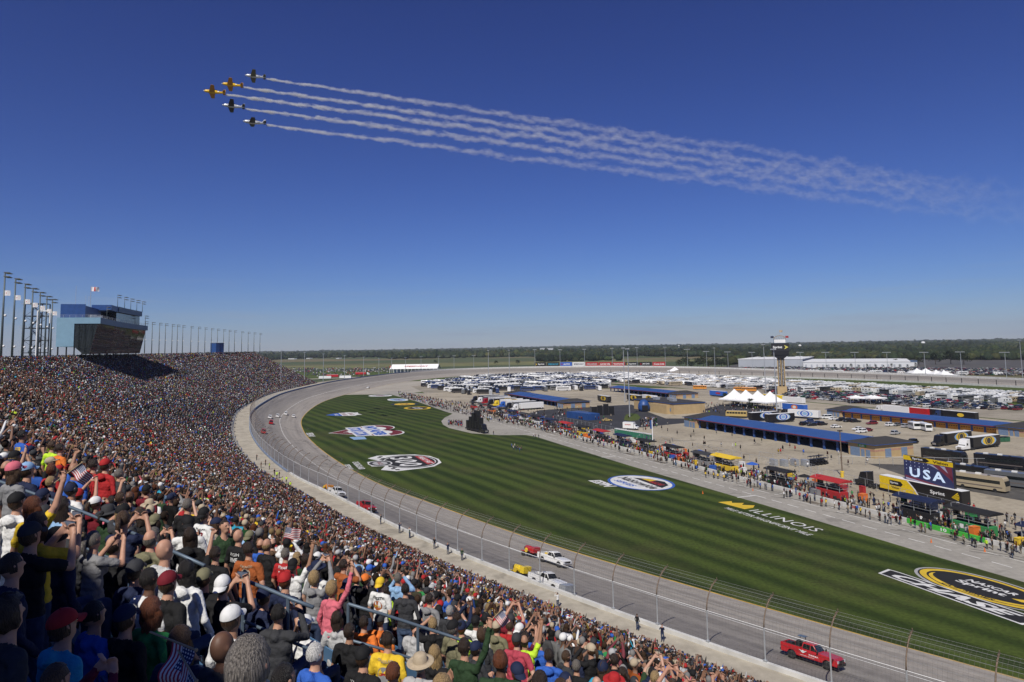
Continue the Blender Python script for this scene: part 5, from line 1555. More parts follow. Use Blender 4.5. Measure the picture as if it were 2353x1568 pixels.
SHN = [a for a, _ in W_SH]; SHW = np.array([b for _, b in W_SH]); SHW = SHW / SHW.sum()
PN = list(POSES); PW = np.array([.52, .07, .09, .04, .05, .07, .08, .03, .05]); PW = PW / PW.sum()
HCN = list(HAIRC)
seen_lab = {}
def unique(lab, tail):
 k = seen_lab.get(lab, 0); seen_lab[lab] = k + 1
 return lab if k == 0 else None
recs_ = []
for q in ind:
 sh_ = SHN[RNG.choice(len(SHN), p=SHW)] if RNG.random() < .6 else ['black', 'charcoal', 'navy', 'dark green'][RNG.integers(4)]; pose = PN[RNG.choice(len(PN), p=PW)]
 if DIST[q] < 10.5 and pose in ('holding a phone up high', 'one arm raised', 'arm pointing up', 'taking a photo'): pose = 'arms down'
 fem = RNG.random() < .36; sleeve = 'long' if RNG.random() < .35 else 'tee'; hood = sleeve == 'long' and RNG.random() < .5
 hat = None; hatc = None
 if RNG.random() < (.3 if fem else .58):
  hat = ['cap', 'cap', 'cap', 'backwards cap', 'knit cap', 'brimmed hat'][RNG.integers(6)]; hatc = ['black', 'white', 'red', 'navy', 'charcoal', 'black', 'tan', 'charcoal', 'camouflage', 'navy'][RNG.integers(10)]
 hair = (['long', 'bob', 'ponytail', 'curly'][RNG.integers(4)] if fem else ['short', 'short', 'crop', 'fringe'][RNG.integers(4)])
 hc = ['brown', 'dark brown', 'black', 'dark brown', 'brown', 'blond', 'auburn', 'greying', 'black', 'grey'][RNG.integers(10)]
 recs_.append((q, sh_, pose, fem, sleeve, hood, hat, hatc, hair, hc))
garm = lambda sl, ho: 'hooded top' if ho else 'long sleeved top' if sl == 'long' else 'T-shirt'
labs = []
for r_ in recs_:
 q, sh_, pose, fem, sleeve, hood, hat, hatc, hair, hc = r_
 top = f'{hatc} {hat}' if hat else f'{hc} {"balding" if hair == "fringe" else "cropped" if hair == "crop" else hair} hair'
 labs.append(f'person in {sh_} {garm(sleeve, hood)} with {top}, {pose}')
from collections import Counter
cnt = Counter(labs); run = Counter()
for r_, lab in zip(recs_, labs):
 q, sh_, pose, fem, sleeve, hood, hat, hatc, hair, hc = r_
 if cnt[lab] > 1 and len(lab.split()) < 14:
  run[lab] += 1; lab += f', {nth(run[lab] - 1)} nearest'
 make_person((SX[q], SY[q], SZ[q]), face_of(SA[q], RNG.normal(.35, .35)), sh_, sleeve, pose, fem, False, hood, int(RNG.random() < .3 and not hood), hair, hc, hat, hatc or 'black', RNG.random() < .06, int(RNG.choice(6, p=[.22, .2, .22, .14, .1, .12])), int(RNG.integers(7)), float(RNG.uniform(.9, 1.06)), lab, 'spectators near the camera')
# ---- everybody else as one mass of simple figures
def decimated(me, target):
 o = bpy.data.objects.new('tmp', me); COL.objects.link(o)
 md = o.modifiers.new('d', 'DECIMATE'); md.ratio = target / (2 * len(me.polygons)); md.use_collapse_triangulate = True
 bpy.context.view_layer.update()
 out = bpy.data.meshes.new_from_object(o.evaluated_get(bpy.context.evaluated_depsgraph_get()))
 out.calc_loop_triangles()
 v = np.empty(len(out.vertices) * 3); out.vertices.foreach_get('co', v)
 f = np.array([t.vertices[:] for t in out.loop_triangles], dtype=np.int32); m = np.array([t.material_index for t in out.loop_triangles])
 bpy.data.objects.remove(o); bpy.data.meshes.remove(out)
 return v.reshape(-1, 3), f, m
def tri(mb):
 fs, ms = [], []
 for f, m in zip(mb.f, mb.m):
  for k in range(1, len(f) - 1): fs.append((f[0], f[k], f[k + 1])); ms.append(m)
 return np.array(mb.v, float), np.array(fs, dtype=np.int32), np.array(ms)
HAIRP, HATP = 6, 7
HPV = Vector((0, -.005, 1.53)); RMV = Matrix.Rotation(.16, 3, 'X') @ Matrix.Rotation(.22, 3, 'Z')
def head_piece(kind_, seg, rings):
 mb = MB()
 if kind_ == 'hair': mb.ball((0, -.005, .14), (.086, .098, .105), seg, rings, mi=HAIRP)
 elif kind_ == 'long':
  mb.ball((0, -.005, .14), (.09, .10, .11), seg, rings, mi=HAIRP); mb.box((0, -.075, .0), (.17, .07, .24), mi=HAIRP)
 else:
  mb.ball((0, .012, .155), (.094, .112, .092), seg, rings, mi=HATP); mb.box((0, .14, .14), (.13, .11, .015), mi=HATP)
 v, f, m = tri(mb)
 v = np.array([tuple(HPV + RMV @ Vector(q)) for q in v])
 return v, f, m
def tiny(armup, far=False):
 mb = MB()
 def bx(x0, x1, y0, y1, z0, z1, m, t=1.0):
  mb.box(((x0 + x1) / 2, (y0 + y1) / 2, (z0 + z1) / 2), (x1 - x0, y1 - y0, z1 - z0), mi=m, top=t)
 bx(-.23, .23, -.13, .13, .6, 1.44, SHIRT, .82)
 bx(-.075, .075, -.06, .11, 1.44, 1.70, SKIN, .9)
 bx(-.095, .095, -.12, .08, 1.56, 1.78, HAIRP, .8)
 if not far:
  for sx in (-1, 1):
   if armup and sx > 0: mb.tube([(.2, 0, 1.38), (.28, .15, 1.6), (.14, .26, 1.8)], [.055, .045, .04], 3, mi=SKIN)
   else: mb.tube([(.22 * sx, 0, 1.38), (.30 * sx, .02, 1.1), (.22 * sx, .16, 1.0)], [.06, .05, .04], 3, mi=SHIRT if sx < 0 else SKIN)
 return tri(mb)
m_mass = attr_mat('crowd_cloth', 'tint', rough=.85, bump=0.0, typ='GEOMETRY', var=.1, scale=5)
HAIRL = np.array([HAIRC[c] for c in ('brown', 'dark brown', 'black', 'dark brown', 'brown', 'blond', 'grey', 'greying', 'auburn')])
HATL = np.array([PAL[c] for c in ('black', 'white', 'red', 'navy', 'charcoal', 'tan', 'black', 'black', 'blue', 'light grey', 'charcoal')])
SHL = np.array([PAL[c] for c in SHN]); PTL = np.array(PANTC); SKL = np.array(SKINS)
def crowd_mesh(name, pos, ang, dist, label, kind='stuff', shirts=None, bins=((0, 26, 420), (26, 55, 170), (55, 105, 80), (105, 210, 0), (210, 1e9, -1)), sclr=(.9, 1.06)):
 VV, FF, CC = [], [], []; base = 0
 n_ = len(pos)
 sh_i = RNG.choice(len(SHL), n_, p=SHW) if shirts is None else None
 shc = SHL[sh_i] if shirts is None else shirts
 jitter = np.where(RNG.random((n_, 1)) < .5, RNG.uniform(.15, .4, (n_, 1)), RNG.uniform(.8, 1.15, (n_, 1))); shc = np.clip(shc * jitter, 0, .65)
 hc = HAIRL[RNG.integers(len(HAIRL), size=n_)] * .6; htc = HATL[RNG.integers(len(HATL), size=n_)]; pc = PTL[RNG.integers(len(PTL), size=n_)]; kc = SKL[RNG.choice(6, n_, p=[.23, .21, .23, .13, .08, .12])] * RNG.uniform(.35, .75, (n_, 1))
 head = RNG.choice(3, n_, p=[.36, .2, .44]); pose = RNG.choice(len(PN), n_, p=PW); slv = RNG.random(n_) < .35
 sc = RNG.uniform(*sclr, n_)
 def emit(sel, proto, use_hat=None):
  nonlocal base
  v, f, m = proto
  if len(sel) == 0: return
  ca, sa = np.cos(ang[sel]), np.sin(ang[sel])
  s_ = sc[sel]
  x = (v[None, :, 0] * ca[:, None] - v[None, :, 1] * sa[:, None]) * s_[:, None] + pos[sel, 0][:, None]
  y = (v[None, :, 0] * sa[:, None] + v[None, :, 1] * ca[:, None]) * s_[:, None] + pos[sel, 1][:, None]
  z = v[None, :, 2] * s_[:, None] + pos[sel, 2][:, None]
  VV.append(np.stack([x, y, z], -1).reshape(-1, 3).astype(np.float32))
  FF.append((f[None] + (base + np.arange(len(sel)) * len(v))[:, None, None]).reshape(-1, 3).astype(np.int32))
  tab = np.zeros((len(sel), 8, 3)); tab[:, SKIN] = kc[sel]; tab[:, SHIRT] = shc[sel]; tab[:, PANTS] = pc[sel]; tab[:, SHOE] = .05; tab[:, EYE_] = .02
  tab[:, HAIRP] = np.where((head[sel] == 2)[:, None], htc[sel], hc[sel]) ; tab[:, HATP] = htc[sel]
  CC.append(tab[:, m].reshape(-1, 3).astype(np.float32))
  base += len(sel) * len(v)
 for (d0, d1, nf) in bins:
  sel0 = np.where((dist >= d0) & (dist < d1))[0]
  if nf > 0:
   for ip, pn in enumerate(PN):
    for sl in (False, True):
     sel = sel0[(pose[sel0] == ip) & (slv[sel0] == sl)]
     if len(sel): emit(sel, decimated(get_body(pn, 'long' if sl else 'tee', False, False, False)[0], nf))
   seg, rg = (9, 6) if nf > 300 else (6, 4)
   for ih, kd in enumerate(('hair', 'long', 'cap')):
    emit(sel0[head[sel0] == ih], head_piece(kd, seg, rg))
  else:
   up = RNG.random(len(sel0)) < .4
   emit(sel0[up], tiny(True, nf < 0)); emit(sel0[~up], tiny(False, nf < 0))
 V = np.concatenate(VV); F = np.concatenate(FF); C = np.concatenate(CC)
 me = bpy.data.meshes.new(name)
 me.vertices.add(len(V)); me.vertices.foreach_set('co', V.ravel())
 me.loops.add(len(F) * 3); me.loops.foreach_set('vertex_index', F.ravel())
 me.polygons.add(len(F)); me.polygons.foreach_set('loop_start', np.arange(0, len(F) * 3, 3, dtype=np.int32))
 me.polygons.foreach_set('loop_total', np.full(len(F), 3, dtype=np.int32))
 at = me.attributes.new('tint', 'FLOAT_COLOR', 'FACE')
 at.data.foreach_set('color', np.concatenate([C, np.ones((len(C), 1), np.float32)], 1).ravel())
 me.update(calc_edges=True)
 me.materials.append(m_mass)
 o = new_obj(name, me)
 print(name, len(V), len(F))
 return tag(o, label, 'crowd', None, kind)
crowd_mesh('grandstand_crowd', np.stack([SX[rest], SY[rest], SZ[rest]], 1), face_of(SA[rest]) + RNG.normal(.3, .4, len(rest)), DIST[rest], 'dense crowd of spectators filling the grandstand rows')
# ================================================================== VEHICLES
m_tyre = mat('tyre_rubber', (.018, .018, .019), .85)
m_rim = mat('wheel_rim', (.35, .35, .36), .3, metal=.8)
m_paint = attr_mat('vehicle_paint', 'paint', rough=.28, bump=0, var=.04, spec=.5)
m_chrome = mat('chrome', (.5, .5, .52), .2, metal=.9)
m_headl = mat('headlight_glass', (.6, .6, .62), .1, spec=.8)
m_taill = mat('taillight', (.35, .02, .02), .3)
m_roofw = mat('roof_white', (.68, .68, .66), .5, var=.06)
PAINTS = {'white': (.66, .66, .65), 'black': (.012, .012, .014), 'red': (.38, .015, .02), 'silver': (.33, .34, .35), 'dark blue': (.02, .04, .12), 'grey': (.11, .115, .12), 'dark red': (.15, .015, .02), 'tan': (.36, .30, .2), 'green': (.03, .12, .05), 'yellow': (.7, .5, .03), 'gold': (.45, .33, .12), 'blue': (.03, .11, .42), 'orange': (.6, .24, .03)}
def wheel_mesh(r, w):
 return (MB().lathe([(r * .62, -w / 2), (r * .94, -w / 2), (r, -w * .3), (r, w * .3), (r * .94, w / 2), (r * .62, w / 2)], axis='y', seg=18).mesh('tyre', m_tyre, True),
   MB().lathe([(.02, -w * .42), (r * .2, -w * .42), (r * .25, -w * .3), (r * .6, -w * .36), (r * .63, w * .4), (.02, w * .4)], axis='y', seg=14).mesh('rim', m_rim))
_wh = {}
def add_wheel(par, x, y, r=.40, w=.27):
 if (r, w) not in _wh: _wh[r, w] = wheel_mesh(r, w)
 t, ri = _wh[r, w]
 a = new_obj('wheel', t, par, (x, y, r), 0 if y < 0 else math.pi)
 new_obj('rim', ri, a)
 return a
def arch_profile(x0, x1, z0, top, wheels, r):
 """side outline with wheel arches; top is a list of (x, z) from front to back"""
 pts = [(x0, z0)]
 for xw in sorted(wheels):
  for k in range(9):
   a = math.pi - math.pi * k / 8
   pts.append((xw + r * math.cos(a), max(z0, .36 + r * math.sin(a))))
 pts += [(x1, z0)] + top
 return pts
def glass_house(mb, xf0, xf1, xr0, xr1, z0, z1, w0, w1, mi=0):
 """cab: front foot, front top, rear top, rear foot"""
 vs = [(xf0, -w0, z0), (xf0, w0, z0), (xf1, w1, z1), (xf1, -w1, z1), (xr0, -w0, z0), (xr0, w0, z0), (xr1, w1, z1), (xr1, -w1, z1)]
 mb.add(vs, [(0, 1, 2, 3), (5, 4, 7, 6), (3, 2, 6, 7), (0, 3, 7, 4), (1, 5, 6, 2), (0, 4, 5, 1)], mi)
def side_pane(mb, xa, xb, xa2, xb2, z0, z1, wz0, wz1, mi):
 for sg in (-1, 1):
  mb.poly([(xa, sg * wz0, z0), (xb, sg * wz0, z0), (xb2, sg * wz1, z1), (xa2, sg * wz1, z1)], mi)
def pickup(loc, rz, pitch, paint, label, cargo=None, beacon=True, group=None, decals=False, scale=1.0):
 o = empty('pickup_truck', loc, 0, label, 'truck', group)
 o.rotation_euler = Matrix.Rotation(rz, 3, 'Z').to_euler()
 if pitch: o.matrix_world = Matrix.Translation(loc) @ pitch @ Matrix.Scale(scale, 4)
 L = 5.9
 mb = MB()
 prof = arch_profile(2.95, -2.9, .48, [(-2.95, .55), (-2.95, .98), (2.0, .98), (2.75, .98), (2.95, .85)], [1.92, -1.75], .50)
 prof = [(2.95, .5)] + [(1.92 + .5 * math.cos(a), max(.5, .40 + .5 * math.sin(a))) for a in np.linspace(0, math.pi, 10)] + [(-1.75 + .5 * math.cos(a), max(.5, .40 + .5 * math.sin(a))) for a in np.linspace(0, math.pi, 10)] + [(-2.9, .5), (-2.95, .95), (.8, .95), (1.05, 1.28), (2.6, 1.18), (2.95, 1.0)]
 mb.prism(prof, -.97, .97)
 b_ = mb.build('body', m_paint, o); b_['paint'] = [*PAINTS[paint], 1]; bevel(b_, .045, 2)
 mb = MB()
 for sg in (-1, 1): mb.box((-1.92, sg * .92, 1.15), (2.06, .09, .42))
 mb.box((-2.91, 0, 1.12), (.08, 1.74, .46)); mb.box((-.87, 0, 1.15), (.07, 1.74, .42))
 q = mb.build('bed', m_paint, o); q['paint'] = [*PAINTS[paint], 1]
 MB().box((-1.9, 0, .97), (1.95, 1.74, .05)).build('bed_liner', m_black, o)
 mb = MB(); glass_house(mb, 1.12, .42, -.84, -.66, .95, 1.88, .95, .74)
 q = mb.build('cab', m_paint, o); q['paint'] = [*PAINTS[paint], 1]; bevel(q, .05, 2)
 mb = MB()
 e = .012
 for (xa, xb, xa2, xb2) in ((.92, .20, .40, .16), (.12, -.66, .10, -.56)):
  for sg in (-1, 1):
   z0, z1 = 1.30, 1.78
   f0 = (z0 - .95) / .93; f1 = (z1 - .95) / .93
   y0 = .95 + (.74 - .95) * f0 + e; y1 = .95 + (.74 - .95) * f1 + e
   mb.poly([(xa, sg * y0, z0), (xb, sg * y0, z0), (xb2, sg * y1, z1), (xa2, sg * y1, z1)])
 mb.build('side_window', m_glass, o, normals=False)
 def wsp(f, y): return (1.12 + (.42 - 1.12) * f + .03, y * (.95 + (.74 - .95) * f), .95 + .93 * f + .02)
 MB().poly([wsp(.36, -.9), wsp(.36, .9), wsp(.93, .9), wsp(.93, -.9)]).build('windscreen', m_glass, o, normals=False)
 MB().poly([(-.80, -.72, 1.35), (-.80, .72, 1.35), (-.72, .64, 1.76), (-.72, -.64, 1.76)]).build('rear_window', m_glass, o, normals=False)
 MB().box((2.98, 0, .60), (.16, 1.9, .24)).build('bumper', m_chrome if paint == 'white' else m_dark, o)
 MB().box((2.96, 0, .93), (.06, 1.15, .26)).build('grille', m_black, o)
 for sg in (-1, 1):
  MB().box((2.93, sg * .76, .95), (.1, .32, .2)).build('headlight', m_headl, o)
  MB().box((-2.94, sg * .88, 1.1), (.06, .14, .34)).build('taillight', m_taill, o)
  MB().box((.98, sg * 1.07, 1.32), (.1, .2, .2)).build('mirror', m_black, o)
  for x in (1.92, -1.75): add_wheel(o, x, sg * .86)
 MB().box((-2.98, 0, .62), (.14, 1.8, .2)).build('bumper', m_dark, o)
 if beacon: MB().box((.05, 0, 1.93), (.25, 1.0, .1)).build('light_bar', m_whitep, o)
 if decals:
  mb = MB()
  for sg in (-1, 1):
   fx = Vector((-sg * 1.0, 0, 0)) * -1
   M = frame((.05, sg * .985, 1.02), (sg * -1, 0, 0) if sg > 0 else (1, 0, 0), (0, 0, 1))
   put_text(mb, 'TUNDRA', frame((.55, sg * .985, .88), M.col[0].xyz, (0, 0, 1)), fit=(1.0, .13), bold=.03)
   put_text(mb, 'OFFICIAL VEHICLE', frame((-.1, sg * .985, .68), M.col[0].xyz, (0, 0, 1)), fit=(1.5, .07), bold=.02)
   c = Vector((-.55, sg * .986, 1.05))
   mb.poly([c + Vector((x, 0, z)) for x, z in ((-.42, .12), (-.14, .06), (0, .12), (.14, .06), (.42, .12), (.2, -.06), (0, -.16), (-.2, -.06))])
  mb.build('door_lettering', m_whitep, o, normals=False)
 return o
def road_frame(px, py, f_guess=.5, head=1):
 """pose on the banked track under a photo pixel: returns matrix with x along the direction of travel"""
 best = None
 for z in np.linspace(0.02, 7.6, 160):
  p = P(px, py, z)
  i = int(np.argmin((TI[:, 0] - p.x) ** 2 + (TI[:, 1] - p.y) ** 2))
  f = -((p.x - TI[i][0]) * TN[i][0] + (p.y - TI[i][1]) * TN[i][1]) / TW[i]
  zz = track_pt(i, max(0, min(1, f)))[2]
  if best is None or abs(zz - z) < best[0]: best = (abs(zz - z), p, i, f)
 _, p, i, f = best
 f = max(.06, min(.93, f))
 q = Vector(track_pt(i, f)); d = Vector((*( -d_[i] ), 0)) * head
 up_in = (Vector(track_pt(i, min(1, f + .1))) - Vector(track_pt(i, f - .05))).normalized()
 n_ = up_in.cross(d).normalized()
 if n_.z < 0: n_ = -n_
 y = n_.cross(d).normalized()
 return q, Matrix(((d.x, y.x, n_.x, 0), (d.y, y.y, n_.y, 0), (d.z, y.z, n_.z, 0), (0, 0, 0, 1)))
def dryer_trailer(M, col, label, big=True):
 """towed jet dryer: frame, turbine drum, two wheels, housing"""
 o = empty('jet_dryer_trailer', (0, 0, 0), 0, label, 'trailer', 'towed track dryers'); o.matrix_world = M
 mb = MB().box((0, 0, .5), (2.6, .9, .14)).tube([(1.3, 0, .5), (2.4, 0, .5)], .06, 6).box((-.3, 0, .62), (2.0, 1.6, .12))
 mb.build('frame', m_dark, o)
 q = MB().lathe([(.30, -1.1), (.5, -.9), (.52, .1), (.42, .7), (.30, .9)], (-.2, 0, 1.15), axis='x', seg=16).build('turbine', m_paint, o, smooth=True); q['paint'] = [*PAINTS[col], 1]
 q = MB().box((.9, 0, 1.25), (.8, 1.5, .9)).build('engine_housing', m_paint, o); q['paint'] = [*PAINTS[col], 1]; bevel(q, .05)
 MB().lathe([(.16, -1.25), (.34, -1.2), (.36, -1.0)], (-.2, 0, 1.15), axis='x', seg=16).build('nozzle', m_dark, o)
 q = MB().lathe([(.34, -.06), (.36, 0), (.34, .06)], (-.25, -.9, 1.05), axis='y', seg=16).lathe([(.2, -.05), (.2, .05)], (-.25, -.9, 1.05), axis='y', seg=12).build('hose_reel', mat('reel_yellow', PAL['yellow'], .5), o)
 for sg in (-1, 1):
  add_wheel(o, -1.0, sg * .82, .36, .24)
  q = MB().box((-1.0, sg * .82, .82), (.9, .3, .1)).build('mudguard', m_paint, o); q['paint'] = [*PAINTS[col], 1]
 return o
TRUCKS = [(1272, 1297, 'white', 'white pickup towing a red track dryer along the inner lane', True), (1250, 1352, 'white', 'white crew cab pickup close to the wall ahead of a yellow trailer', True),
   (1848, 1517, 'red', 'red crew cab pickup with white door lettering on the front stretch', False), (826, 1176, 'red', 'red pickup by the wall behind the white crew cab pickup', False), (765, 1140, 'white', 'white pickup with orange gear trailer stopped at the wall', True)]
for px, py, c, lab, bea in TRUCKS:
 q, M = road_frame(px, py)
 o = pickup(q, 0, M, c, lab, beacon=bea, group='pickups circling the front stretch', decals=(px == 1848))
 if px == 1848:
  mb = MB().box((-1.5, .3, 1.35), (.5, .7, .6)).box((-2.2, -.2, 1.25), (.6, .9, .45)).box((-1.25, -.3, 1.5), (.3, .4, .8))
  mb.build('bed_equipment', m_dark, o); MB().box((-1.1, .2, 2.25), (.75, .9, .05)).tube([(-1.3, 0, 1.0), (-1.3, 0, 2.2)], .04, 5).tube([(-.9, .4, 1.0), (-.9, .4, 2.2)], .04, 5).build('bed_sign_board', m_slate, o)
 if px in (1272, 1250, 765):
  col = {1272: 'red', 1250: 'yellow', 765: 'orange'}[px]
  dryer_trailer(Matrix.Translation(q) @ M @ Matrix.Translation((-5.4, 0, 0)), col, {1272: 'red jet dryer trailer with yellow hose reel behind the white pickup', 1250: 'yellow jet dryer trailer behind the crew cab pickup', 765: 'orange equipment trailer beside the walkway wall'}[px])
 if px == 1250:
  MB().box((3.6, 0, .75), (1.1, 1.9, .9)).build('front_blower', m_galv, o)
 if px == 1272: MB().lathe([(.02, .3), (.3, .25), (.34, 0), (.3, -.2)], (-1.6, -.2, 1.2), seg=12).build('bed_drum', mat('reel_yellow', (1, 1, 1)), o)
def car_mesh(kind_):
 """road car as one mesh: 0 paint, 1 glass, 2 tyres, 3 lamps"""
 mb = MB()
 if kind_ == 'suv': L, H1, H2, roof = 4.8, .98, 1.72, (.75, .15, -2.05, -1.85)
 elif kind_ == 'van': L, H1, H2, roof = 5.2, 1.05, 2.05, (1.75, 1.15, -2.5, -2.4)
 elif kind_ == 'truck': L, H1, H2, roof = 5.6, 1.0, 1.82, (.95, .35, -.95, -.8)
 else: L, H1, H2, roof = 4.6, .86, 1.42, (.85, .15, -1.75, -1.1)
 h = L / 2; xw = h * .62; r = .33
 prof = [(h, .32)] + [(xw + .4 * math.cos(a), max(.32, .3 + .4 * math.sin(a))) for a in np.linspace(0, math.pi, 7)] + [(-xw + .4 * math.cos(a), max(.32, .3 + .4 * math.sin(a))) for a in np.linspace(0, math.pi, 7)] + [(-h, .35), (-h, H1 * .95), (-h * .95, H1), (roof[0], H1), (h * .9, H1 * .84), (h, H1 * .68)]
 mb.prism(prof, -.9, .9, mi=0)
 glass_house(mb, roof[0], roof[1], roof[2], roof[3], H1, H2, .86, .66, 0)
 n = H2 - H1
 def Y(z): return .86 - .2 * (z - H1) / n + .012
 z0, z1 = H1 + .08 * n, H1 + .82 * n
 def X(z, a, b): return a + (b - a) * (z - H1) / n
 mids = (roof[0] + roof[2]) / 2
 for sg in (-1, 1):
  for (a0, a1, b0, b1) in ((roof[0] - .12, roof[1] - .1, mids + .04, mids + .04), (mids - .04, mids - .04, roof[2] + .14, roof[3] + .12)):
   mb.poly([(X(z0, a0, a1), sg * Y(z0), z0), (X(z0, b0, b1), sg * Y(z0), z0), (X(z1, b0, b1), sg * Y(z1), z1), (X(z1, a0, a1), sg * Y(z1), z1)], 1)
 for xa, xb, e in ((roof[0], roof[1], .03), (roof[2], roof[3], -.03)):
  mb.poly([(X(z0, xa, xb) + e, -Y(z0) + .1, z0), (X(z0, xa, xb) + e, Y(z0) - .1, z0), (X(z1, xa, xb) + e, Y(z1) - .1, z1), (X(z1, xa, xb) + e, -Y(z1) + .1, z1)], 1)
 if kind_ == 'truck': mb.box((-1.9, 0, H1 + .012), (1.6, 1.5, .02), mi=2)
 for x in (xw, -xw):
  for sg in (-1, 1): mb.lathe([(.02, -.1), (r, -.1), (r, .1), (.02, .1)], (x, sg * .82, r), axis='y', seg=10, mi=2)
 for sg in (-1, 1):
  mb.box((h - .02, sg * .66, H1 * .66), (.08, .36, .14), mi=3); mb.box((-h + .01, sg * .74, H1 * .75), (.06, .22, .18), mi=4)
 return mb.mesh('parked_car', [m_paint, m_glass, m_tyre, m_headl, m_taill])
CARM = {k: car_mesh(k) for k in ('sedan', 'suv', 'van', 'truck')}
KINDW = {'sedan': 'sedan', 'suv': 'SUV', 'van': 'van', 'truck': 'pickup'}
def car(loc, rz, kind_, paint, label, group, name='parked_car', cat='car'):
 o = new_obj(name, CARM[kind_], None, loc, rz); o['paint'] = [*PAINTS[paint], 1]
 return tag(o, label, cat, group)
for k, (px, py, kd, c, lab) in enumerate([(620, 961, 'suv', 'white', 'white SUV hugging the wall in the turn'), (638, 958, 'suv', 'white', 'second white SUV in the turn, just behind the first'), (657, 953, 'suv', 'white', 'white SUV in the middle lane of the turn'), (674, 959, 'sedan', 'white', 'white car leading the inner lane of the turn'),
  (622, 975, 'truck', 'red', 'red pickup in the turn behind the white SUVs'), (604, 995, 'truck', 'red', 'last red pickup entering the turn along the wall'), (872, 893, 'sedan', 'white', 'lone white car where pit road meets the far turn')]):
 q, M = road_frame(px, py, head=-1 if px < 800 else 1)
 o = car((0, 0, 0), 0, kd, c, lab, 'vehicles on the far part of the track', name='track_car'); o.matrix_world = Matrix.Translation(q) @ M
# ---------------------------------------------------------------- motorhomes, buses, haulers
def rv_mesh(kind_):
 mb = MB()
 if kind_ == 'coach':
  L, W, H = 12.2, 2.55, 3.6
  mb.prism([(L / 2, .45), (L / 2 + .05, 1.6), (L / 2 - .25, 3.2), (L / 2 - .6, H), (-L / 2, H), (-L / 2, .45)], -W / 2, W / 2, mi=0)
  mb.box((L / 2 - .15, 0, 2.2), (.5, 2.2, 1.1), mi=1)
  for sg in (-1, 1): mb.box((.2, sg * (W / 2), 2.35), (L * .8, .04, .75), mi=1); mb.box((0, sg * (W / 2), 1.2), (L * .9, .03, .25), mi=5)
 elif kind_ == 'trailer':
  L, W, H = 8.5, 2.45, 3.2
  mb.prism([(L / 2, .6), (L / 2 + .2, 1.2), (L / 2 - .3, H - .2), (L / 2 - .6, H), (-L / 2, H), (-L / 2, .6)], -W / 2, W / 2, mi=0)
  for sg in (-1, 1):
   for x in (-2.6, -.3, 2.4): mb.box((x, sg * W / 2, 2.2), (1.1, .04, .7), mi=1)
   mb.box((0, sg * W / 2, 1.35), (L * .92, .03, .2), mi=5)
  mb.tube([(L / 2, 0, .7), (L / 2 + 1.2, 0, .6)], .08, 5, mi=2)
 else:   # cab-over motorhome
  L, W, H = 8.6, 2.4, 3.25
  mb.prism([(L / 2 - .1, .55), (L / 2, 1.1), (L / 2 - 1.1, 1.35), (L / 2 - 1.9, 2.1), (L / 2 - 1.0, 2.2), (L / 2 - .95, 2.9), (L / 2 - 1.5, H), (-L / 2, H), (-L / 2, .55)], -W / 2, W / 2, mi=0)
  mb.poly([(L / 2 - 1.05, -1, 1.45), (L / 2 - 1.05, 1, 1.45), (L / 2 - 1.75, 1, 2.08), (L / 2 - 1.75, -1, 2.08)], 1)
  for sg in (-1, 1):
   for x in (-2.8, -.4, 1.5): mb.box((x, sg * W / 2, 2.25), (1.1, .04, .65), mi=1)
   mb.box((L / 2 - 2.0, sg * W / 2, 1.75), (.8, .05, .6), mi=1); mb.box((-.5, sg * W / 2, 1.2), (L * .8, .03, .22), mi=5)
 for x in (-L * .28, 0.0): mb.box((x, .1, H + .16), (1.1, .8, .3), mi=4)
 mb.box((L * .2, -.3, H + .08), (.5, .5, .14), mi=1)
 for x in ((L * .32, -L * .25) if kind_ != 'trailer' else (-.6, .3)):
  for sg in (-1, 1): mb.lathe([(.02, -.14), (.45, -.14), (.45, .14), (.02, .14)], (x, sg * (W / 2 - .12), .45), axis='y', seg=10, mi=2)
 return mb.mesh('motorhome', [m_paint, m_glass, m_tyre, m_headl, m_roofw, mat('rv_stripe_' + kind_, {'coach': (.12, .10, .09), 'trailer': (.12, .14, .2), 'cab-over': (.25, .10, .07)}[kind_], .5)])
RVM = {k: rv_mesh(k) for k in ('coach', 'trailer', 'cab-over')}
def rv(loc, rz, kind_, paint, label, group, name='motorhome', cat='motorhome'):
 o = new_obj(name, RVM[kind_], None, loc, rz); o['paint'] = [*PAINTS[paint], 1]
 return tag(o, label, cat, group)
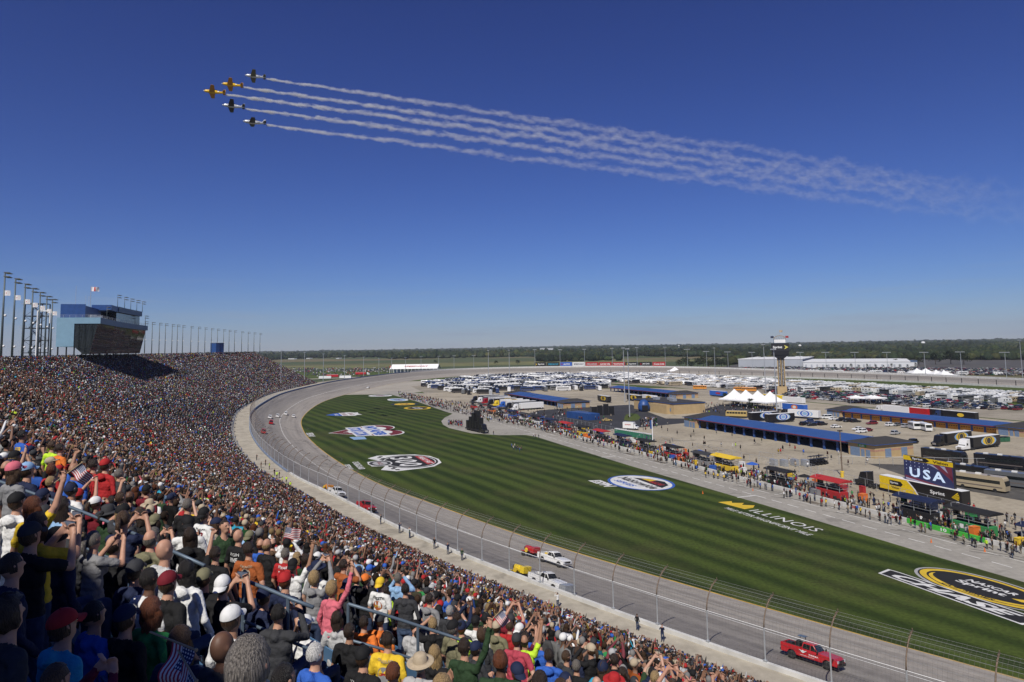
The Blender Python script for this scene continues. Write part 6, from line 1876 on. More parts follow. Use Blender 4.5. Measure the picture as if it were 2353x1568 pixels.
def tractor(par, x0, paint):
 """lorry cab unit, nose at x0"""
 mb = MB().prism([(x0, .6), (x0 + .05, 1.35), (x0 - 1.5, 1.65), (x0 - 1.9, 2.7), (x0 - 2.3, 3.55), (x0 - 4.0, 3.75), (x0 - 4.0, .6)], -1.2, 1.2)
 q = mb.build('cab', m_paint, par); q['paint'] = [*PAINTS[paint], 1]; bevel(q, .08, 2)
 MB().poly([(x0 - 1.52, -1.05, 1.72), (x0 - 1.52, 1.05, 1.72), (x0 - 1.86, 1.05, 2.55), (x0 - 1.86, -1.05, 2.55)]).build('windscreen', m_glass, par, normals=False)
 mb = MB()
 for sg in (-1, 1): mb.box((x0 - 2.5, sg * 1.2, 2.1), (.8, .04, .7))
 mb.build('side_window', m_glass, par)
 MB().box((x0 + .02, 0, 1.0), (.12, 1.2, .7)).build('grille', m_chrome, par)
 mb = MB().box((x0 - 5.2, 0, .85), (3.0, .9, .3))
 mb.build('chassis', m_dark, par)
 for sg in (-1, 1):
  MB().tube([(x0 - 4.15, sg * 1.0, .8), (x0 - 4.15, sg * 1.0, 3.9)], .09, 8).build('exhaust_stack', m_chrome, par)
  MB().box((x0 - .05, sg * .95, .95), (.12, .3, .3)).build('headlight', m_headl, par)
  for x in (x0 - 1.1, x0 - 4.9, x0 - 6.1): add_wheel(par, x, sg * 1.0, .5, .36)
def trailer_body(par, x0, x1, paint, z0=.95, z1=4.0, roof=True, name='trailer'):
 q = MB().box(((x0 + x1) / 2, 0, (z0 + z1) / 2), (abs(x1 - x0), 2.55, z1 - z0)).build(name, m_paint, par); q['paint'] = [*PAINTS[paint], 1]; bevel(q, .04)
 if roof: MB().box(((x0 + x1) / 2, 0, z1 + .03), (abs(x1 - x0) - .1, 2.4, .06)).build('roof', m_roofw, par)
 MB().box(((x0 + x1) / 2, 0, z0 - .2), (abs(x1 - x0) * .96, 2.2, .4)).build('skirt', m_dark, par)
 for sg in (-1, 1):
  for x in (min(x0, x1) + 1.6, min(x0, x1) + 2.9): add_wheel(par, x, sg * 1.02, .5, .36)
def swirl(par, cx, zc, cols, r=1.3, side=-1):
 """round race-series emblem with sweeping colour bands on the trailer side"""
 for k, (c, ra, rb) in enumerate(cols):
  mb = MB(); n_ = 24
  pts = [(cx + ra * math.cos(2 * math.pi * i / n_), side * (1.285 + .006 * k), zc + rb * math.sin(2 * math.pi * i / n_)) for i in range(n_)]
  mb.poly(pts); mb.build('emblem', mat('print_' + c, PAL.get(c, (.5, .5, .5)), .5, var=.05), par, normals=False)
def hauler(loc, rz, label, trailer='black', cab='black', emblem=None, group='race haulers in the paddock', withcab=True, text=None):
 o = empty('hauler_truck', loc, rz, label, 'truck', group)
 trailer_body(o, -8.0, 7.0, trailer)
 if withcab: tractor(o, 12.6, cab)
 if emblem:
  for sd in (-1, 1): swirl(o, -1.5, 2.5, emblem, side=sd)
 if text:
  for sd in (-1, 1):
   mb = MB(); put_text(mb, text, frame((-1.5, sd * 1.315, 2.5), (-sd, 0, 0), (0, 0, 1)), fit=(2.2, .5), bold=.03); mb.build('lettering', m_whitep, o, normals=False)
 return o
# ================================================================== INFIELD BUILDINGS
m_tan = mat('tan_block', (.40, .29, .15), .85, var=.08, scale=.7)
m_tanband = mat('rose_band', (.36, .20, .14), .85)
m_roofblue = mat('roof_blue_metal', (.03, .075, .22), .4, var=.08, scale=.3)
m_roofdark = mat('roof_dark', (.035, .033, .032), .8)
m_doorblue = mat('door_blue_grey', (.14, .20, .30), .5)
m_orange = mat('door_orange', (.58, .25, .03), .55, var=.1)
m_trimblue = mat('trim_blue', (.025, .07, .22), .5)
m_redtrim = mat('gutter_red', (.22, .03, .03), .5)
def pit_empty(name, s, u, label, cat, group=None):
 """local x along +s, local y along +u"""
 o = empty(name, pit(s, u), 0, label, cat, group)
 X_, Y_ = Vector((*PITD, 0)), Vector((*PITN, 0))
 # x=s, y=-u would be right-handed; use x = s, y = -u
 o.matrix_world = Matrix(((X_.x, -Y_.x, 0, o.location.x), (X_.y, -Y_.y, 0, o.location.y), (0, 0, 1, 0), (0, 0, 0, 1))) @ Matrix.Scale(K, 4)
 return o
def garage(s0, s1, u, label, nd, doors=None, depth=10.5, ends=(True, True), h=2.7, ridge=.95, sign=False):
 o = pit_empty('garage_building', s0, u, label, 'garage', None)
 L = s1 - s0; D = -depth
 mb = MB()
 mb.box((L / 2, D + .15, h / 2), (L, .3, h)); mb.box((L / 2, -.15, h - .25), (L, .3, .5))
 dw = L / nd
 for k in range(nd + 1): mb.box((min(max(k * dw, .3), L - .3), -.15, (h - .5) / 2), (.6, .3, h - .5))
 mb.build('wall', m_trimblue, o)
 MB().box((L / 2, D / 2, .03), (L, depth - .7, .05)).build('floor', m_conc, o)
 for k in range(nd):
  if doors:
   MB().box(((k + .5) * dw, -.16, (h - .5) / 2), (dw - .62, .1, h - .52)).build('door', m_orange, o)
   dr_ = KIDS[o.name][-1]
   for q in range(4): MB().box((((k + .5) * dw) + (q - 1.5) * (dw - .9) / 4, -.10, (h - .5) * .66), (.35, .04, .22)).build('door_window', m_glass, dr_)
  else:
   MB().box(((k + .5) * dw, D * .6, (h - .6) / 2 + .06), (dw * .5, .2, h - 1.2)).build('inner_cabinet', m_dark, o)
 mb = MB()
 mb.prism([(.9, h + .02), (.9, h + .12), (D / 2, h + ridge), (D - .9, h + .12), (D - .9, h + .02), (D / 2, h + ridge - .12)], -.2, L + .2, axis='x')
 mb.build('roof', m_roofblue, o)
 MB().box((L / 2, .93, h - .02), (L + .2, .08, .16)).build('gutter', m_redtrim, o)
 for en, x0, x1 in ((ends[0], -7.2, -.05), (ends[1], L + .05, L + 6)):
  if not en: continue
  cx = (x0 + x1) / 2; w = abs(x1 - x0)
  mb = MB().box((cx, D / 2 + .3, h / 2 + .15), (w, depth + 1.4, h + .3)); mb.build('end_block', m_tan, o)
  MB().box((cx, D / 2 + .3, h * .62), (w + .03, depth + 1.43, .4)).build('band', m_tanband, o)
  mb = MB(); hw, hd = w / 2 + .5, depth / 2 + 1.2
  c = (cx, D / 2 + .3); z = h + .32
  mb.add([(c[0] - hw, c[1] - hd, z), (c[0] + hw, c[1] - hd, z), (c[0] + hw, c[1] + hd, z), (c[0] - hw, c[1] + hd, z), (c[0], c[1] - hd * .3, z + 1.1), (c[0], c[1] + hd * .3, z + 1.1)], [(0, 1, 4), (1, 2, 5, 4), (2, 3, 5), (3, 0, 4, 5), (0, 3, 2, 1)])
  mb.build('end_roof', m_roofdark, o)
  MB().box((cx, D / 2 + .3, z - .06), (w + 1.02, depth + 2.42, .14)).build('fascia', m_trimblue, o)
  ye = 1.03
  for x, dw_, dh in ((cx - 1.8, 1.1, 1.7), (cx - .4, .9, 1.7), (cx + 1.7, 2.6, 1.95)):
   MB().box((x, ye, dh / 2), (dw_, .08, dh)).build('door', m_doorblue, o)
  xs = x0 if en and x0 < 0 else x1
  for y, dw_ in ((-3, 1.8), (-8, 1.8)):
   MB().box((xs + (-.03 if x0 < 0 else .03), y, 1.0), (.08, dw_, 1.9)).build('door', m_doorblue, o)
  if sign:
   mb = MB().box((cx - .3, ye + .02, h - .25), (2.2, .06, .6)); mb.build('sign', mat('sign_green', (.04, .28, .06), .5), o)
   mb = MB(); put_text(mb, 'FUEL', frame((cx - .3, ye + .06, h - .25), (-1, 0, 0), (0, 0, 1)), fit=(1.5, .4), bold=.03); mb.build('sign_lettering', m_whitep, o, normals=False)
 return o
garage(71, 128.5, 53.5, 'long blue roofed garage with open bays nearest to pit road', 14, sign=True)
garage(78, 130.5, 115, 'long blue roofed garage with a row of orange doors', 14, doors=True, h=2.05, ridge=.8)
garage(218, 276, 48, 'blue roofed garage beside the rows of haulers far down pit road', 14, h=2.3)
garage(235, 294, 116, 'blue roofed garage behind the yellow and black haulers', 14, ends=(True, False), h=2.2)
o = pit_empty('media_building', 167, 71, 'flat roofed tan building with dark roof on the blacktop', 'building')
MB().box((14, -7, 2.0), (28, 14, 4.0)).build('wall', m_tan, o); MB().box((8, .8, 1.7), (11, 1.5, 3.4)).build('entrance_wing', m_tan, o)
MB().box((14, -7, 4.06), (28.4, 14.4, .12)).build('roof', m_roofdark, o); MB().box((14, -7, 3.9), (28.5, 14.5, .22)).build('fascia', m_trimblue, o)
for x, y in ((9, -6), (15, -9), (19, -5)): MB().box((x, y, 4.6), (2.4, 1.8, 1.0)).build('roof_unit', m_galv, o)
for x in (2.5, 5, 16, 19, 22): MB().box((x, .04 if x > 14 else .05, 1.6), (1.4, .06, 1.2)).build('window', m_doorblue, o)
# scoring tower
tb = P(1798, 906.5, 0)
o = empty('scoring_tower', tb, R(-21), 'tall scoring tower with black sign box and numbered columns', 'tower'); o.scale = (K, K, K)
MB().box((0, 0, 2.0), (4.6, 3.6, 4.0)).build('base', m_tan, o)
mb = MB()
for x in (-1.55, 0, 1.55):
 mb.box((x, 0, 11.0), (.38, 2.0, 14.0))
mb.build('column', m_tan, o)
MB().box((0, .3, 11.2), (3.2, 2.4, 14.4)).build('score_panel', m_black, o)
mb = MB()
for k in range(20):
 for x in (-.78, .78):
  put_text(mb, str((k * 7 + (3 if x > 0 else 1) * 11) % 99), frame((x, -.93, 5.0 + k * .66), (1, 0, 0), (0, 0, 1)), fit=(.62, .42), bold=.02, res=1)
mb.build('score_digits', m_whitep, o, normals=False)
MB().prism([(-1.9, 18.2), (-3.9, 19.8), (3.9, 19.8), (1.9, 18.2)], -2.0, 2.0).build('bracket', m_black, o)
MB().box((0, 0, 20.75), (8.2, 4.6, 1.9)).build('sign_box_lower', m_black, o)
MB().box((0, 0, 23.7), (8.4, 4.8, 4.0)).build('sign_box', m_dark, o)
mb = MB(); put_text(mb, 'Sprint', frame((-1.2, -2.43, 23.6), (1, 0, 0), (0, 0, 1)), fit=(4.4, 1.5), bold=.03); mb.build('sign_lettering', m_whitep, o, normals=False)
mb = MB().poly([(1.9, -2.43, 24.8), (3.9, -2.43, 23.7), (1.9, -2.43, 22.6), (2.6, -2.43, 23.7)]); mb.build('sign_chevron', mat('chevron_yellow', (.55, .50, .10), .6), o, normals=False)
MB().box((0, 0, 26.75), (5.9, 3.8, 2.1)).build('upper_box', m_slate, o)
MB().box((0, -1.93, 26.75), (5.4, .06, 1.7)).build('upper_sign', m_whitep, o)
mb = MB()
for k in range(9):
 a = math.pi * k / 8
 mb.tube([(2.8 * math.cos(a), -1.6, 27.8 + 1.7 * math.sin(a)), (2.8 * math.cos(a), 1.6, 27.8 + 1.7 * math.sin(a))], .07, 4)
for y in (-1.6, 0, 1.6): mb.tube([(2.8 * math.cos(math.pi * k / 10), y, 27.8 + 1.7 * math.sin(math.pi * k / 10)) for k in range(11)], .12, 4)
for k in range(6): mb.tube([(-2.4 + k * .8, -1.6, 27.85), (-2.0 + k * .8, -1.6, 28.9)], .06, 4)
mb.build('lattice_crown', m_tan, o)
MB().tube([(0, 0, 29.4), (0, 0, 32.5)], .07, 5).build('flagpole', m_galv, o)
for x, c in ((-2.9, 'navy'), (2.9, 'red'), (0, 'tan')):
 z = 29.4 if x else 32.3
 f = wave_cloth(MB(), 2.4, 1.4).build('flag', mat('flag_' + c, PAL[c], .8), None, (tb.x + x * K, tb.y, z * K), R(180 if x < 0 else 0), smooth=True)
 tag(f, f'{c} flag on top of the scoring tower', 'flag', 'flags on the scoring tower')
 MB().tube([(x, 0, 27.8), (x, 0, 29.5)], .04, 4).build('flag_staff', m_galv, o) if x else None
# screen truck
a, b_ = P(2032, 1127), P(2222, 1171)
c = (a + b_) / 2; dr = (a - b_).normalized(); rz = math.atan2(dr.y, dr.x)
LT = (a - b_).length
o = empty('screen_truck', c, rz, 'yellow and black trailer truck carrying the giant video screen', 'truck')
xr = -LT / 2; xf = LT / 2
sd = 1                                                # camera side of the trailer in local y
trailer_body(o, xr, xf, 'black', z0=.8, z1=3.75)
mb = MB().poly([(xf - .02, sd * 1.285, .82), (xf - .02, sd * 1.285, 3.74), (xf - 7.6, sd * 1.285, 3.74), (xf - 9.4, sd * 1.285, 2.2), (xf - 10.4, sd * 1.285, .82)])
mb.build('yellow_panel', mat('trailer_yellow', (.72, .50, .015), .4), o, normals=False)
mb = MB().poly([(xf - 7.6, sd * 1.29, 3.74), (xf - 8.1, sd * 1.29, 3.74), (xf - 9.8, sd * 1.29, 2.2), (xf - 10.8, sd * 1.29, .82), (xf - 10.4, sd * 1.29, .82), (xf - 9.4, sd * 1.29, 2.2)])
mb.build('white_stripe', m_whitep, o, normals=False)
fm = lambda x, z, y=1.295: frame((x, sd * y, z), (-sd, 0, 0), (0, 0, 1))
mb = MB(); put_text(mb, 'Sprint', fm(xr + LT * .27, 2.35), fit=(3.6, 1.0), bold=.03); mb.build('trailer_lettering', m_whitep, o, normals=False)
mb = MB()
for k in range(5):
 an = -.5 + k * .25
 mb.poly([(xr + 2.4, sd * 1.295, 2.1), (xr + 2.4 - 1.9 * math.cos(an), sd * 1.295, 2.1 + 1.5 * math.sin(an) + .35), (xr + 2.4 - 1.9 * math.cos(an + .16), sd * 1.295, 2.1 + 1.5 * math.sin(an + .16) + .35)])
mb.build('yellow_rays', mat('trailer_yellow', (1, 1, 1)), o, normals=False)
MB().poly([(xf - 2.9, sd * 1.29, 2.0), (xf - 6.0, sd * 1.29, 2.0), (xf - 6.6, sd * 1.29, 2.6), (xf - 6.0, sd * 1.29, 3.15), (xf - 2.9, sd * 1.29, 3.15)]).build('badge', m_black, o, normals=False)
mb = MB(); put_text(mb, 'Sprint', fm(xf - 4.2, 2.6), fit=(2.2, .6), bold=.03); mb.build('badge_lettering', m_whitep, o, normals=False)
mb = MB(); put_text(mb, 'Vision', fm(xf - 4.4, 1.55), fit=(2.2, .5), bold=.03); mb.build('badge_lettering', m_black, o, normals=False)
tractor(o, xf + 8.2, 'black')
# the screen itself, raised on two masts in the trailer
pl = [PY(px, py, 1) for px, py in ()]
def on_line(px):
 return min(np.linspace(-LT, LT, 400), key=lambda x: abs(pix(c + dr * x)[0] - px))
xl, xrr = on_line(2084), on_line(2199)
pm = c + dr * ((xl + xrr) / 2)
zt_ = PY(2140, 1054, pm.y).z; zb_ = PY(2143, 1116, pm.y).z
H_ = zt_ - zb_; w_ = abs(xl - xrr); cx = (xl + xrr) / 2
MB().box((cx, .0, (zt_ + zb_) / 2), (w_, .7, H_)).build('screen_cabinet', m_dark, o)
hh = H_ * .17
m_em = lambda nm, c_, e: (lambda m: (m.node_tree.nodes['Principled BSDF'].inputs['Emission Color'].__setattr__('default_value', (*c_, 1)), m.node_tree.nodes['Principled BSDF'].inputs['Emission Strength'].__setattr__('default_value', e), m)[2])(mat(nm, c_, .4, var=.06, scale=1.2))
yy = sd * .36
MB().box((cx, yy, zt_ - hh / 2), (w_, .04, hh)).build('screen_header', mat('trailer_yellow', (1, 1, 1)), o)
MB().poly([(xl - w_ * .14, yy + .025, zt_ - .05), (xl - w_ * .47, yy + .025, zt_ - .05), (xl - w_ * .55, yy + .025, zt_ - hh / 2), (xl - w_ * .47, yy + .025, zt_ - hh + .05), (xl - w_ * .18, yy + .025, zt_ - hh + .05)]).build('header_badge', m_black, o, normals=False)
mb = MB(); put_text(mb, 'Sprint', frame((xl - w_ * .30, yy + .035, zt_ - hh / 2), (-1, 0, 0), (0, 0, 1)), fit=(w_ * .22, hh * .6), bold=.03); mb.build('header_lettering', m_whitep, o, normals=False)
mb = MB(); put_text(mb, 'Vision', frame((xl - w_ * .76, yy + .035, zt_ - hh / 2), (-1, 0, 0), (0, 0, 1)), fit=(w_ * .30, hh * .6), bold=.03); mb.build('header_lettering', m_black, o, normals=False)
zs = zt_ - hh
MB().box((cx, yy, (zs + zb_) / 2), (w_ - .1, .04, zs - zb_ - .05)).build('screen', m_em('screen_navy', (.02, .025, .07), .5), o)
pic = MB()
def SC_(fx, fz, d=.03): return (xl - w_ * fx, yy + d, zb_ + (zs - zb_) * fz)
mb = MB()
for k in range(4):
 f0 = k * .24
 mb.poly([SC_(.12 + f0, .98), SC_(.26 + f0, .98), SC_(.985, .55 - f0 * .3 + .15), SC_(.985, .42 - f0 * .3 + .1)] if k > 1 else [SC_(.02, .30 - f0 * .8), SC_(.02, .18 - f0 * .8 + .02), SC_(.75 + f0 * .2, .02), SC_(.95, .03)])
mb.build('screen_picture', m_em('screen_red', (.10, .02, .035), .5), o, normals=False)
mb = MB().poly([SC_(.50, .97, .028), SC_(.97, .97, .028), SC_(.97, .45, .028), SC_(.80, .72, .028)]).poly([SC_(.03, .30, .028), SC_(.6, .04, .028), SC_(.35, .03, .028), SC_(.03, .12, .028)])
mb.build('screen_picture', m_em('screen_pale', (.22, .22, .30), .5), o, normals=False)
mb = MB()
for k in range(17):
 x_, z_ = .06 + (k % 6) * .09, .93 - (k // 6) * .16
 q = Vector(SC_(x_, z_, .032)); mb.poly([q + Vector((.13 * math.cos(a), 0, .13 * math.sin(a))) for a in np.linspace(0, 5.2, 6)])
mb.build('screen_picture', m_em('screen_star', (.28, .30, .42), .5), o, normals=False)
mb = MB(); put_text(mb, 'USA', frame(SC_(.48, .48, .045), (-1, 0, -.0), (0, 0, 1)), fit=(w_ * .72, (zs - zb_) * .44), bold=.03, spacing=1.3); mb.build('screen_letters', m_em('screen_letter', (.50, .62, .78), .45), o, normals=False)
for x in (cx - w_ * .3, cx + w_ * .3): MB().box((x, 0, (zb_ + 3.75) / 2), (.5, .5, max(.2, zb_ - 3.7))).build('mast', m_dark, o)
# haulers
EM_Y = [('yellow', 3.6, 1.45), ('black', 2.1, 1.42), ('yellow', 1.5, 1.2), ('black', 1.15, .95)]
EM_B = [('light blue', 3.9, 1.45), ('white', 3.2, 1.42), ('blue', 2.4, 1.38), ('white', 1.45, 1.1), ('light blue', 1.2, .8)]
EM_T = [('light blue', 4.2, 1.45), ('yellow', 3.3, 1.42), ('navy', 2.0, 1.4), ('yellow', 1.45, 1.2), ('charcoal', 1.15, 1.0)]
RZP = PIT_RZ
def at_px(px, py): return P(px, py, 0)
def heading(a, b): v = P(*b) - P(*a); return math.atan2(v.y, v.x)
hauler(P(2196, 1020), heading((2240, 1016), (2150, 1029)), 'black tractor hauler with blue and yellow trailer beside the white tractor', 'black', 'black', EM_T)
hauler(P(2258, 1030), heading((2300, 1026), (2210, 1038)), 'white tractor hauler with round yellow and blue emblem', 'black', 'white', EM_T)
hauler(P(1790, 971), heading((1810, 968), (1750, 972)), 'nearer black hauler with blue and white swirl emblem', 'black', 'black', EM_B, withcab=False)
hauler(P(1752, 967), heading((1790, 964), (1730, 968)), 'farther black hauler with blue and white swirl emblem', 'black', 'black', EM_B, withcab=False)
hauler(P(1846, 962), RZP + .3, 'white box trailer hauler parked end on behind the blue swirl haulers', 'white', 'black', EM_B)
for k, (px, py, tr, em, lab) in enumerate([(1388, 924, 'black', EM_Y, 'first yellow and black emblem hauler behind the far garage'), (1457, 922, 'black', EM_Y, 'second yellow and black emblem hauler behind the far garage'), (1492, 923, 'white', EM_Y, 'white and yellow emblem hauler behind the far garage'),
  (2060, 952, 'white', None, 'long white trailer behind the orange door garage'), (2102, 956, 'red', None, 'red trailer behind the orange door garage'), (2150, 960, 'black', None, 'black trailer behind the orange door garage'), (2205, 966, 'black', [('yellow', 1.6, .8)], 'black trailer with yellow mark and blue tractor at the garage end'),
  (1825, 946, 'blue', [('orange', 2.2, 1.2), ('white', 1.2, .7)], 'blue and orange trailer on the tent blacktop'), (1778, 922, 'yellow', None, 'yellow trailer beside the white peaked tent'), (1826, 929, 'white', None, 'white trailer beside the yellow trailer'), (1650, 912, 'blue', [('red', 2.5, .6)], 'blue trailer with red stripe behind the tan building')]):
 hauler(P(px, py), RZP + (math.pi if k in (8, 9) else 0) + random.uniform(-.06, .06), lab, tr, 'dark blue' if k == 6 else 'white', em, withcab=k in (3, 6, 7))
for k in range(8):                                     # row of haulers seen nose-on beside the far garage
 c_ = ['white', 'black', 'blue', 'yellow', 'black', 'red', 'white', 'black'][k]
 q = pit(214 + k * 7.6, 33)
 hauler(q, math.atan2(-PITN[1], -PITN[0]) + .12, f'{nth(k)} hauler with {c_} cab in the row along far pit road', ['white', 'grey', 'white', 'white', 'black', 'white', 'grey', 'black'][k], c_, EM_Y if k in (3, 4) else None, group='haulers in a row along far pit road')
# cars on the paddock
c4 = lambda x, y: (1755 + .25443 * x, 735.3 + .25443 * y)
PADD = [(565, 893, 'van', 'white', 'van standing behind the others'), (628, 905, 'sedan', 'white', 'small car behind the dark pair'), (695, 915, 'suv', 'black', 'SUV, first of three dark ones in line'), (757, 922, 'suv', 'black', 'SUV, middle of three dark ones in line'), (828, 926, 'suv', 'black', 'SUV, last of three dark ones in line'), (977, 945, 'suv', 'dark red', 'SUV before the orange doors'), (1145, 960, 'suv', 'white', 'SUV before the orange doors'), (1202, 958, 'sedan', 'grey', 'car almost touching the orange doors'), (1282, 972, 'suv', 'silver', 'SUV beside the white bus'),
  (652, 975, 'sedan', 'white', 'car alone in the yard'), (530, 952, 'suv', 'black', 'SUV at the end of the dark cluster'), (435, 958, 'sedan', 'black', 'sedan in front of the dark cluster'), (365, 952, 'suv', 'black', 'SUV at the start of the dark cluster'), (480, 940, 'sedan', 'dark blue', 'sedan inside the dark cluster'), (410, 928, 'suv', 'dark blue', 'SUV at the back of the dark cluster'), (850, 997, 'sedan', 'white', 'car touching the white SUV'), (882, 1020, 'suv', 'white', 'SUV beside the maroon car'), (935, 1008, 'sedan', 'dark red', 'car beside two white ones'), (1190, 1035, 'suv', 'silver', 'SUV in the middle of the yard'), (1335, 1118, 'suv', 'black', 'SUV beside the black tractor hauler'), (490, 890, 'sedan', 'dark red', 'car behind the dark cluster')]
for k, (x, y, kd, c_, lab) in enumerate(PADD):
 car(P(*c4(x, y)), RZP + math.pi / 2 + random.choice((0, math.pi)) + random.uniform(-.25, .25) if kd != 'van' else RZP + 1.3, kd, c_, f'{c_} {lab}', 'cars parked between the two long garages')
def bus(px, py, rz, paint, label, L=9.0):
 o = empty('bus', P(px, py), rz, label, 'bus')
 q = MB().prism([(L / 2, .5), (L / 2 + .05, 1.3), (L / 2 - .25, 2.9), (L / 2 - .5, 3.1), (-L / 2, 3.1), (-L / 2, .5)], -1.25, 1.25).build('body', m_paint, o); q['paint'] = [*PAINTS[paint], 1]; bevel(q, .06)
 mb = MB()
 for k in range(7):
  for sg in (-1, 1): mb.box((-L / 2 + .9 + k * (L - 2) / 6, sg * 1.25, 2.15), ((L - 2) / 6 - .18, .05, .85))
 mb.build('side_window', m_glass, o)
 MB().box((L / 2 - .08, 0, 2.15), (.3, 2.1, 1.1)).build('windscreen', m_glass, o)
 for sg in (-1, 1):
  for x in (L * .3, -L * .28): add_wheel(o, x, sg * 1.08, .45, .3)
 return o
bus(*c4(1452, 1000), RZP + 2.6, 'white', 'white shuttle bus before the orange garage doors')
bus(*c4(1360, 990), RZP + 2.6, 'white', 'white van bus tucked behind the shuttle bus', 6.0)
c3 = lambda x, y: (1194.6 + .25443 * x, 735.3 + .25443 * y)
bus(*c3(1958, 878), heading(c3(2020, 880), c3(1895, 876)), 'gold', 'yellow bus on the blacktop before the white peaked tent', 10)
for (x, y, lab) in ((785, 553, 'school bus yellow bus among the infield motorhomes, alone'), (1625, 620, 'yellow bus beside the rows of white motorhomes'), (1995, 635, 'first of two yellow buses near the white peaked tent'), (2068, 640, 'second of two yellow buses near the white peaked tent')):
 bus(*c3(x, y + 8), RZP + .9, 'orange', lab, 10.5)
# box truck, sedan on show, toilets, banner pole, carts
o = empty('box_truck', P(*c3(1005, 992)), heading(c3(945, 985), c3(1085, 992)), 'white box truck beside the row of green toilets', 'truck')
q = MB().box((-.9, 0, 1.95), (4.8, 2.4, 2.5)).build('box', m_paint, o); q['paint'] = [*PAINTS['white'], 1]
q = MB().prism([(1.6, .6), (3.2, .6), (3.25, 1.3), (2.5, 1.5), (2.1, 2.3), (1.6, 2.35)], -1.0, 1.0).build('cab', m_paint, o); q['paint'] = [*PAINTS['white'], 1]
MB().poly([(2.52, -.9, 1.55), (2.52, .9, 1.55), (2.16, .9, 2.2), (2.16, -.9, 2.2)]).build('windscreen', m_glass, o, normals=False)
mb = MB(); put_text(mb, 'EXPRESS', frame((-1, -1.22, 2.2), (1, 0, 0), (0, 0, 1)), fit=(2.6, .5), bold=.03); mb.build('lettering', mat('print_red', PAL['red'], .5), o, normals=False)
for sg in (-1, 1):
 for x in (2.3, -2.0): add_wheel(o, x, sg * .95, .42, .28)
m_toil = mat('toilet_green', (.03, .16, .10), .5); m_toilr = mat('toilet_roof', (.55, .56, .55), .5)
tm = MB().box((0, 0, 1.05), (1.1, 1.1, 2.1)).box((0, -.56, 1.0), (.8, .03, 1.8), mi=0).mesh('booth', m_toil); rm = MB().prism([(-.6, 2.1), (.6, 2.1), (.45, 2.32), (-.45, 2.32)], -.6, .6).mesh('roof', m_toilr)
a, b_ = P(*c3(872, 1032)), P(*c3(1185, 1087))
for k in range(18):
 o = empty('portable_toilet', a.lerp(b_, k / 17), heading(c3(872, 1032), c3(1185, 1087)), f'{nth(k)} green portable toilet in the row, counted from the box truck', 'toilet', 'green portable toilets in a row')
 new_obj('booth', tm, o); new_obj('roof', rm, o)
o = empty('banner_pole', P(*c3(1200, 1102)), 0, 'white pole with a tall blue banner behind the pit boxes', 'banner'); o.scale = (K, K, K)
MB().tube([(0, 0, 0), (0, 0, 5.8)], .12, 8).build('pole', m_whitep, o); MB().box((-.35, 0, 4.6), (.5, .06, 2.3)).build('banner', m_blue, o)
o = empty('utility_pole', P(1936, 1097), 0, 'thin brown pole rising beside the tan garage block', 'pole'); o.scale = (K, K, K)
MB().tube([(0, 0, 0), (0, 0, 9.0)], [.13, .09], 8).build('pole', m_rust, o); MB().box((0, 0, 8.8), (.9, .3, .2)).build('lamp', m_dark, o); MB().lathe([(.35, 0), (.35, 1.1), (.3, 1.15)]).build('base', mat('print_yellow', PAL['yellow'], .5), o)
cart_b = MB().box((0, 0, .45), (2.3, 1.1, .35)).box((-.4, 0, .85), (.5, 1.0, .5)).mesh('body', m_black); cart_r = MB().box((0, 0, 1.9), (1.9, 1.15, .06)).mesh('roof', m_dark)
cart_p = MB().tube([(.8, .5, .6), (.7, .5, 1.9)], .03, 4).tube([(.8, -.5, .6), (.7, -.5, 1.9)], .03, 4).tube([(-.8, .5, .6), (-.8, .5, 1.9)], .03, 4).tube([(-.8, -.5, .6), (-.8, -.5, 1.9)], .03, 4).mesh('frame', m_dark)
for k in range(9):
 p = P(*c4(425 + (k % 5) * 32, 1320 - (k // 5) * 28 - (k % 5) * 4))
 o = empty('golf_cart', p, RZP + 1.9, f'{nth(k)} black golf cart of the cluster before the tan garage block', 'cart', 'golf carts parked together')
 new_obj('body', cart_b, o); new_obj('roof', cart_r, o); new_obj('frame', cart_p, o)
 for x in (.8, -.8):
  for sg in (-1, 1): add_wheel(o, x, sg * .5, .24, .2)
m_dump = mat('dumpster_green', (.025, .10, .05), .6)
for k, (x, y) in enumerate(((2060, 1100), (2130, 1102), (2180, 1100))):
 o = empty('dumpster', P(*c4(x, y)), RZP + 1.4, f'{nth(k)} green dumpster beyond the white tractor hauler', 'dumpster', 'green dumpsters')
 MB().prism([(-1.2, .1), (1.2, .1), (1.3, 1.4), (-1.3, 1.7)], -.9, .9).build('bin', m_dump, o); MB().box((0, 0, 1.72), (2.5, 1.85, .08)).build('lid', m_dark, o)
for k, (x, y) in enumerate(((1925, 1222), (2040, 1215), (2125, 1200), (2085, 1228))):
 o = empty('generator', P(*c4(90 + k * 95, 1318 + (k % 2) * 4)), RZP, f'{nth(k)} grey equipment cabinet behind the pit boxes', 'generator', 'grey cabinets behind the pit boxes')
 MB().box((0, 0, 1.0), (2.2, 1.2, 1.9)).build('cabinet', m_galv, o); MB().box((0, -.62, 1.1), (1.6, .04, 1.0)).build('grille', m_slate, o)
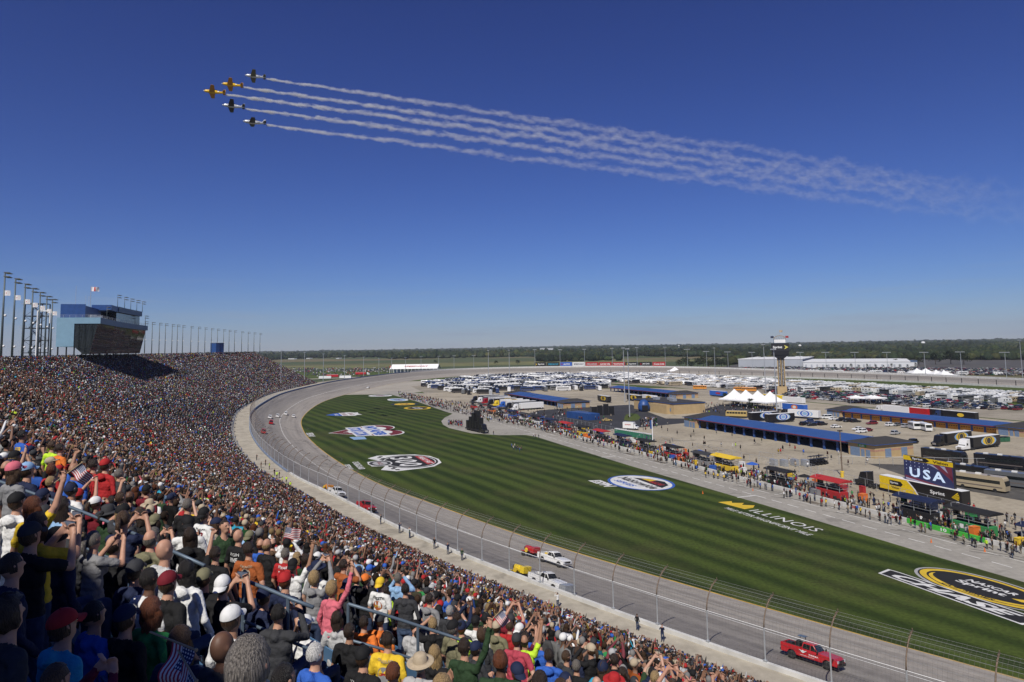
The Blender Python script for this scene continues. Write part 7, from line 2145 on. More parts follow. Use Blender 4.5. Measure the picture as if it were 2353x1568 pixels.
# black motorhomes beside the screen
for k, (px, py, rz, c_, lab) in enumerate([(2300, 1076, .3, 'black', 'black coach with white roof at the edge of the worn blacktop'), (2250, 1124, .2, 'tan', 'brown coach with white roof behind the screen truck'), (2215, 1100, .2, 'black', 'black coach hidden behind the video screen'), (2170, 1062, .1, 'black', 'black coach with pale roof peeking over the screen header'), (2334, 1120, .3, 'grey', 'grey coach at the edge of the picture by the golf cart')]):
 rv(P(px, py), RZP + math.pi + rz + 2.5 * 0, 'coach', c_, lab, 'coaches parked beside the screen truck')
for k, (px, py) in enumerate(((2190, 1090), (2235, 1096), (2160, 1085))):
 car(P(px, py), RZP + .2, 'suv', 'black', f'black SUV, {nth(k)} of those beside the coaches', 'cars by the coaches')
# show car and stage on the blacktop
car(P(*c3(787, 915)), .2, 'sedan', 'gold', 'tan show car on the dark blacktop', None, name='show_car')
o = empty('stage', P(*c3(570, 892)), heading(c3(475, 870), c3(665, 895)), 'blue walled stage platform with spectators on the blacktop', 'stage'); o.scale = (K, K, K)
MB().box((0, 0, 1.1), (13, 5, 2.2)).build('platform', m_blue, o); mb = MB()
for z in (2.6, 3.1): mb.box((0, -2.45, z), (13, .06, .06))
mb.build('railing', m_galv, o)
o = empty('trophy_backdrop', P(*c3(768, 862)), .1, 'black backdrop panels beside checkered walkway', 'backdrop'); o.scale = (.85, .85, .85)
for k in range(4): MB().box((-6.5 + k * 3.6, (k % 2) * .6, 2.6 + .4 * (k % 3)), (3.3, .25, 5.2 + .8 * (k % 3))).build('panel', m_black, o)
o = empty('inflatable_helmet', P(*c3(1121, 826)), 0, 'dark blue inflatable dome at the tan building', 'inflatable'); o.scale = (K, K, K)
MB().lathe([(2.0, 0), (2.3, 1.2), (2.2, 2.6), (1.6, 3.9), (.8, 4.5), (.02, 4.7)], seg=20).build('dome', m_blue, o, smooth=True); MB().box((0, -2.1, 1.5), (2.2, .6, 2.0)).build('opening', m_black, o)
sheet('lawn_patch', [tuple(P(*c3(x, y))[:2]) for x, y in [(960, 855), (1010, 845), (1060, 850), (1090, 880), (1070, 905), (1000, 915), (940, 905), (945, 880)]], .022, m_rough)
# tents
m_tent = mat('tent_white', (.74, .74, .73), .7, var=.04)
def peak_tent(p, rz, nx_, L, W, label, h=2.6, pk=3.0, cat='tent', group=None):
 o = empty('tent', p, rz, label, cat, group); o.scale = (K, K, K)
 mb = MB(); sec = L / nx_; nu = 8; nv = 8
 for c_ in range(nx_):
  b0 = len(mb.v)
  for j in range(nv + 1):
   for i in range(nu + 1):
    u, v = i / nu * 2 - 1, j / nv * 2 - 1
    r = max(abs(u), abs(v))
    mb.v.append((-L / 2 + sec * (c_ + .5) + u * sec / 2, v * W / 2, h + pk * (1 - r) ** 1.7))
  for j in range(nv):
   for i in range(nu):
    a = b0 + j * (nu + 1) + i; mb.f.append((a, a + 1, a + nu + 2, a + nu + 1)); mb.m.append(0)
 mb.build('canopy', m_tent, o)
 mb = MB()
 for sg in (-1, 1): mb.box((0, sg * W / 2, h - .22), (L, .05, .45))
 for sg in (-1, 1): mb.box((sg * L / 2, 0, h - .22), (.05, W, .45))
 mb.build('valance', m_tent, o)
 mb = MB()
 for x in np.linspace(-L / 2, L / 2, nx_ + 1):
  for sg in (-1, 1): mb.box((x, sg * W / 2 * .98, h / 2), (.1, .1, h))
 mb.build('pole', m_galv, o)
 return o
a, b_ = P(1676, 930), P(1786, 940)
peak_tent((a + b_) / 2, math.atan2((b_ - a).y, (b_ - a).x), 4, (b_ - a).length / K, 12, 'big white tent with four peaks beside the scoring tower', h=2.8, pk=4.0)
for px, py, L, W, lab, n_ in ((2108, 865, 12, 12, 'white peaked tent outside the back stretch, first of four', 1), (2128, 865, 12, 12, 'white peaked tent outside the back stretch, second of four', 1), (2152, 870, 13, 13, 'white peaked tent outside the back stretch, third of four', 1), (2170, 871, 13, 13, 'white peaked tent outside the back stretch, fourth of four', 1), (1133, 885, 18, 12, 'low white tent among the dark coaches', 2), (1985, 927, 12, 6, 'long low white canopy before the rows of cars', 2), (2010, 928, 8, 5, 'short low white canopy before the rows of cars', 1), (1551, 859, 14, 8, 'white marquee roof beyond the back stretch wall', 1)):
 peak_tent(P(px, py), random.uniform(-.3, .3), n_, L, W, lab, pk=.9 if 'low' in lab else 3.4 if n_ == 1 else 1.6)
o = empty('marquee', P(955, 857), -.12, 'long white marquee with red lettering on the roof outside the far turn', 'tent'); o.scale = (K, K, K)
MB().prism([(-9, 4.5), (-9, 4.7), (0, 9.2), (9, 4.7), (9, 4.5), (0, 8.9)], -26, 26, axis='x').build('roof', m_tent, o)
mb = MB()
for x in np.linspace(-26, 26, 14):
 for y in (-9, 9): mb.box((x, y, 2.3), (.35, .35, 4.6))
mb.build('post', m_tent, o); MB().box((0, 4, 2.2), (50, .2, 4.0)).build('back_wall', m_tent, o)
mb = MB(); put_text(mb, 'SPEEDWAY', frame((2, -4.6, 7.1), (1, 0, 0), Vector((0, 9, 4.6)).normalized()), fit=(26, 3.0), bold=.02); mb.build('roof_lettering', mat('print_red', PAL['red'], .5), o, normals=False)
# ================================================================== BEYOND THE TRACK
m_leaf = attr_mat('foliage', 'tint', rough=.9, bump=0, typ='GEOMETRY', var=.22, scale=.25, spec=.15)
m_trunk = mat('bark', (.06, .045, .03), .9)
def raw_mesh(name, V, F, C, m):
 me = bpy.data.meshes.new(name)
 V = np.asarray(V, np.float32); F = np.asarray(F, np.int32)
 me.vertices.add(len(V)); me.vertices.foreach_set('co', V.ravel())
 k = F.shape[1]
 me.loops.add(len(F) * k); me.loops.foreach_set('vertex_index', F.ravel())
 me.polygons.add(len(F)); me.polygons.foreach_set('loop_start', np.arange(0, len(F) * k, k, dtype=np.int32)); me.polygons.foreach_set('loop_total', np.full(len(F), k, np.int32))
 at = me.attributes.new('tint', 'FLOAT_COLOR', 'FACE'); at.data.foreach_set('color', np.concatenate([np.asarray(C, np.float32), np.ones((len(C), 1), np.float32)], 1).ravel())
 me.update(calc_edges=True); me.materials.append(m)
 return me
def leaf_cards(centers, radii, n_each, size, base):
 """clumps of small leaf-sized quads scattered through each crown's volume"""
 V, F, C = [], [], []
 for c, r, n_, sz in zip(centers, radii, n_each, size):
  d = RNG.normal(size=(n_, 3)); d /= np.linalg.norm(d, axis=1)[:, None]
  rad = RNG.random(n_) ** .45
  lob = 1 + .25 * np.sin(d[:, 0] * 4 + c[0]) * np.cos(d[:, 1] * 5 + c[1]) + .15 * np.sin(d[:, 2] * 7 + c[0])
  p = np.asarray(c) + d * (rad * lob)[:, None] * np.asarray(r)
  a = RNG.normal(size=(n_, 3)); a /= np.linalg.norm(a, axis=1)[:, None]
  b = np.cross(a, d); b /= np.maximum(np.linalg.norm(b, axis=1), 1e-6)[:, None]
  s = sz * RNG.uniform(.6, 1.3, (n_, 1))
  q = np.stack([p - a * s - b * s * .7, p + a * s - b * s * .7, p + a * s + b * s * .7, p - a * s + b * s * .7], 1)
  b0 = sum(len(v) for v in V)
  V.append(q.reshape(-1, 3)); F.append(b0 + np.arange(n_ * 4).reshape(-1, 4)); C.append(base * RNG.uniform(.55, 1.5, (n_, 1)))
 return np.concatenate(V), np.concatenate(F), np.concatenate(C)
GREENS = np.array([(.016, .026, .011), (.021, .031, .011), (.013, .022, .011), (.028, .034, .012), (.018, .026, .014)])
# far woods: thousands of crowns as one mass
def woods():
 pos = []
 def band(n_, a0, a1, r0, r1, keep=None):
  while n_ > 0:
   a = RNG.uniform(a0, a1); r = RNG.uniform(r0 ** 2, r1 ** 2) ** .5
   x, y = r * math.sin(a), r * math.cos(a)
   nn = math.sin(x * .0031 + 1.3) * math.cos(y * .0023 - x * .0011) + .5 * math.sin(x * .009 + y * .004)
   if keep is not None and nn < keep:
    n_ -= .15; continue
   pos.append((x, y, r)); n_ -= 1
 band(1900, R(-30), R(5), 2380, 3200, -.3)
 band(2600, R(2), R(40), 1620, 2700, -.5)
 band(1300, R(14), R(41), 1230, 1800, .0)
 band(6500, R(-34), R(42), 2900, 5200, -.75)
 band(6500, R(-36), R(43), 5200, 11000, -.8)
 V, F, C = [], [], []; b0 = 0
 # three lumpy crown shapes
 protos = []
 for k in range(4):
  mb = MB(); rnd2 = random.Random(k)
  seg, rg = 9, 6
  for i in range(rg + 1):
   ph = math.pi * i / rg
   for q in range(seg):
    t = 2 * math.pi * q / seg; j = 1 + rnd2.uniform(-.24, .24)
    mb.v.append((math.sin(ph) * math.cos(t) * j, math.sin(ph) * math.sin(t) * j, .5 + .55 * math.cos(ph) * j))
  for i in range(rg):
   for q in range(seg): mb.f.append((i * seg + q, (i + 1) * seg + q, (i + 1) * seg + (q + 1) % seg, i * seg + (q + 1) % seg))
  protos.append((np.array(mb.v), np.array(mb.f)))
 for (x, y, r) in pos:
  v, f = protos[RNG.integers(4)]
  far_ = max(1.0, r / 2600)
  w = RNG.uniform(6, 11) * far_ ** .7; h = RNG.uniform(10, 17) * (1.5 if RNG.random() < .06 else 1) if r > 1900 else RNG.uniform(7, 15)
  a = RNG.uniform(0, 6.28); ca, sa = math.cos(a), math.sin(a)
  rr_ = math.hypot(x, y - 250); z0 = ground_z(rr_, math.atan2(y - 250, x)) - .5
  vv = np.stack([x + w * (v[:, 0] * ca - v[:, 1] * sa), y + w * (v[:, 0] * sa + v[:, 1] * ca), z0 + h * np.maximum(v[:, 2], 0)], 1)
  V.append(vv); F.append(f + b0); b0 += len(v)
  mood = math.sin(x * .004 + 2) * math.sin(y * .0031 + x * .0013) + .6 * math.sin(x * .013 - y * .009)
  c = GREENS[RNG.integers(len(GREENS))] * (1 + .4 * mood) * np.array([1 + .15 * max(0, mood), 1, 1]) * RNG.uniform(.7, 1.3) * (1.25 if RNG.random() < .1 else 1)
  C.append(c[None] * RNG.uniform(.8, 1.2, (len(f), 1)))
 o = new_obj('woods', raw_mesh('woods', np.concatenate(V), np.concatenate(F), np.concatenate(C), m_leaf))
 tag(o, 'dark wooded plain stretching to the horizon beyond the track', 'woods', None, 'stuff')
woods()
def tree(p, h, w, label, group, n_=500, dark=1.0):
 o = empty('tree', p, RNG.uniform(0, 6.28), label, 'tree', group)
 mb = MB().tube([(0, 0, -.2), (.03, 0, h * .3), (-.05, .04, h * .62), (0, 0, h * .85)], [h * .028, h * .022, h * .013, h * .005], 7)
 cs, rs = [], []
 for k in range(8):
  a = k * 2.4; hh = h * (.36 + .07 * k); rr_ = w * (.5 - .035 * k)
  c = (rr_ * .75 * math.cos(a), rr_ * .75 * math.sin(a), hh)
  mb.tube([(0, 0, hh * .72), (c[0] * .5, c[1] * .5, hh * .88), c], [h * .012, h * .008, h * .003], 5)
  cs.append(c); rs.append((w * .30, w * .30, h * .15))
 mb.build('trunk', m_trunk, o, smooth=True)
 base = GREENS[RNG.integers(len(GREENS))] * dark
 V, F, C = leaf_cards(cs + [(0, 0, h * .72)], rs + [(w * .34, w * .34, h * .24)], [n_ // 9] * 9, [h * .035] * 9, base[None])
 new_obj('crown', raw_mesh('crown', V, F, C, m_leaf), o)
 return o
for k, (px, py, h) in enumerate([(1668, 923, 5.5), (1680, 928, 5), (1706, 931, 6.5), (1727, 938, 5.5), (1758, 924, 4.5), (1690, 934, 4.5), (1742, 935, 4.5)]):
 tree(P(px, py), h, h * .8, f'{nth(k)} small round tree in front of the white peaked tent', 'small trees before the peaked tent', 600)
for k, px in enumerate(np.linspace(1562, 1672, 9)):
 p = P(px, 843.5 + (k % 3) * 1.5); h = [13, 17, 11, 15, 19, 12, 16, 14, 10][k]
 tree(p, h, h * .95, f'{nth(k)} broad dark tree of the clump left of the white warehouse', 'trees beside the white warehouse', 420, .9)
for k, px in enumerate(np.linspace(1900, 2105, 12)):
 p = P(px, 846.2 + .25 * k * .2); h = [5, 6, 5.5, 7, 5, 6.5, 6, 5, 7, 6, 5.5, 8][k]
 tree(p, h, h * .55, f'{nth(k)} small tree in the row along the white warehouse', 'row of young trees at the warehouse', 150)
for k, (px, py, h) in enumerate([(2080, 838, 16), (2150, 838, 19), (2185, 837, 22), (2215, 838, 20), (2112, 840, 13), (2060, 842, 11), (1330, 846, 9), (1190, 838, 10), (1140, 838, 9), (1000, 836, 9)]):
 tree(P(px, py), h, h, f'{nth(k)} lone tree standing before the far woods', 'lone trees before the far woods', 420, .9)
# warehouses and far buildings
m_whs = mat('warehouse_panel', (.55, .56, .57), .6, var=.05, scale=.05)
m_whg = mat('warehouse_grey', (.33, .35, .38), .6, var=.05, scale=.05)
def block(name, px0, px1, pyb, pyt, depth, label, cat='building', m=m_whs, roofm=m_roofw, bands=0, group=None):
 a, b_ = P(px0, pyb), P(px1, pyb)
 b_ = Vector((b_.x, b_.y, 0)); L = (b_ - a).length; rz = math.atan2((b_ - a).y, (b_ - a).x)
 h = PY((px0 + px1) / 2, pyt, ((a + b_) / 2).y).z
 o = empty(name, (a + b_) / 2, rz, label, cat, group)
 MB().box((0, depth / 2, h / 2), (L, depth, h)).build('wall', m, o)
 MB().box((0, depth / 2, h + .4), (L + 1, depth + 1, .8)).build('roof', roofm, o)
 mb = MB()
 if bands:
  for k in range(bands):
   mb.box((-L / 2 + (k + .5) * L / bands, -.15, h * .35), (L / bands * .3, .3, h * .5))
  mb.build('dock_door', m_whg, o)
 return o, L, h
block('warehouse', 1846, 2092, 846.0, 832, 160, 'long low white warehouse beyond the back stretch', 'warehouse', bands=18)
block('warehouse', 1697, 1845, 843.5, 826, 190, 'grey white warehouse hidden partly by the scoring tower', 'warehouse', m=m_whg, bands=9)
o, L, h = block('house', 2032, 2108, 842, 832, 60, 'pale hall with grey pitched roof behind the warehouse', m=m_whs, roofm=m_slate)
for k, (x0, x1, yb, yt, lab) in enumerate([(1241, 1264, 812.5, 800.5, 'pale slab block rising above the far woods'), (985, 1002, 818, 813, 'pale low building in the far woods, first'), (1008, 1040, 817, 813.5, 'white low building in the far woods before the slab block'), (1125, 1140, 812, 808.5, 'white low building in the woods near the slab block'), (1900, 1935, 808, 804, 'white low building in the woods over the warehouse'), (2140, 2165, 803, 799.5, 'white low building in the woods far beyond the peaked tents'), (2190, 2200, 800, 797, 'tiny white building in the far right woods'), (702, 712, 826, 823.5, 'row of white houses across the meadow, nearest the stand'), (662, 676, 827, 824.3, 'row of white houses peeping over the end of the stand'), (772, 779, 826, 823.3, 'single white house across the meadow')]):
 block('far_building', x0, x1, yb, yt, 12 if k else 20, lab, m=m_whs)
for k, (px, py, w) in enumerate([(1188, 806, 5), (1560, 794.5, 4), (1838, 794.5, 7), (2121, 788, 9), (628, 819, 3), (743, 818, 3)]):
 p = PY(px, py, 3200); o = empty('water_tower', (p.x, p.y, 0), 0, f'{nth(k)} white water tower on the horizon woods', 'water tower', 'far white water towers')
 z = p.z; r = w * 3200 / FOC / 2
 MB().lathe([(.1, -r * .7), (r * .8, -r * .4), (r, 0), (r * .8, r * .45), (.1, r * .7)], (0, 0, z), seg=12).build('tank', m_roofw, o, smooth=True); MB().tube([(0, 0, 0), (0, 0, z - r * .5)], r * .22, 8).build('stem', m_roofw, o)
# billboards behind the far turn
BB = [((132, 238), 'black', 'Sprint', 'white', 'yellow'), ((245, 357), 'black', 'SPEEDCAR.COM', 'turquoise', None), ((363, 470), 'blue', 'AUTO', 'white', 'red'), ((475, 590), 'white', 'SPEEDWAY', 'navy', None), ((594, 708), 'red', 'PRAIRIE', 'light grey', None), ((713, 828), 'red', 'LUCAS OIL', 'white', None), ((834, 950), 'red', 'TOYOTA', 'white', None), ((953, 1070), 'black', 'Sprint', 'white', 'yellow'), ((1075, 1190), 'black', "JIMMY JOHN'S", 'white', 'red'), ((1198, 1316), 'red', 'Coca-Cola', 'white', None)]
for k, ((x0, x1), bg, tx, fg, mark) in enumerate(BB):
 pa, pb_ = c3(x0, 420 - k * .4), c3(x1, 420 - k * .4)
 D = 1010
 a, b_ = PY(*pa, D), PY(*pb_, D); top = PY(pa[0], c3(0, 383 - k * .4)[1], D)
 L = (b_ - a).length; h = top.z - a.z; rz = math.atan2((b_ - a).y, (b_ - a).x)
 o = empty('billboard', ((a.x + b_.x) / 2, D, 0), rz, f'{bg} billboard with {fg} lettering, {nth(k)} of the row behind the far turn', 'billboard', 'billboards behind the far turn')
 z = (a.z + b_.z) / 2 + h / 2
 MB().box((0, 0, z), (L, .6, h)).build('panel', mat('print_' + bg, PAL[bg], .6), o)
 mb = MB(); put_text(mb, tx, frame((L * .06 if mark else 0, -.34, z), (1, 0, 0), (0, 0, 1)), fit=(L * (.55 if mark else .8), h * .42), bold=.03, shear=.15 if tx in ('LUCAS OIL', 'Coca-Cola') else 0); mb.build('lettering', mat('print_' + fg, PAL[fg], .6), o, normals=False)
 if mark: MB().poly([(-L * .42, -.34, z + h * .3), (-L * .27, -.34, z), (-L * .42, -.34, z - h * .3), (-L * .36, -.34, z)]).build('emblem', mat('print_' + mark, PAL[mark], .6), o, normals=False)
 mb = MB()
 for x in (-L * .35, 0, L * .35): mb.box((x, .35, (z - h / 2) / 2), (.4, .3, z - h / 2))
 mb.build('post', m_dark, o)
# lighting poles round the track and in the infield
HEADS = [(644, 807), (699, 810), (743, 813.5), (791, 817), (834, 821), (872, 824), (900, 823), (932, 822), (968, 820), (1006, 819), (1047, 818), (1087, 817), (1226, 804), (1284, 804), (1344, 803), (1405, 801), (1466, 799), (1528, 798), (1579, 803), (1627, 808), (1676, 809), (1728, 810), (1840, 810), (1901, 810), (1969, 810), (2042, 810), (2122, 810), (2211, 809), (2311, 810)]
lp_me = {}
for k, (px, py) in enumerate(HEADS):
 i = min(range(NT), key=lambda i: abs(pix((TO[i][0] - TN[i][0] * 16, TO[i][1] - TN[i][1] * 16, 8))[0] - px) + (0 if TO[i][1] > 500 or px > 1500 else 1e4))
 q = Vector((TO[i][0] - TN[i][0] * 16, TO[i][1] - TN[i][1] * 16, 0))
 h = max(14, PY(px, py, q.y).z)
 o = empty('track_light_pole', q, math.atan2(TN[i][1], TN[i][0]), f'{nth(k)} slim light pole outside the far turn and back stretch', 'light pole', 'light poles outside the far turn and back stretch')
 MB().tube([(0, 0, 0), (0, 0, h)], [.32, .18], 6).build('pole', m_galv, o)
 mb = MB().box((.4, 0, h), (.5, 8.5 if px > 1540 else 5, .5))
 mb.build('lamp_bank', m_lamp, o)
for k, (px, pt, pb2) in enumerate([(1167, 805, 890), (1119, 806, 888), (1432, 800, 925), (1443, 802, 958), (1756, 792, 906), (1782, 803, 965), (2346, 782, 868), (1640, 800, 870)]):
 q = P(px + 4, pb2); h = PY(px, pt, q.y).z
 o = empty('infield_light_pole', q, R(200), f'{nth(k)} tall grey light mast standing among the infield vehicles', 'light pole', 'tall light masts in the infield')
 MB().tube([(0, 0, 0), (0, 0, h)], [.34, .16], 7).build('pole', m_galv, o)
 MB().box((.3, 0, h), (.9, 3.0, .5)).build('lamp_bank', m_lamp, o)
for k, (px, py, yb) in enumerate([(1088 * .0 + 1087 + 10, 1262, 1330)]): pass
# ================================================================== MOTORHOMES AND PARKED CARS
RVC = ['white'] * 9 + ['tan', 'silver', 'tan', 'black', 'grey', 'silver', 'black']
labs_run = Counter()
def lot_label(kind_, c_, where):
 key = (kind_, c_, where); labs_run[key] += 1
 return f'{c_} {kind_} {where}, {nth(labs_run[key] - 1)} from the scoring tower'
rg = random.Random(9)
def inside(p, poly):
 c = False; x, y = p
 for (x0, y0), (x1, y1) in zip(poly, poly[1:] + poly[:1]):
  if (y0 > y) != (y1 > y) and x < (x1 - x0) * (y - y0) / (y1 - y0) + x0: c = not c
 return c
POLY_RV = [c3(530, 488), c3(1300, 500), c3(2300, 535), c4(800, 572), c4(1650, 598), c4(2420, 640), c4(2420, 780), c4(2250, 770), c4(1700, 735), c4(1300, 690), c4(800, 655), c4(200, 650), c4(0, 640), c3(1500, 600), c3(800, 565), c3(540, 530)]
POLY_CAR = [c4(0, 645), c4(380, 655), c4(800, 665), c4(1300, 700), c4(1900, 750), c4(2330, 790), c4(2300, 822), c4(1560, 800), c4(1040, 765), c4(640, 740), c4(380, 720), c4(200, 690)]
POLY_COACH = [(962, 884), (1100, 867), (1290, 860), (1430, 870), (1400, 890), (1390, 897), (1290, 899), (1190, 900), (1110, 911), (1040, 904), (985, 893)]
def grid(poly, ds, du, j):
 out = []
 u = 20.0
 while u < 250:
  s = -60.0 + rg.uniform(0, ds)
  while s < 560:
   q = (s + rg.uniform(-j, j), u + rg.uniform(-j, j))
   if inside(pix(pit(*q, 0)), poly): out.append(q)
   s += ds * rg.uniform(.85, 1.2)
  u += du
 return out
spots = grid(POLY_RV, 5.4, 8.2, .9)
tw2 = np.array([220.6, 172.0])
spots.sort(key=lambda q: pit(*q).length)
print('rv spots', len(spots))
nrv = 0; restrv = []
for (s, u) in spots:
 if nrv >= 190:
  restrv.append((pit(s, u), RZP + math.pi / 2 + rg.choice((0, math.pi, 1.57)) + rg.uniform(-.3, .3), rg.choice(['trailer', 'trailer', 'cab-over', 'coach']), rg.choice(RVC))); continue
 kd = rg.choice(['trailer', 'trailer', 'cab-over', 'coach', 'trailer']); c_ = rg.choice(RVC)
 nm = {'trailer': 'camping trailer', 'cab-over': 'cab-over motorhome', 'coach': 'coach motorhome'}[kd]
 rv(pit(s, u), RZP + math.pi / 2 + rg.choice((0, math.pi)) + rg.uniform(-.3, .3) + (math.pi / 2 if rg.random() < .25 else 0), kd, c_, lot_label(nm, c_, 'among the rows by the back stretch'), 'motorhomes and trailers parked by the back stretch'); nrv += 1
co = grid(POLY_COACH, 8.0, 9.5, .6); co.sort(key=lambda q: pit(*q).length); print('coaches', len(co))
for k, (s, u) in enumerate(co):
 c_ = rg.choice(['black', 'black', 'black', 'grey', 'white', 'dark blue', 'silver', 'white'])
 if k >= 84: restrv.append((pit(s, u), RZP + rg.uniform(-.1, .1) + rg.choice((1.2, 1.2, -.3)), 'coach', c_)); continue
 rv(pit(s, u), RZP + rg.uniform(-.1, .1) + rg.choice((1.2, 1.2, -.3)), 'coach', c_, lot_label('coach', c_, 'in the dense lot behind the far garages'), 'coaches behind the far garages')
# awnings between them
cspots = grid(POLY_CAR, 2.3, 5.0, .3) + rg.sample(grid(POLY_RV, 3.0, 4.2, 1.0), 130)
cspots.sort(key=lambda q: pit(*q).length)
print('car spots', len(cspots))
CARC = ['black', 'black', 'dark blue', 'grey', 'silver', 'white', 'white', 'dark red', 'red', 'grey', 'tan', 'black', 'black', 'grey', 'green', 'silver']
restcars = []
ncar = 0
for (s, u) in cspots:
 kd = rg.choice(['sedan', 'suv', 'suv', 'truck', 'truck', 'van', 'sedan']); c_ = rg.choice(CARC); rz = RZP + math.pi / 2 + rg.choice((0, math.pi)) + rg.uniform(-.06, .06)
 if ncar < 262:
  car(pit(s, u), rz, kd, c_, lot_label(KINDW[kd], c_, 'in the rows before the motorhomes'), 'cars parked before the motorhomes'); ncar += 1
 else: restcars.append((pit(s, u), rz, kd, c_))
# cars outside the track, too many to count: one mass
for (n_, f) in ((1700, lambda: (rg.uniform(1790, 2353), rg.uniform(843.5, 858.5))), (420, lambda: (rg.uniform(650, 905), rg.uniform(846, 856))), (60, lambda: (rg.uniform(700, 830), rg.uniform(857, 866))), (90, lambda: (rg.uniform(1360, 1800), rg.uniform(846.5, 849.5)))):
 for _ in range(n_):
  px, py = f()
  if px > 1500: py += (px - 1800) * .010
  q = P(px, py); g = 5.6
  q = Vector((round(q.x / 2.9) * 2.9, round(q.y / g) * g, 0))
  restcars.append((q, math.pi / 2 + .2, rg.choice(['sedan', 'suv', 'truck', 'suv']), rg.choice(CARC)))
def tri_mesh(me):
 me.calc_loop_triangles()
 v = np.empty(len(me.vertices) * 3); me.vertices.foreach_get('co', v)
 return v.reshape(-1, 3), np.array([t.vertices[:] for t in me.loop_triangles], np.int32), np.array([t.material_index for t in me.loop_triangles])
def mass(name, items, protos, label, cat):
 V, F, C = [], [], []; b0 = 0
 for (p, rz, kd, c_) in items:
  v, f, m = protos[kd]
  ca, sa = math.cos(rz), math.sin(rz)
  V.append(np.stack([p.x + v[:, 0] * ca - v[:, 1] * sa, p.y + v[:, 0] * sa + v[:, 1] * ca, p.z + v[:, 2]], 1)); F.append(f + b0); b0 += len(v)
  tab = np.array([PAINTS[c_], (.02, .022, .025), (.018, .018, .018), (.5, .5, .5), (.3, .03, .03) if 'car' in name else (.6, .6, .6), (.12, .11, .13)]); C.append(tab[m])
 o = new_obj(name, raw_mesh(name, np.concatenate(V), np.concatenate(F), np.concatenate(C), attr_mat('mass_paint', 'tint', rough=.3, bump=0, typ='GEOMETRY', var=.03, spec=.5)))
 return tag(o, label, cat, None, 'stuff')
CT = {k: tri_mesh(v) for k, v in CARM.items()}
if restrv: mass('parked_motorhomes', restrv, {k: tri_mesh(v) for k, v in RVM.items()}, 'farther motorhomes and trailers crowding the infield by the back stretch', 'motorhomes')
mass('parked_cars', restcars, CT, 'sea of cars parked in the lots outside the track', 'cars')
for k in range(26):                                   # motorhomes outside the track
 px = rg.uniform(1690, 2340); q = P(px, 857 + (px - 1800) * .011 + rg.uniform(-1, 1)); c_ = rg.choice(['white', 'white', 'black', 'tan'])
 rv(q, rg.uniform(-.3, .3), rg.choice(['coach', 'trailer', 'cab-over']), c_, lot_label('motorhome', c_, 'outside the back stretch wall'), 'motorhomes outside the back stretch')
for k, (px, py, c_) in enumerate([(905, 846, 'red'), (830, 862, 'red'), (765, 868, 'red'), (748, 872, 'white'), (795, 871, 'white')]):
 hauler(P(px, py), rg.uniform(-.2, .2), f'{nth(k)} {c_} trailer on the grass outside the far turn', c_, 'white', None, 'trailers outside the far turn', withcab=k == 1)
# ================================================================== PIT LANE
mb = MB()
def pit_wall(s0, s1, col, label):
 a, b_ = pit(s0, 10.6), pit(s1, 10.6)
 o = empty('pit_wall', a, 0, label, 'wall', 'sections of the pit wall')
 o.rotation_euler = (0, 0, PIT_RZ); L = (b_ - a).length
 q = MB().box((L / 2, 0, .45), (L - .04, .35, .9)).build('section', col, o); bevel(q, .03)
 if 'green' in label:
  mb = MB(); put_text(mb, '10', frame((L * .5, .185, .45), (-1, 0, 0), (0, 0, 1)), fit=(1.2, .6), bold=.03); mb.build('lettering', m_whitep, o, normals=False)
 if 'red marks' in label:
  mb = MB()
  for f in (.2, .8): put_text(mb, '3M', frame((L * f, .185, .45), (-1, 0, 0), (0, 0, 1)), fit=(1.5, .6), bold=.05)
  mb.build('lettering', mat('print_red', PAL['red'], .6), o, normals=False)
 if 'dark lettering' in label:
  mb = MB()
  for f in (.2, .75): put_text(mb, 'LITE', frame((L * f, .185, .45), (-1, 0, 0), (0, 0, 1)), fit=(2.2, .55), bold=.03)
  mb.build('lettering', mat('print_navy', PAL['navy'], .6), o, normals=False)
m_greenw = mat('wall_lime', (.06, .40, .05), .5)
STALL = 11.2
def s_at(px, py):
 w = P(px, py); v = np.array([w.x, w.y]) / K - np.array([54.4, 75.9]); return v @ PITD
S_G, S_3M, S_LT, S_RED, S_YEL = s_at(2235, 1228), s_at(1990, 1165), s_at(2110, 1196), s_at(1915, 1145), s_at(1640, 1088)
stalls = list(range(-5, 16))
for k in stalls:
 s0 = k * STALL; c = s0 + STALL / 2
 nm, m_ = 'white', m_wallw
 lab = f'white pit wall section, {nth(k + 5)} counted from the near end'
 if abs(c - S_G) < STALL / 2: m_, lab = m_greenw, 'bright green pit wall section with the number ten'
 elif abs(c - S_3M) < STALL / 2: lab = 'white pit wall section with red marks'
 elif abs(c - S_LT) < STALL / 2: lab = 'white pit wall section with dark lettering'
 pit_wall(s0, s0 + STALL, m_, lab)
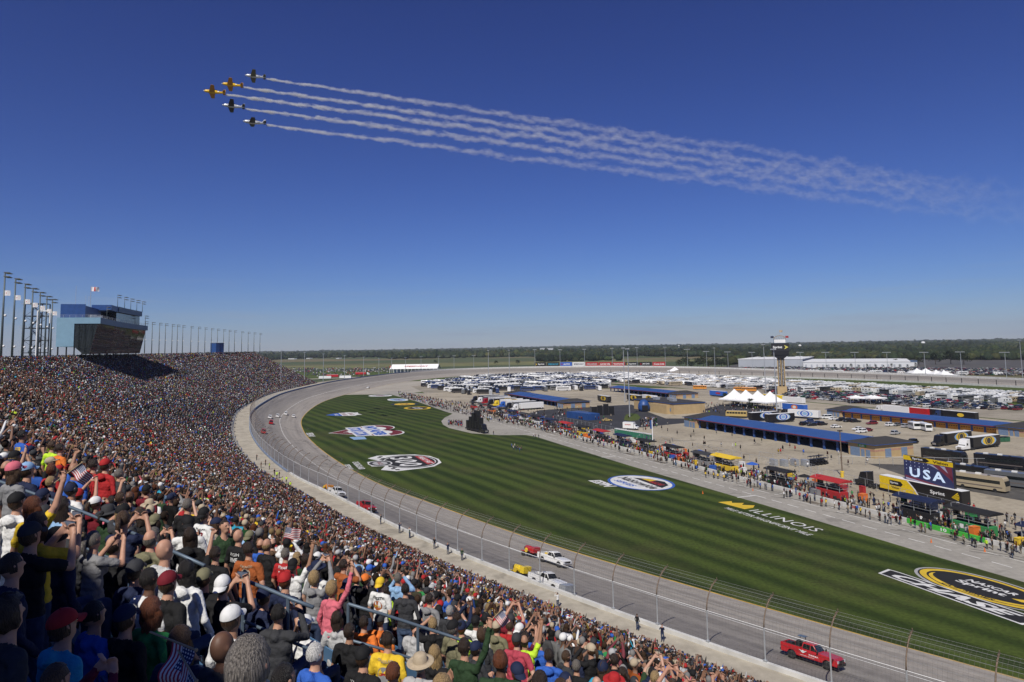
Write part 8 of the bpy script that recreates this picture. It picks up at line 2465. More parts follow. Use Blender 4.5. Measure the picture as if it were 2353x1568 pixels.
def pit_box(s, u, canopy, cart, label, text=None, big=1.0):
 """crew chief's command cart: tool cart with a railed seat deck and a canopy on four posts"""
 o = empty('pit_box', pit(s, u), PIT_RZ, label, 'pit cart', 'crew carts along pit wall')
 mc = mat('print_' + cart, PAL[cart], .5); mt = mat('print_' + canopy, PAL[canopy], .5)
 L = 5.2; o.scale = (1.22 * big,) * 3
 q = MB().box((0, 0, .85), (L, 1.9, 1.3)).build('tool_cart', mc, o); bevel(q, .04)
 mb = MB()
 for z in (1.95, 2.35):
  for sg in (-1, 1): mb.box((0, sg * .93, z), (L, .05, .05))
  for sg in (-1, 1): mb.box((sg * L / 2, 0, z), (.05, 1.86, .05))
 for x in (-L / 2, 0, L / 2):
  for sg in (-1, 1): mb.box((x, sg * .93, 2.3), (.07, .07, 1.7))
 mb.build('railing', m_galv, o)
 for x in np.linspace(-L * .36, L * .36, 4): MB().box((x, 0, 1.75), (.5, .55, .5)).box((x, .25, 2.15), (.5, .08, .5)).build('seat', m_black, o)
 q = MB().prism([(-1.5, 3.05), (1.5, 3.05), (1.35, 3.3), (0, 3.55), (-1.35, 3.3)], -L * .62, L * .62, axis='x').build('canopy', mt, o); bevel(q, .05)
 MB().box((L * .45, 0, 2.5), (.12, 1.2, .9)).build('monitor', m_glass, o)
 for sg in (-1, 1):
  for x in (-L * .36, L * .36): add_wheel(o, x, sg * .85, .26, .2)
 if text:
  mb = MB(); put_text(mb, text, frame((0, .965, .95), (-1, 0, 0), (0, 0, 1)), fit=(L * .5, .6), bold=.04); mb.build('lettering', m_whitep if cart != 'white' else mat('print_red', PAL['red'], .6), o, normals=False)
 return o
BOXC = {}
seqc = [('black', 'charcoal'), ('navy', 'blue'), ('black', 'yellow'), ('charcoal', 'grey'), ('black', 'white'), ('navy', 'navy'), ('black', 'black'), ('red', 'red'), ('black', 'red'), ('charcoal', 'white'), ('red', 'black'), ('black', 'orange'), ('navy', 'charcoal')]
special = {round(S_G / STALL - .5): ('black', 'green', '10', 'lime green pit cart with black canopy at the near end'), round(S_3M / STALL - .5): ('black', 'white', '3M', 'white pit cart with red lettering under a black canopy'), round(S_LT / STALL - .5): ('navy', 'black', None, 'navy and black pit cart beside the lettered wall'), round(S_RED / STALL - .5): ('red', 'red', None, 'pit cart with bright red canopy facing the screen truck'), round(S_YEL / STALL - .5): ('yellow', 'yellow', None, 'all yellow pit cart with yellow canopy')}
special_s = {round(v / STALL - .5): v for v in (S_G, S_3M, S_LT, S_RED, S_YEL)}
for n_, k in enumerate(range(-5, 21)):
 s = (k + .5) * STALL
 if k in special: s = special_s[k]
 if k in special: ca, cb, tx, lab = special[k]
 else:
  ca, cb = seqc[(n_ * 5) % len(seqc)]; tx = None; lab = f'{cb} pit cart under a {ca} canopy, {nth(n_)} from the near end'
 pit_box(s, 13.4, ca, cb, lab, tx, 1.12 if k in special else 1.0)
 rg2 = random.Random(k)
 # tyre stacks, fuel racks and cabinets round each stall
 for j in range(3):
  t = MB(); nn = rg2.choice((3, 4));
  for q in range(nn): t.lathe([(.2, -.14), (.33, -.14), (.34, 0), (.33, .14), (.2, .14)], (0, 0, .16 + q * .29), seg=12)
  o = t.build('tyre_stack', m_tyre, None, pit(s - 3.6 + j * .8, 12.0 + rg2.uniform(-.2, .2)))
  tag(o, f'{nth(j)} stack of black racing tyres beside the {nth(n_)} pit cart', 'tyres', 'tyre stacks behind the pit wall')
 o = empty('tool_cabinet', pit(s + 3.6, 13.2 + rg2.uniform(0, 2)), PIT_RZ, f'tool cabinet between the {nth(n_)} and {nth(n_ + 1)} pit carts', 'cabinet', 'tool cabinets in the pits')
 cc = rg2.choice(['black', 'red', 'grey', 'navy', cb]); MB().box((0, 0, .7), (1.5, .8, 1.2)).build('cabinet', mat('print_' + cc, PAL[cc], .5), o)
 MB().box((0, 0, 1.36), (1.6, .9, .1)).build('worktop', m_galv, o)
 for sg in (-.5, .5): add_wheel(o, sg, -.3, .12, .1); add_wheel(o, sg, .3, .12, .1)
 o = empty('pit_pole', pit(s + 2.2, 12.3), 0, f'thin grey light pole over the {nth(n_)} pit stall', 'pole', 'thin poles over the pit stalls')
 MB().tube([(0, 0, 0), (0, 0, 5.2), (.5, -.8, 5.5)], .05, 5).build('pole', m_galv, o); MB().box((.6, -1.0, 5.5), (.5, .25, .1)).build('lamp', m_lamp, o)
 for j in range(6):
  cc = rg2.choice(['black', 'red', 'grey', 'white', 'blue', 'charcoal', cb, ca, 'yellow', 'orange']); w_, d2, h2 = rg2.uniform(.8, 2.4), rg2.uniform(.7, 1.3), rg2.uniform(.7, 1.9)
  o = MB().box((0, 0, h2 / 2 + .1), (w_, d2, h2)).box((0, 0, h2 + .13), (w_ + .1, d2 + .1, .07)).box((0, d2 / 2, h2 * .6), (w_ * .7, .05, h2 * .3)).box((0, 0, .06), (w_ * .9, d2 * .8, .1)).build('equipment_case', mat('print_' + cc, PAL[cc], .5), None, pit(s + rg2.uniform(-5.4, 5.4), rg2.choice((12.1, 15.6, 17.2, 18.6, 20)) + rg2.uniform(-.5, .5)), PIT_RZ + rg2.choice((0, 1.57)) + rg2.uniform(-.1, .1))
  tag(o, f'{cc} equipment case, {nth(j)} of those around the {nth(n_)} pit cart', 'case', 'equipment cases behind the pit wall')
 if rg2.random() < .6:
  cc = rg2.choice(['blue', 'red', 'white', 'blue', 'black']); o = empty('parasol', pit(s - rg2.uniform(1, 4), 17 + rg2.uniform(0, 2)), 0, f'{cc} parasol behind the {nth(n_)} pit cart', 'parasol', 'parasols behind the pit carts')
  MB().lathe([(.02, 2.75), (.8, 2.5), (1.7, 2.15), (1.7, 2.1), (.8, 2.42)], seg=10).build('canopy', mat('print_' + cc, PAL[cc], .7), o); MB().tube([(0, 0, 0), (0, 0, 2.7)], .03, 5).build('pole', m_galv, o)
# chain link fence behind the pits and round the motorhome lot
def link_fence(pts, label, h=2.4, step=3.6):
 base = Vector(pts[0]); o = empty('chain_link_fence', base, 0, label, 'fence', 'chain link fences behind the pits')
 line = []
 for a, b_ in zip(pts[:-1], pts[1:]):
  a, b_ = Vector(a), Vector(b_); n_ = max(1, int((b_ - a).length / step))
  line += [a.lerp(b_, k / n_) for k in range(n_)]
 line.append(Vector(pts[-1]))
 for q in line[:96]: MB().box((q.x - base.x, q.y - base.y, h / 2), (.07, .07, h)).build('post', m_galv, o)
 MB().tube([q - base + Vector((0, 0, h)) for q in line], .035, 5).build('rail', m_galv, o)
 mb = MB(); mb.uv = []
 for z in (.05, h):
  d = 0
  for i, q in enumerate(line):
   d += (q - line[max(0, i - 1)]).length; mb.v.append((q.x - base.x, q.y - base.y, z)); mb.uv.append((d, z))
 n_ = len(line); mb.f = [(i, i + 1, n_ + i + 1, n_ + i) for i in range(n_ - 1)]; mb.m = [0] * (n_ - 1)
 mb.build('wire_mesh', m_mesh, o, normals=False)
link_fence([pit(172, 24), pit(120, 25), pit(70, 25.5), pit(50, 26), pit(20, 21), pit(-30, 18)], 'long chain link fence behind the pit carts')
link_fence([pit(62, 40), pit(46, 64), pit(36, 84)], 'chain link fence along the worn blacktop of the coaches')
link_fence([P(1745, 1056), P(1810, 1066), P(1880, 1092)], 'short chain link fence before the golf carts')
# haulage of cabinets, cones
m_cone = mat('cone_orange', (.6, .14, .02), .6)
cone_me = MB().lathe([(.18, 0), (.18, .03), (.14, .04), (.03, .7), (.02, .7)], seg=10).mesh('traffic_cone', m_cone)
for k, (px, py) in enumerate([(1615, 1135), (1730, 1128), (2072, 1186), (2263, 1268), (2140, 1247)]):
 tag(new_obj('traffic_cone', cone_me, None, P(px, py)), f'{nth(k)} orange cone on pit road counted from the far end', 'cone', 'orange cones on pit road')
# black show truck with tall stage panels on the paved bay in the lawn
a, b_ = P(1070, 986), P(1122, 998)
rzs = math.atan2((b_ - a).y, (b_ - a).x)
o = empty('show_truck', (a + b_) / 2, rzs, 'black show truck with stepped panels on the paved bay', 'truck')
MB().box((-2.5, 0, .8), (13, 2.6, .5)).build('flatbed', m_black, o)
for k in range(5): MB().box((-7.5 + k * 2.4, .2 * k, 2.6 + .9 * (k % 3)), (2.2, 2.0, 3.2 + 1.7 * (k % 3))).build('panel', m_black, o)
MB().box((-1, .8, 7.2), (6.0, .4, 3.2)).build('back_board', m_dark, o)
tractor(o, 9.5, 'black')
for sg in (-1, 1):
 for x in (-7, -5.6): add_wheel(o, x, sg * 1.0, .5, .36)
# people: groups in the pits as one mass; the scattered ones one by one
pp = []
def sprinkle(n_, f):
 for _ in range(n_): pp.append(f())
rp_ = random.Random(21)
sprinkle(1450, lambda: pit(rp_.uniform(-40, 215), abs(rp_.gauss(0, 3.5)) + 11.3))
sprinkle(330, lambda: pit(rp_.uniform(-45, 190), rp_.uniform(7.2, 10.2)))
sprinkle(260, lambda: pit(rp_.uniform(-45, 30), rp_.uniform(15, 27)))
def px_area(pts):
 (x0, y0), (x1, y1), w0, w1 = pts
 t = rp_.random(); return P(x0 + (x1 - x0) * t, y0 + (y1 - y0) * t + rp_.uniform(-1, 1) * (w0 + (w1 - w0) * t))
sprinkle(620, lambda: px_area(((915, 908), (1130, 958), 5, 17)))
sprinkle(240, lambda: px_area(((1130, 955), (1330, 1000), 14, 9)))
sprinkle(60, lambda: P(rp_.uniform(1030, 1062), rp_.uniform(972, 982)))
sprinkle(26, lambda: P(rp_.uniform(1325, 1378), rp_.uniform(960, 966)))
sprinkle(70, lambda: P(rp_.uniform(1470, 1510), rp_.uniform(965, 985)))
sprinkle(150, lambda: P(rp_.uniform(1600, 1800), rp_.uniform(930, 952)))
sprinkle(60, lambda: P(rp_.uniform(1180, 1340), rp_.uniform(940, 962)))
sprinkle(80, lambda: pit(rp_.uniform(60, 210), rp_.uniform(24, 50)))
pp = np.array([(q.x, q.y, .02) for q in pp])
crowd_mesh('pit_crowd', pp, RNG.uniform(0, 6.28, len(pp)), np.linalg.norm(pp, axis=1), 'crews and guests milling along pit road and the infield', bins=((0, 190, 80), (190, 1e9, 0)))
def lone(p, face, shirt, label, group=None, **kw):
 return make_person(p, face, shirt, label=label, group=group, **kw)
for k in range(13):
 p = stand_pt(S_CAM + 0, 4, 5);
 px, py = [(608, 1056), (640, 1090), (652, 1102), (640, 1086), (645, 1108), (660, 1100), (632, 1082), (618, 1066), (668, 1112), (590, 1046), (625, 1098), (655, 1116), (598, 1062)][k]
 q = P(px, py + 12, Wat(S_CAM + 150)[4] + .55); s, t, a = st_of(q); t = max(1.2, min(6.5, t)); q = stand_pt(s, t, Wat(s)[4] + .53)
 lone(q, rp_.uniform(0, 6.28), 'neon yellow' if k % 3 else 'black', f'{nth(k)} {"neon yellow" if k % 3 else "black"} shirted marshal on the walkway by the fence', 'marshals on the walkway', pose=['arms down', 'hands on hips'][k % 2], pants=2)
for k, (px, py) in enumerate([(1226, 1005), (1230, 1008), (1238, 1008), (1176, 1030), (1180, 1035), (1186, 1036), (1190, 1034), (1194, 1040), (1183, 1030), (1198, 1036), (1134, 1000), (1052, 975)]):
 lone(P(px, py), rp_.uniform(0, 6.28), ['white', 'navy', 'black', 'blue'][k % 4], f'{nth(k)} {["white", "navy", "black", "blue"][k % 4]} topped person on the lawn near the paved bay', 'people standing on the lawn', pose=['arms down', 'taking a photo', 'arms folded in front'][k % 3])
for k, (px, py, c_) in enumerate([(1945, 1147, 'charcoal'), (1950, 1165, 'black'), (1640, 1100, 'yellow'), (1650, 1102, 'yellow'), (1622, 1098, 'yellow'), (1664, 1106, 'yellow'), (2268, 1262, 'neon yellow'), (2280, 1256, 'black'), (2060, 1198, 'white'), (2117, 1204, 'white'), (1808, 1143, 'black'), (1802, 1145, 'white'), (1838, 1148, 'red'), (1856, 1150, 'orange'), (2187, 1236, 'green'), (2200, 1238, 'black'), (2093, 1096, 'light blue'), (1954, 1012, 'black')]):
 lone(P(px, py), rp_.uniform(0, 6.28), c_, f'{nth(k)} crew member in {c_} by the pit wall', 'crew members at the pit wall', pose=['arms down', 'hands on hips', 'arms folded in front'][k % 3], sleeve='long', pants=2)
for k, (px, py) in enumerate([(884, 1215), (956, 1232), (963, 1236), (972, 1240), (1020, 1268), (1030, 1275), (1045, 1290), (1290, 1410), (1492, 1470), (1505, 1480)]):
 q = P(px, py, Wat(S_CAM + 60)[4]); s, t, a = st_of(q); t = max(1.5, min(6.8, t))
 lone(stand_pt(s, t, Wat(s)[4] + .53), rp_.uniform(0, 6.28), ['black', 'navy', 'dark green', 'white'][k % 4], f'{nth(k)} dark figure standing on the walkway beyond the front rail', 'people on the walkway', pose=['arms down', 'taking a photo'][k % 2], sleeve='long')
# ================================================================== PAINTED MARKS ON THE LAWN
LZ = 0.022
class Lawn:
 """a logo on the grass, read from the stand: x along the front stretch, y away from the stand, sizes as half extents in metres"""
 def __init__(s, label, c, L, h, rot=0.0):
  s.c = P(*c); a = R(-68.6) + rot
  s.ex = Vector((math.cos(a), math.sin(a), 0)) * L; s.ey = Vector((-math.sin(a), math.cos(a), 0)) * h
  s.o = empty('lawn_logo', s.c, 0, label, 'lawn logo', 'logos painted on the lawn'); s.n = 0
 def pm(s, col): return mat('turf_paint_' + col, tuple(c * .85 for c in PAL[col]), .9, var=.18, scale=.5)
 def pt(s, x, y):
  v = s.ex * x + s.ey * y; return (v.x, v.y, LZ + s.n * .003)
 def poly(s, pts, col):
  MB().poly([s.pt(*p) for p in pts]).build('paint', s.pm(col), s.o, normals=False); s.n += 1; return s
 def oval(s, cx, cy, rx, ry, col, n_=40): return s.poly([(cx + rx * math.cos(2 * math.pi * k / n_), cy + ry * math.sin(2 * math.pi * k / n_)) for k in range(n_)], col)
 def text(s, tx, cx, cy, w, h, col, rot=0, **kw):
  M = Matrix.Translation(s.pt(cx, cy)) @ Matrix(((s.ex.x, s.ey.x, 0, 0), (s.ex.y, s.ey.y, 0, 0), (0, 0, 1, 0), (0, 0, 0, 1))) @ Matrix.Rotation(rot, 4, 'Z')
  mb = MB(); put_text(mb, tx, M, fit=(w, h), **kw); mb.build('paint_lettering', s.pm(col), s.o, normals=False); s.n += 1; return s
B_ = dict(bold=.03)
d = Lawn('white oval logo with blue rim painted on the middle of the lawn', (1472, 1109), 10.6, 7.9)
d.oval(0, 0, 1, 1, 'blue').oval(0, 0, .94, .90, 'white').poly([(-.60, .20), (-.30, .58), (.2, .76), (.6, .55), (.80, .12)], 'black').poly([(-.42, .36), (-.28, .56), (-.04, .66), (.0, .36)], 'yellow').text('NASCAR', .26, .38, .55, .24, 'red', shear=.2, **B_).text('Nationwide', .0, -.08, 1.6, .40, 'black', shear=.15, **B_).text('SERIES', -.1, -.52, .9, .22, 'blue', shear=.2, **B_).text('ESPN', -.30, -1.22, .95, .42, 'white', shear=.3, bold=.05)
d = Lawn('white lettering with yellow roof emblem painted on the lawn', (1778, 1190), 10.5, 4.2)
d.poly([(-1.55, -.3), (-1.5, .5), (-1.36, .25), (-1.25, .8), (-1.12, .4), (-.98, .95), (-.82, .5), (-.8, -.1)], 'yellow').text('ILLINOIS', .22, .15, 1.75, .62, 'white', bold=.0, spacing=1.1).text('MILE AFTER MAGNIFICENT MILE', .1, -.75, 2.3, .34, 'white', bold=.01)
d = Lawn('black and yellow oval logo with white lettering band, closest painted on the lawn', (2258, 1352), 9.6, 5.0)
d.oval(0, 0, 1.05, 1.08, 'light grey').oval(.02, 0, 1.02, 1.0, 'black').oval(0, 0, .97, .94, 'yellow').oval(0, 0, .86, .82, 'black').oval(0, -.08, .80, .70, 'yellow').oval(0, .04, .78, .68, 'black').text('NASCAR', .03, .30, .75, .24, 'white', shear=.2, **B_).text('Sprint', -.02, -.05, .75, .34, 'white', **B_).poly([(.45, -.1), (.66, .22), (.62, .02), (.76, .04), (.60, -.14)], 'yellow').text('CUP SERIES', .0, -.66, .8, .13, 'black', **B_)
d.poly([(-1.12, -1.62), (-1.2, -1.0), (-1.0, -.95), (1.1, -.9), (1.22, -1.2), (1.12, -1.7)], 'white').poly([(-1.08, -1.56), (-1.14, -1.04), (-1.0, -1.0), (1.08, -.96), (1.16, -1.2), (1.07, -1.63)], 'black').text('CHASE', .0, -1.29, 1.9, .44, 'white', shear=.4, bold=.04)
d = Lawn('black oval logo with white number and red banner on the lawn', (933.4, 1060.8), 16.4, 10.5)
d.poly([(-.98, -.62), (-.72, -.98), (-.35, -.75), (-.28, -1.12), (.28, -1.12), (.35, -.75), (.72, -.98), (.98, -.62), (.9, .1), (.8, .55), (.45, .92), (0, 1.02), (-.45, .92), (-.8, .55), (-.9, .1)], 'white').oval(0, .1, .80, .84, 'black').oval(0, .1, .74, .78, 'white').oval(0, .1, .71, .745, 'black')
for sx_ in (-1, 1):
 for k in range(4): d.poly([(sx_ * (.88 - k * .13), -.60 - .08 * (k % 2)), (sx_ * (.78 - k * .13), -.60 - .08 * (k % 2)), (sx_ * (.78 - k * .13), -.48 - .08 * (k % 2)), (sx_ * (.88 - k * .13), -.48 - .08 * (k % 2))], 'black')
d.text('300', .0, .0, 1.15, .70, 'white', bold=.02, spacing=1.15).poly([(-.55, .46), (.55, .46), (.44, .74), (-.44, .74)], 'red').text('FREAKY FAST', 0, .60, .85, .17, 'white', **B_).oval(0, -.80, .34, .36, 'white').oval(0, -.80, .30, .32, 'charcoal').oval(0, -.80, .21, .22, 'light grey').text('RACE', 0, -.80, .30, .14, 'dark red', **B_).text('CHICAGOLAND', 0.05, -1.45, .9, .2, 'white', **B_).text('SPEEDWAY', .15, -1.75, .6, .15, 'white', **B_)
d = Lawn('dark red heart logo with blue and white lettering on the lawn', (838, 991), 20.5, 15.0)
hp_ = [(0, -1.0)] + [(.48 + .52 * math.cos(a), .42 + .55 * math.sin(a)) for a in np.linspace(-.65, 2.75, 16)] + [(0, .62)] + [(-.48 - .52 * math.cos(a), .42 + .55 * math.sin(a)) for a in np.linspace(2.75, -.65, 16)]
d.poly([(x * 1.05, y * 1.05) for x, y in hp_], 'white').poly(hp_, 'dark red').poly([(x * .74, y * .72 + .02) for x, y in hp_], 'white')
d.poly([(-.95, .08), (.95, .08), (.95, .52), (-.95, .52)], 'white').poly([(-.85, -.42), (.85, -.42), (.85, .04), (-.85, .04)], 'white').text('MYAFIB', 0, .30, 1.7, .36, 'blue', bold=.05).text('STORY.COM', 0, -.19, 1.5, .38, 'blue', bold=.05).text('400', 0, -.58, .4, .22, 'dark red', bold=.04).poly([(.9, -.62), (1.35, -.58), (1.38, -.25), (.95, -.22)], 'light blue').text('SPEEDWAY', .1, -1.55, .7, .2, 'white', **B_)
d = Lawn('blue and white shield logo with red lettering on the lawn', (790, 952.5), 13.0, 9.0)
d.poly([(0, -1.1), (.55, -.55), (.7, -.15), (-.7, -.15), (-.55, -.55)], 'blue').poly([(-.72, -.2), (.72, -.2), (.85, .5), (.55, .75), (.6, 1.0), (.1, .9), (-.1, .9), (-.6, 1.0), (-.55, .75), (-.85, .5)], 'white').text('CHICAGO', .0, .02, 1.3, .28, 'dark red', **B_).text('LAND', 0, .45, .9, .3, 'dark red', **B_).text('RACE', 0, -.45, .7, .22, 'white', **B_)
for (c_, L, h, cols, tx, lab) in (((874, 909.5), 12, 9, ('white', 'light grey'), 'LAP', 'white lettering logo at the far tip of the lawn'), ((914, 919), 14, 7, ('white', 'light blue'), 'CUP', 'pale blue and white logo near the far tip of the lawn'), ((930, 929), 10, 9, ('navy', 'yellow'), 'CUP', 'navy and yellow oval logo on the far lawn'), ((959, 938), 11, 8, ('yellow', 'black'), 'CUP', 'yellow rimmed black oval logo on the far lawn by the crowd')):
 d = Lawn(lab, c_, L, h); d.oval(0, 0, 1, 1, cols[0]).oval(0, 0, .8, .75, cols[1]).text(tx, 0, 0, 1.1, .6, 'white' if cols[1] == 'black' else 'dark red', **B_)
# ================================================================== AEROPLANES AND SMOKE
def aeroplane(loc, fwd, roll, paint, under, label, number=False):
 """low-wing trainer: fuselage with bubble canopy, tapered wings, tail fin and tailplane; x forward, z up"""
 o = empty('propeller_plane', (0, 0, 0), 0, label, 'aeroplane', 'propeller planes flying in formation')
 f = Vector(fwd).normalized(); up = Vector((0, 0, 1)); y = up.cross(f).normalized(); z = f.cross(y)
 Mr = Matrix(((f.x, y.x, z.x, 0), (f.y, y.y, z.y, 0), (f.z, y.z, z.z, 0), (0, 0, 0, 1))) @ Matrix.Rotation(roll, 4, 'X')
 o.matrix_world = Matrix.Translation(loc) @ Mr
 pm = mat('plane_' + paint, {'silver': (.55, .56, .57), 'yellow': (.70, .42, .02)}[paint], .3, metal=.35 if paint == 'silver' else 0, var=.05)
 um = mat('plane_under_' + under, {'olive': (.10, .10, .06), 'dark': (.03, .03, .03), 'orange': (.45, .20, .015)}[under], .5)
 mb = MB()
 sec = [(4.0, .30, .30, -.02), (3.7, .52, .55, 0), (2.6, .62, .70, 0), (1.0, .66, .85, .04), (-.6, .60, .80, .06), (-2.4, .36, .52, .10), (-4.2, .12, .26, .16)]
 n_ = 14
 for x, w, h, zc in sec:
  for k in range(n_): t = 2 * math.pi * k / n_; mb.v.append((x, w * math.cos(t), zc + h * math.sin(t)))
 for i in range(len(sec) - 1):
  for k in range(n_): mb.f.append((i * n_ + k, i * n_ + (k + 1) % n_, (i + 1) * n_ + (k + 1) % n_, (i + 1) * n_ + k)); mb.m.append(0)
 mb.f += [tuple(range(n_)), tuple((len(sec) - 1) * n_ + k for k in range(n_))]; mb.m += [0, 0]
 mb.build('fuselage', pm, o, smooth=True)
 def surf(name, root, tip, chord0, chord1, th, m, mirror=True):
  mb = MB()
  for sg in ((-1, 1) if mirror else (1,)):
   vs = []
   for (p, c_) in ((root, chord0), (tip, chord1)):
    for (dx, dz) in ((.5, 0), (.2, th), (-.5, 0), (.2, -th * .6)):
     vs.append((p[0] + dx * c_, p[1] * sg, p[2] + dz * (c_ / chord0)) if mirror else (p[0] + dx * c_, p[1] + dz, p[2]))
   mb.add(vs, [(0, 1, 5, 4), (1, 2, 6, 5), (2, 3, 7, 6), (3, 0, 4, 7), (4, 5, 6, 7), (0, 3, 2, 1)])
  return mb
 for sg in (-1, 1):
  mb = MB(); vs = []
  for (p, c_) in (((1.0, .3, -.45), 2.5), ((.75, 5.1, .05), 1.35)):
   for (dx, dz) in ((.5, 0), (.2, .16), (-.5, 0), (.2, -.10)): vs.append((p[0] + dx * c_, p[1] * sg, p[2] + dz * c_ / 2.5))
  mb.add(vs, [(0, 1, 5, 4), (1, 2, 6, 5), (2, 3, 7, 6), (3, 0, 4, 7), (4, 5, 6, 7), (0, 3, 2, 1)]); mb.build('wing', um, o)
  mb = MB(); vs = []
  for (p, c_) in (((-3.7, .05, .35), 1.35), ((-3.85, 2.0, .38), .8)):
   for (dx, dz) in ((.5, 0), (.2, .06), (-.5, 0), (.2, -.06)): vs.append((p[0] + dx * c_, p[1] * sg, p[2] + dz))
  mb.add(vs, [(0, 1, 5, 4), (1, 2, 6, 5), (2, 3, 7, 6), (3, 0, 4, 7), (4, 5, 6, 7), (0, 3, 2, 1)]); mb.build('tailplane', um, o)
 mb = MB().prism([(-2.7, .35), (-3.6, 1.75), (-4.35, 1.75), (-4.4, .1)], -.06, .06); mb.build('fin', pm, o)
 mb = MB().prism([(-3.95, .3), (-4.1, 1.6), (-4.36, 1.6), (-4.4, .2)], -.075, .075); mb.build('rudder', um, o)
 MB().ball((.6, 0, .78), (1.7, .38, .5), 14, 8).build('canopy', m_glass, o, smooth=True)
 MB().lathe([(.02, .55), (.16, .35), (.22, 0)], (4.0, 0, -.02), axis='x', seg=12).build('spinner', m_whitep, o)
 for k in range(2): MB().box((4.18, 0, -.02), (.06, .2, 2.3), M=None).build('propeller_blade', m_dark, o).rotation_euler = (math.pi / 2 * k + .6, 0, 0)
 if number:
  mb = MB()
  for sg in (-1, 1):
   for q in range(2): mb.poly([(-1.4 - q * .5, sg * .54 + 0 * q, -.1), (-1.05 - q * .5, sg * .56, -.1), (-1.2 - q * .5, sg * .55, .45)])
  mb.build('marking', m_black, o, normals=False)
 else:
  mb = MB()
  for sg in (-1, 1): mb.poly([(-1.45 + .28 * math.cos(a), sg * .55, .15 + .28 * math.sin(a)) for a in np.linspace(0, 6.0, 12)])
  mb.build('marking', m_whitep, o, normals=False)
 return o
PLN = [((-92, 207, 106.9), 'yellow', 'orange', 'lead yellow propeller plane at the front of the formation'), ((-88.4, 211.7, 111), 'yellow', 'orange', 'second yellow propeller plane above and behind the leader'), ((-83.4, 217.8, 116.2), 'silver', 'olive', 'silver propeller plane flying highest with dark fuselage marks'), ((-83.7, 201.7, 100.3), 'silver', 'dark', 'silver propeller plane just below the yellow leader'), ((-75.2, 196.4, 93.3), 'silver', 'dark', 'silver propeller plane flying lowest in the formation')]
END = [(2353, 470), (2353, 455), (2353, 438), (2353, 487), (2353, 508)]
c1 = lambda x, y: (450.6 + .0996 * x, 147 + .0996 * y)
PXP = [(430, 650), (840, 490), (1370, 290), (870, 980), (1350, 1350)]
def to_h(px, py, z): d = ray(px, py); t = (z - EYE) / d.z; return Vector((0, 0, EYE)) + d * t
m_smoke = bpy.data.materials.new('smoke'); m_smoke.use_nodes = True
n, l = m_smoke.node_tree.nodes, m_smoke.node_tree.links
n.clear()
so = n.new('ShaderNodeOutputMaterial'); pv = n.new('ShaderNodeVolumePrincipled'); l.new(pv.outputs[0], so.inputs['Volume'])
pv.inputs['Color'].default_value = (.99, .98, .96, 1); pv.inputs['Anisotropy'].default_value = .1
tc = n.new('ShaderNodeTexCoord')
at = n.new('ShaderNodeAttribute'); at.attribute_type = 'OBJECT'; at.attribute_name = 'axis'
sx = n.new('ShaderNodeSeparateXYZ'); l.new(tc.outputs['Object'], sx.inputs[0])
def mm(op, a, b_=None, c_=None):
 q = n.new('ShaderNodeMath'); q.operation = op
 for i, v in enumerate((a, b_, c_)):
  if v is None: continue
  if isinstance(v, (int, float)): q.inputs[i].default_value = v
  else: l.new(v, q.inputs[i])
 return q.outputs[0]
mpn = n.new('ShaderNodeMapping'); mpn.inputs['Scale'].default_value = (.42, 1, 1)
lv = n.new('ShaderNodeVectorMath'); lv.operation = 'ADD'; l.new(tc.outputs['Object'], lv.inputs[0])
lc = n.new('ShaderNodeCombineXYZ'); oi = n.new('ShaderNodeMath'); oi.operation = 'MULTIPLY'; oi.inputs[1].default_value = 900; l.new(at.outputs['Fac'], oi.inputs[0]); l.new(oi.outputs[0], lc.inputs['X'])
l.new(lc.outputs[0], lv.inputs[1]); l.new(lv.outputs[0], mpn.inputs['Vector'])
nz = n.new('ShaderNodeTexNoise'); nz.inputs['Scale'].default_value = .5; nz.inputs['Detail'].default_value = 4; nz.inputs['Roughness'].default_value = .62; l.new(mpn.outputs['Vector'], nz.inputs['Vector'])
# radial falloff from the wandering trail axis (local x along the trail)
ph = mm('MULTIPLY', at.outputs['Fac'], 40)
wy = mm('ADD', mm('MULTIPLY', mm('SINE', mm('ADD', ph, mm('MULTIPLY', sx.outputs['X'], .021))), mm('MULTIPLY', sx.outputs['X'], .006)), mm('MULTIPLY', mm('SINE', mm('ADD', ph, mm('MULTIPLY', sx.outputs['X'], .067))), mm('MULTIPLY', sx.outputs['X'], .0016)))
wob = n.new('ShaderNodeTexNoise'); wob.inputs['Scale'].default_value = .045; wob.inputs['Detail'].default_value = 2; l.new(lv.outputs[0], wob.inputs['Vector'])
wz = mm('MULTIPLY', mm('SUBTRACT', wob.outputs['Fac'], .5), mm('MULTIPLY', sx.outputs['X'], .05))
dy = mm('SUBTRACT', sx.outputs['Y'], wy); dz = mm('SUBTRACT', sx.outputs['Z'], wz)
rad = mm('SQRT', mm('ADD', mm('MULTIPLY', dy, dy), mm('MULTIPLY', dz, dz)))
wid = mm('ADD', .55, mm('MULTIPLY', mm('POWER', mm('MAXIMUM', sx.outputs['X'], .01), .70), .050))
rn = mm('DIVIDE', rad, wid)
fall = mm('SUBTRACT', 1.0, rn)
den = mm('ADD', fall, mm('MULTIPLY', mm('SUBTRACT', nz.outputs['Fac'], .53), 3.2))
den = mm('MAXIMUM', den, 0.0)
den = mm('MINIMUM', den, 1.0)
den = mm('MULTIPLY', den, mm('DIVIDE', mm('SUBTRACT', 1.75, mm('MULTIPLY', sx.outputs['X'], .0027)), mm('POWER', mm('MAXIMUM', wid, .3), 2.2)))
den = mm('MAXIMUM', mm('MULTIPLY', den, at.outputs['Fac']), 0.0)
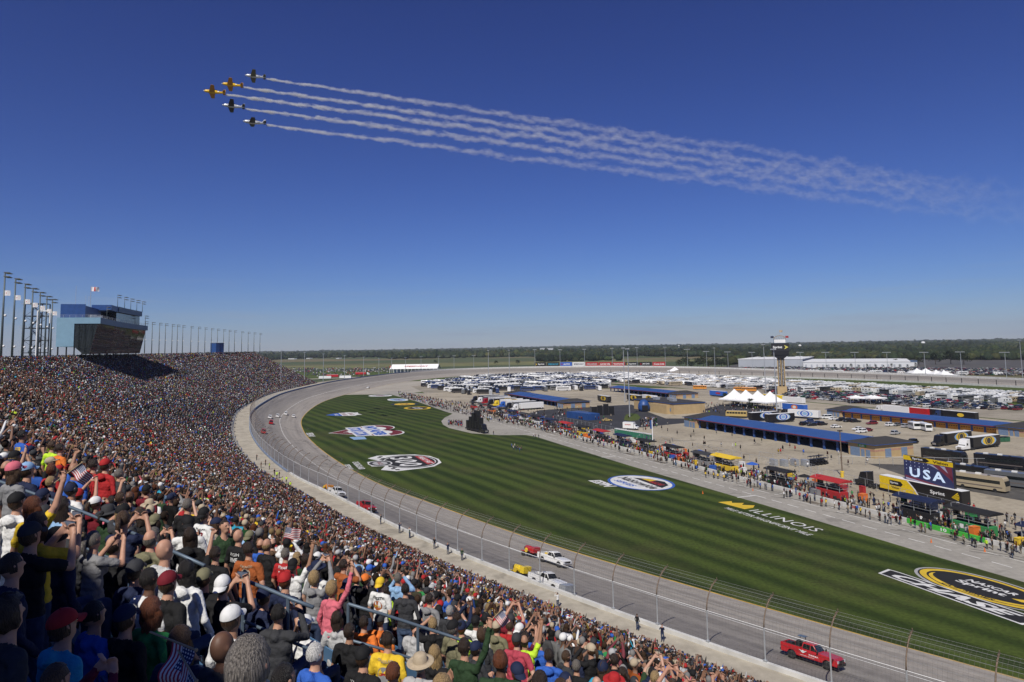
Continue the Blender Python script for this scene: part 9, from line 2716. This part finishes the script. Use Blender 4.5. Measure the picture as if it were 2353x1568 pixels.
l.new(den, pv.inputs['Density'])
AX = [1.0, .95, .75, .87, .6]
TRAILN = ['white smoke trail of the lead yellow plane, brightest of the five', 'white smoke trail of the second yellow plane', 'topmost white smoke trail behind the highest silver plane', 'white smoke trail behind the silver plane below the leader', 'lowest and faintest white smoke trail']
for k, (p, c_, u_c, lab) in enumerate(PLN):
 p = Vector(p) * K
 e = to_h(*END[k], p.z * (.99))
 dirv = (p - e).normalized()
 head = (dirv + Vector((0.04, 0.10, 0.02))).normalized()
 aeroplane(p, head, R(14) if k != 4 else R(4), c_, u_c, lab, number=k in (2, 4))
 L = (e - p).length * 1.12
 x = -dirv; yv = Vector((0, 0, 1)).cross(x).normalized(); zv = x.cross(yv)
 st = p + x * 4.5 - Vector((0, 0, .45))
 mb = MB(); xs = np.concatenate([np.linspace(0, 60, 8), np.linspace(90, L, 16)])
 mb.tube([(q, (math.sin(q * .021 + AX[k] * 40) * q * .006 + math.sin(q * .067 + AX[k] * 40) * q * .0016), 0) for q in xs], [1.1 + (q ** .70) * .050 * 1.35 + q * .022 for q in xs], 10)
 o = mb.build('smoke_trail', m_smoke)
 o.matrix_world = Matrix(((x.x, yv.x, zv.x, st.x), (x.y, yv.y, zv.y, st.y), (x.z, yv.z, zv.z, st.z), (0, 0, 0, 1)))
 o['axis'] = AX[k]
 tag(o, TRAILN[k], 'smoke', 'smoke trails of the five planes')
# ================================================================== AIR
m_haze = bpy.data.materials.new('haze_air'); m_haze.use_nodes = True
n, l = m_haze.node_tree.nodes, m_haze.node_tree.links; n.clear()
so = n.new('ShaderNodeOutputMaterial'); pv = n.new('ShaderNodeVolumePrincipled'); l.new(pv.outputs[0], so.inputs['Volume'])
pv.inputs['Color'].default_value = (.80, .88, 1.0, 1); pv.inputs['Density'].default_value = 0.000045; pv.inputs['Anisotropy'].default_value = .2
o = MB().box((0, 250, 190), (29800, 29800, 400)).build('haze', m_haze)
tag(o, 'thin bluish air between the stand and the far woods', 'haze', None, 'stuff')
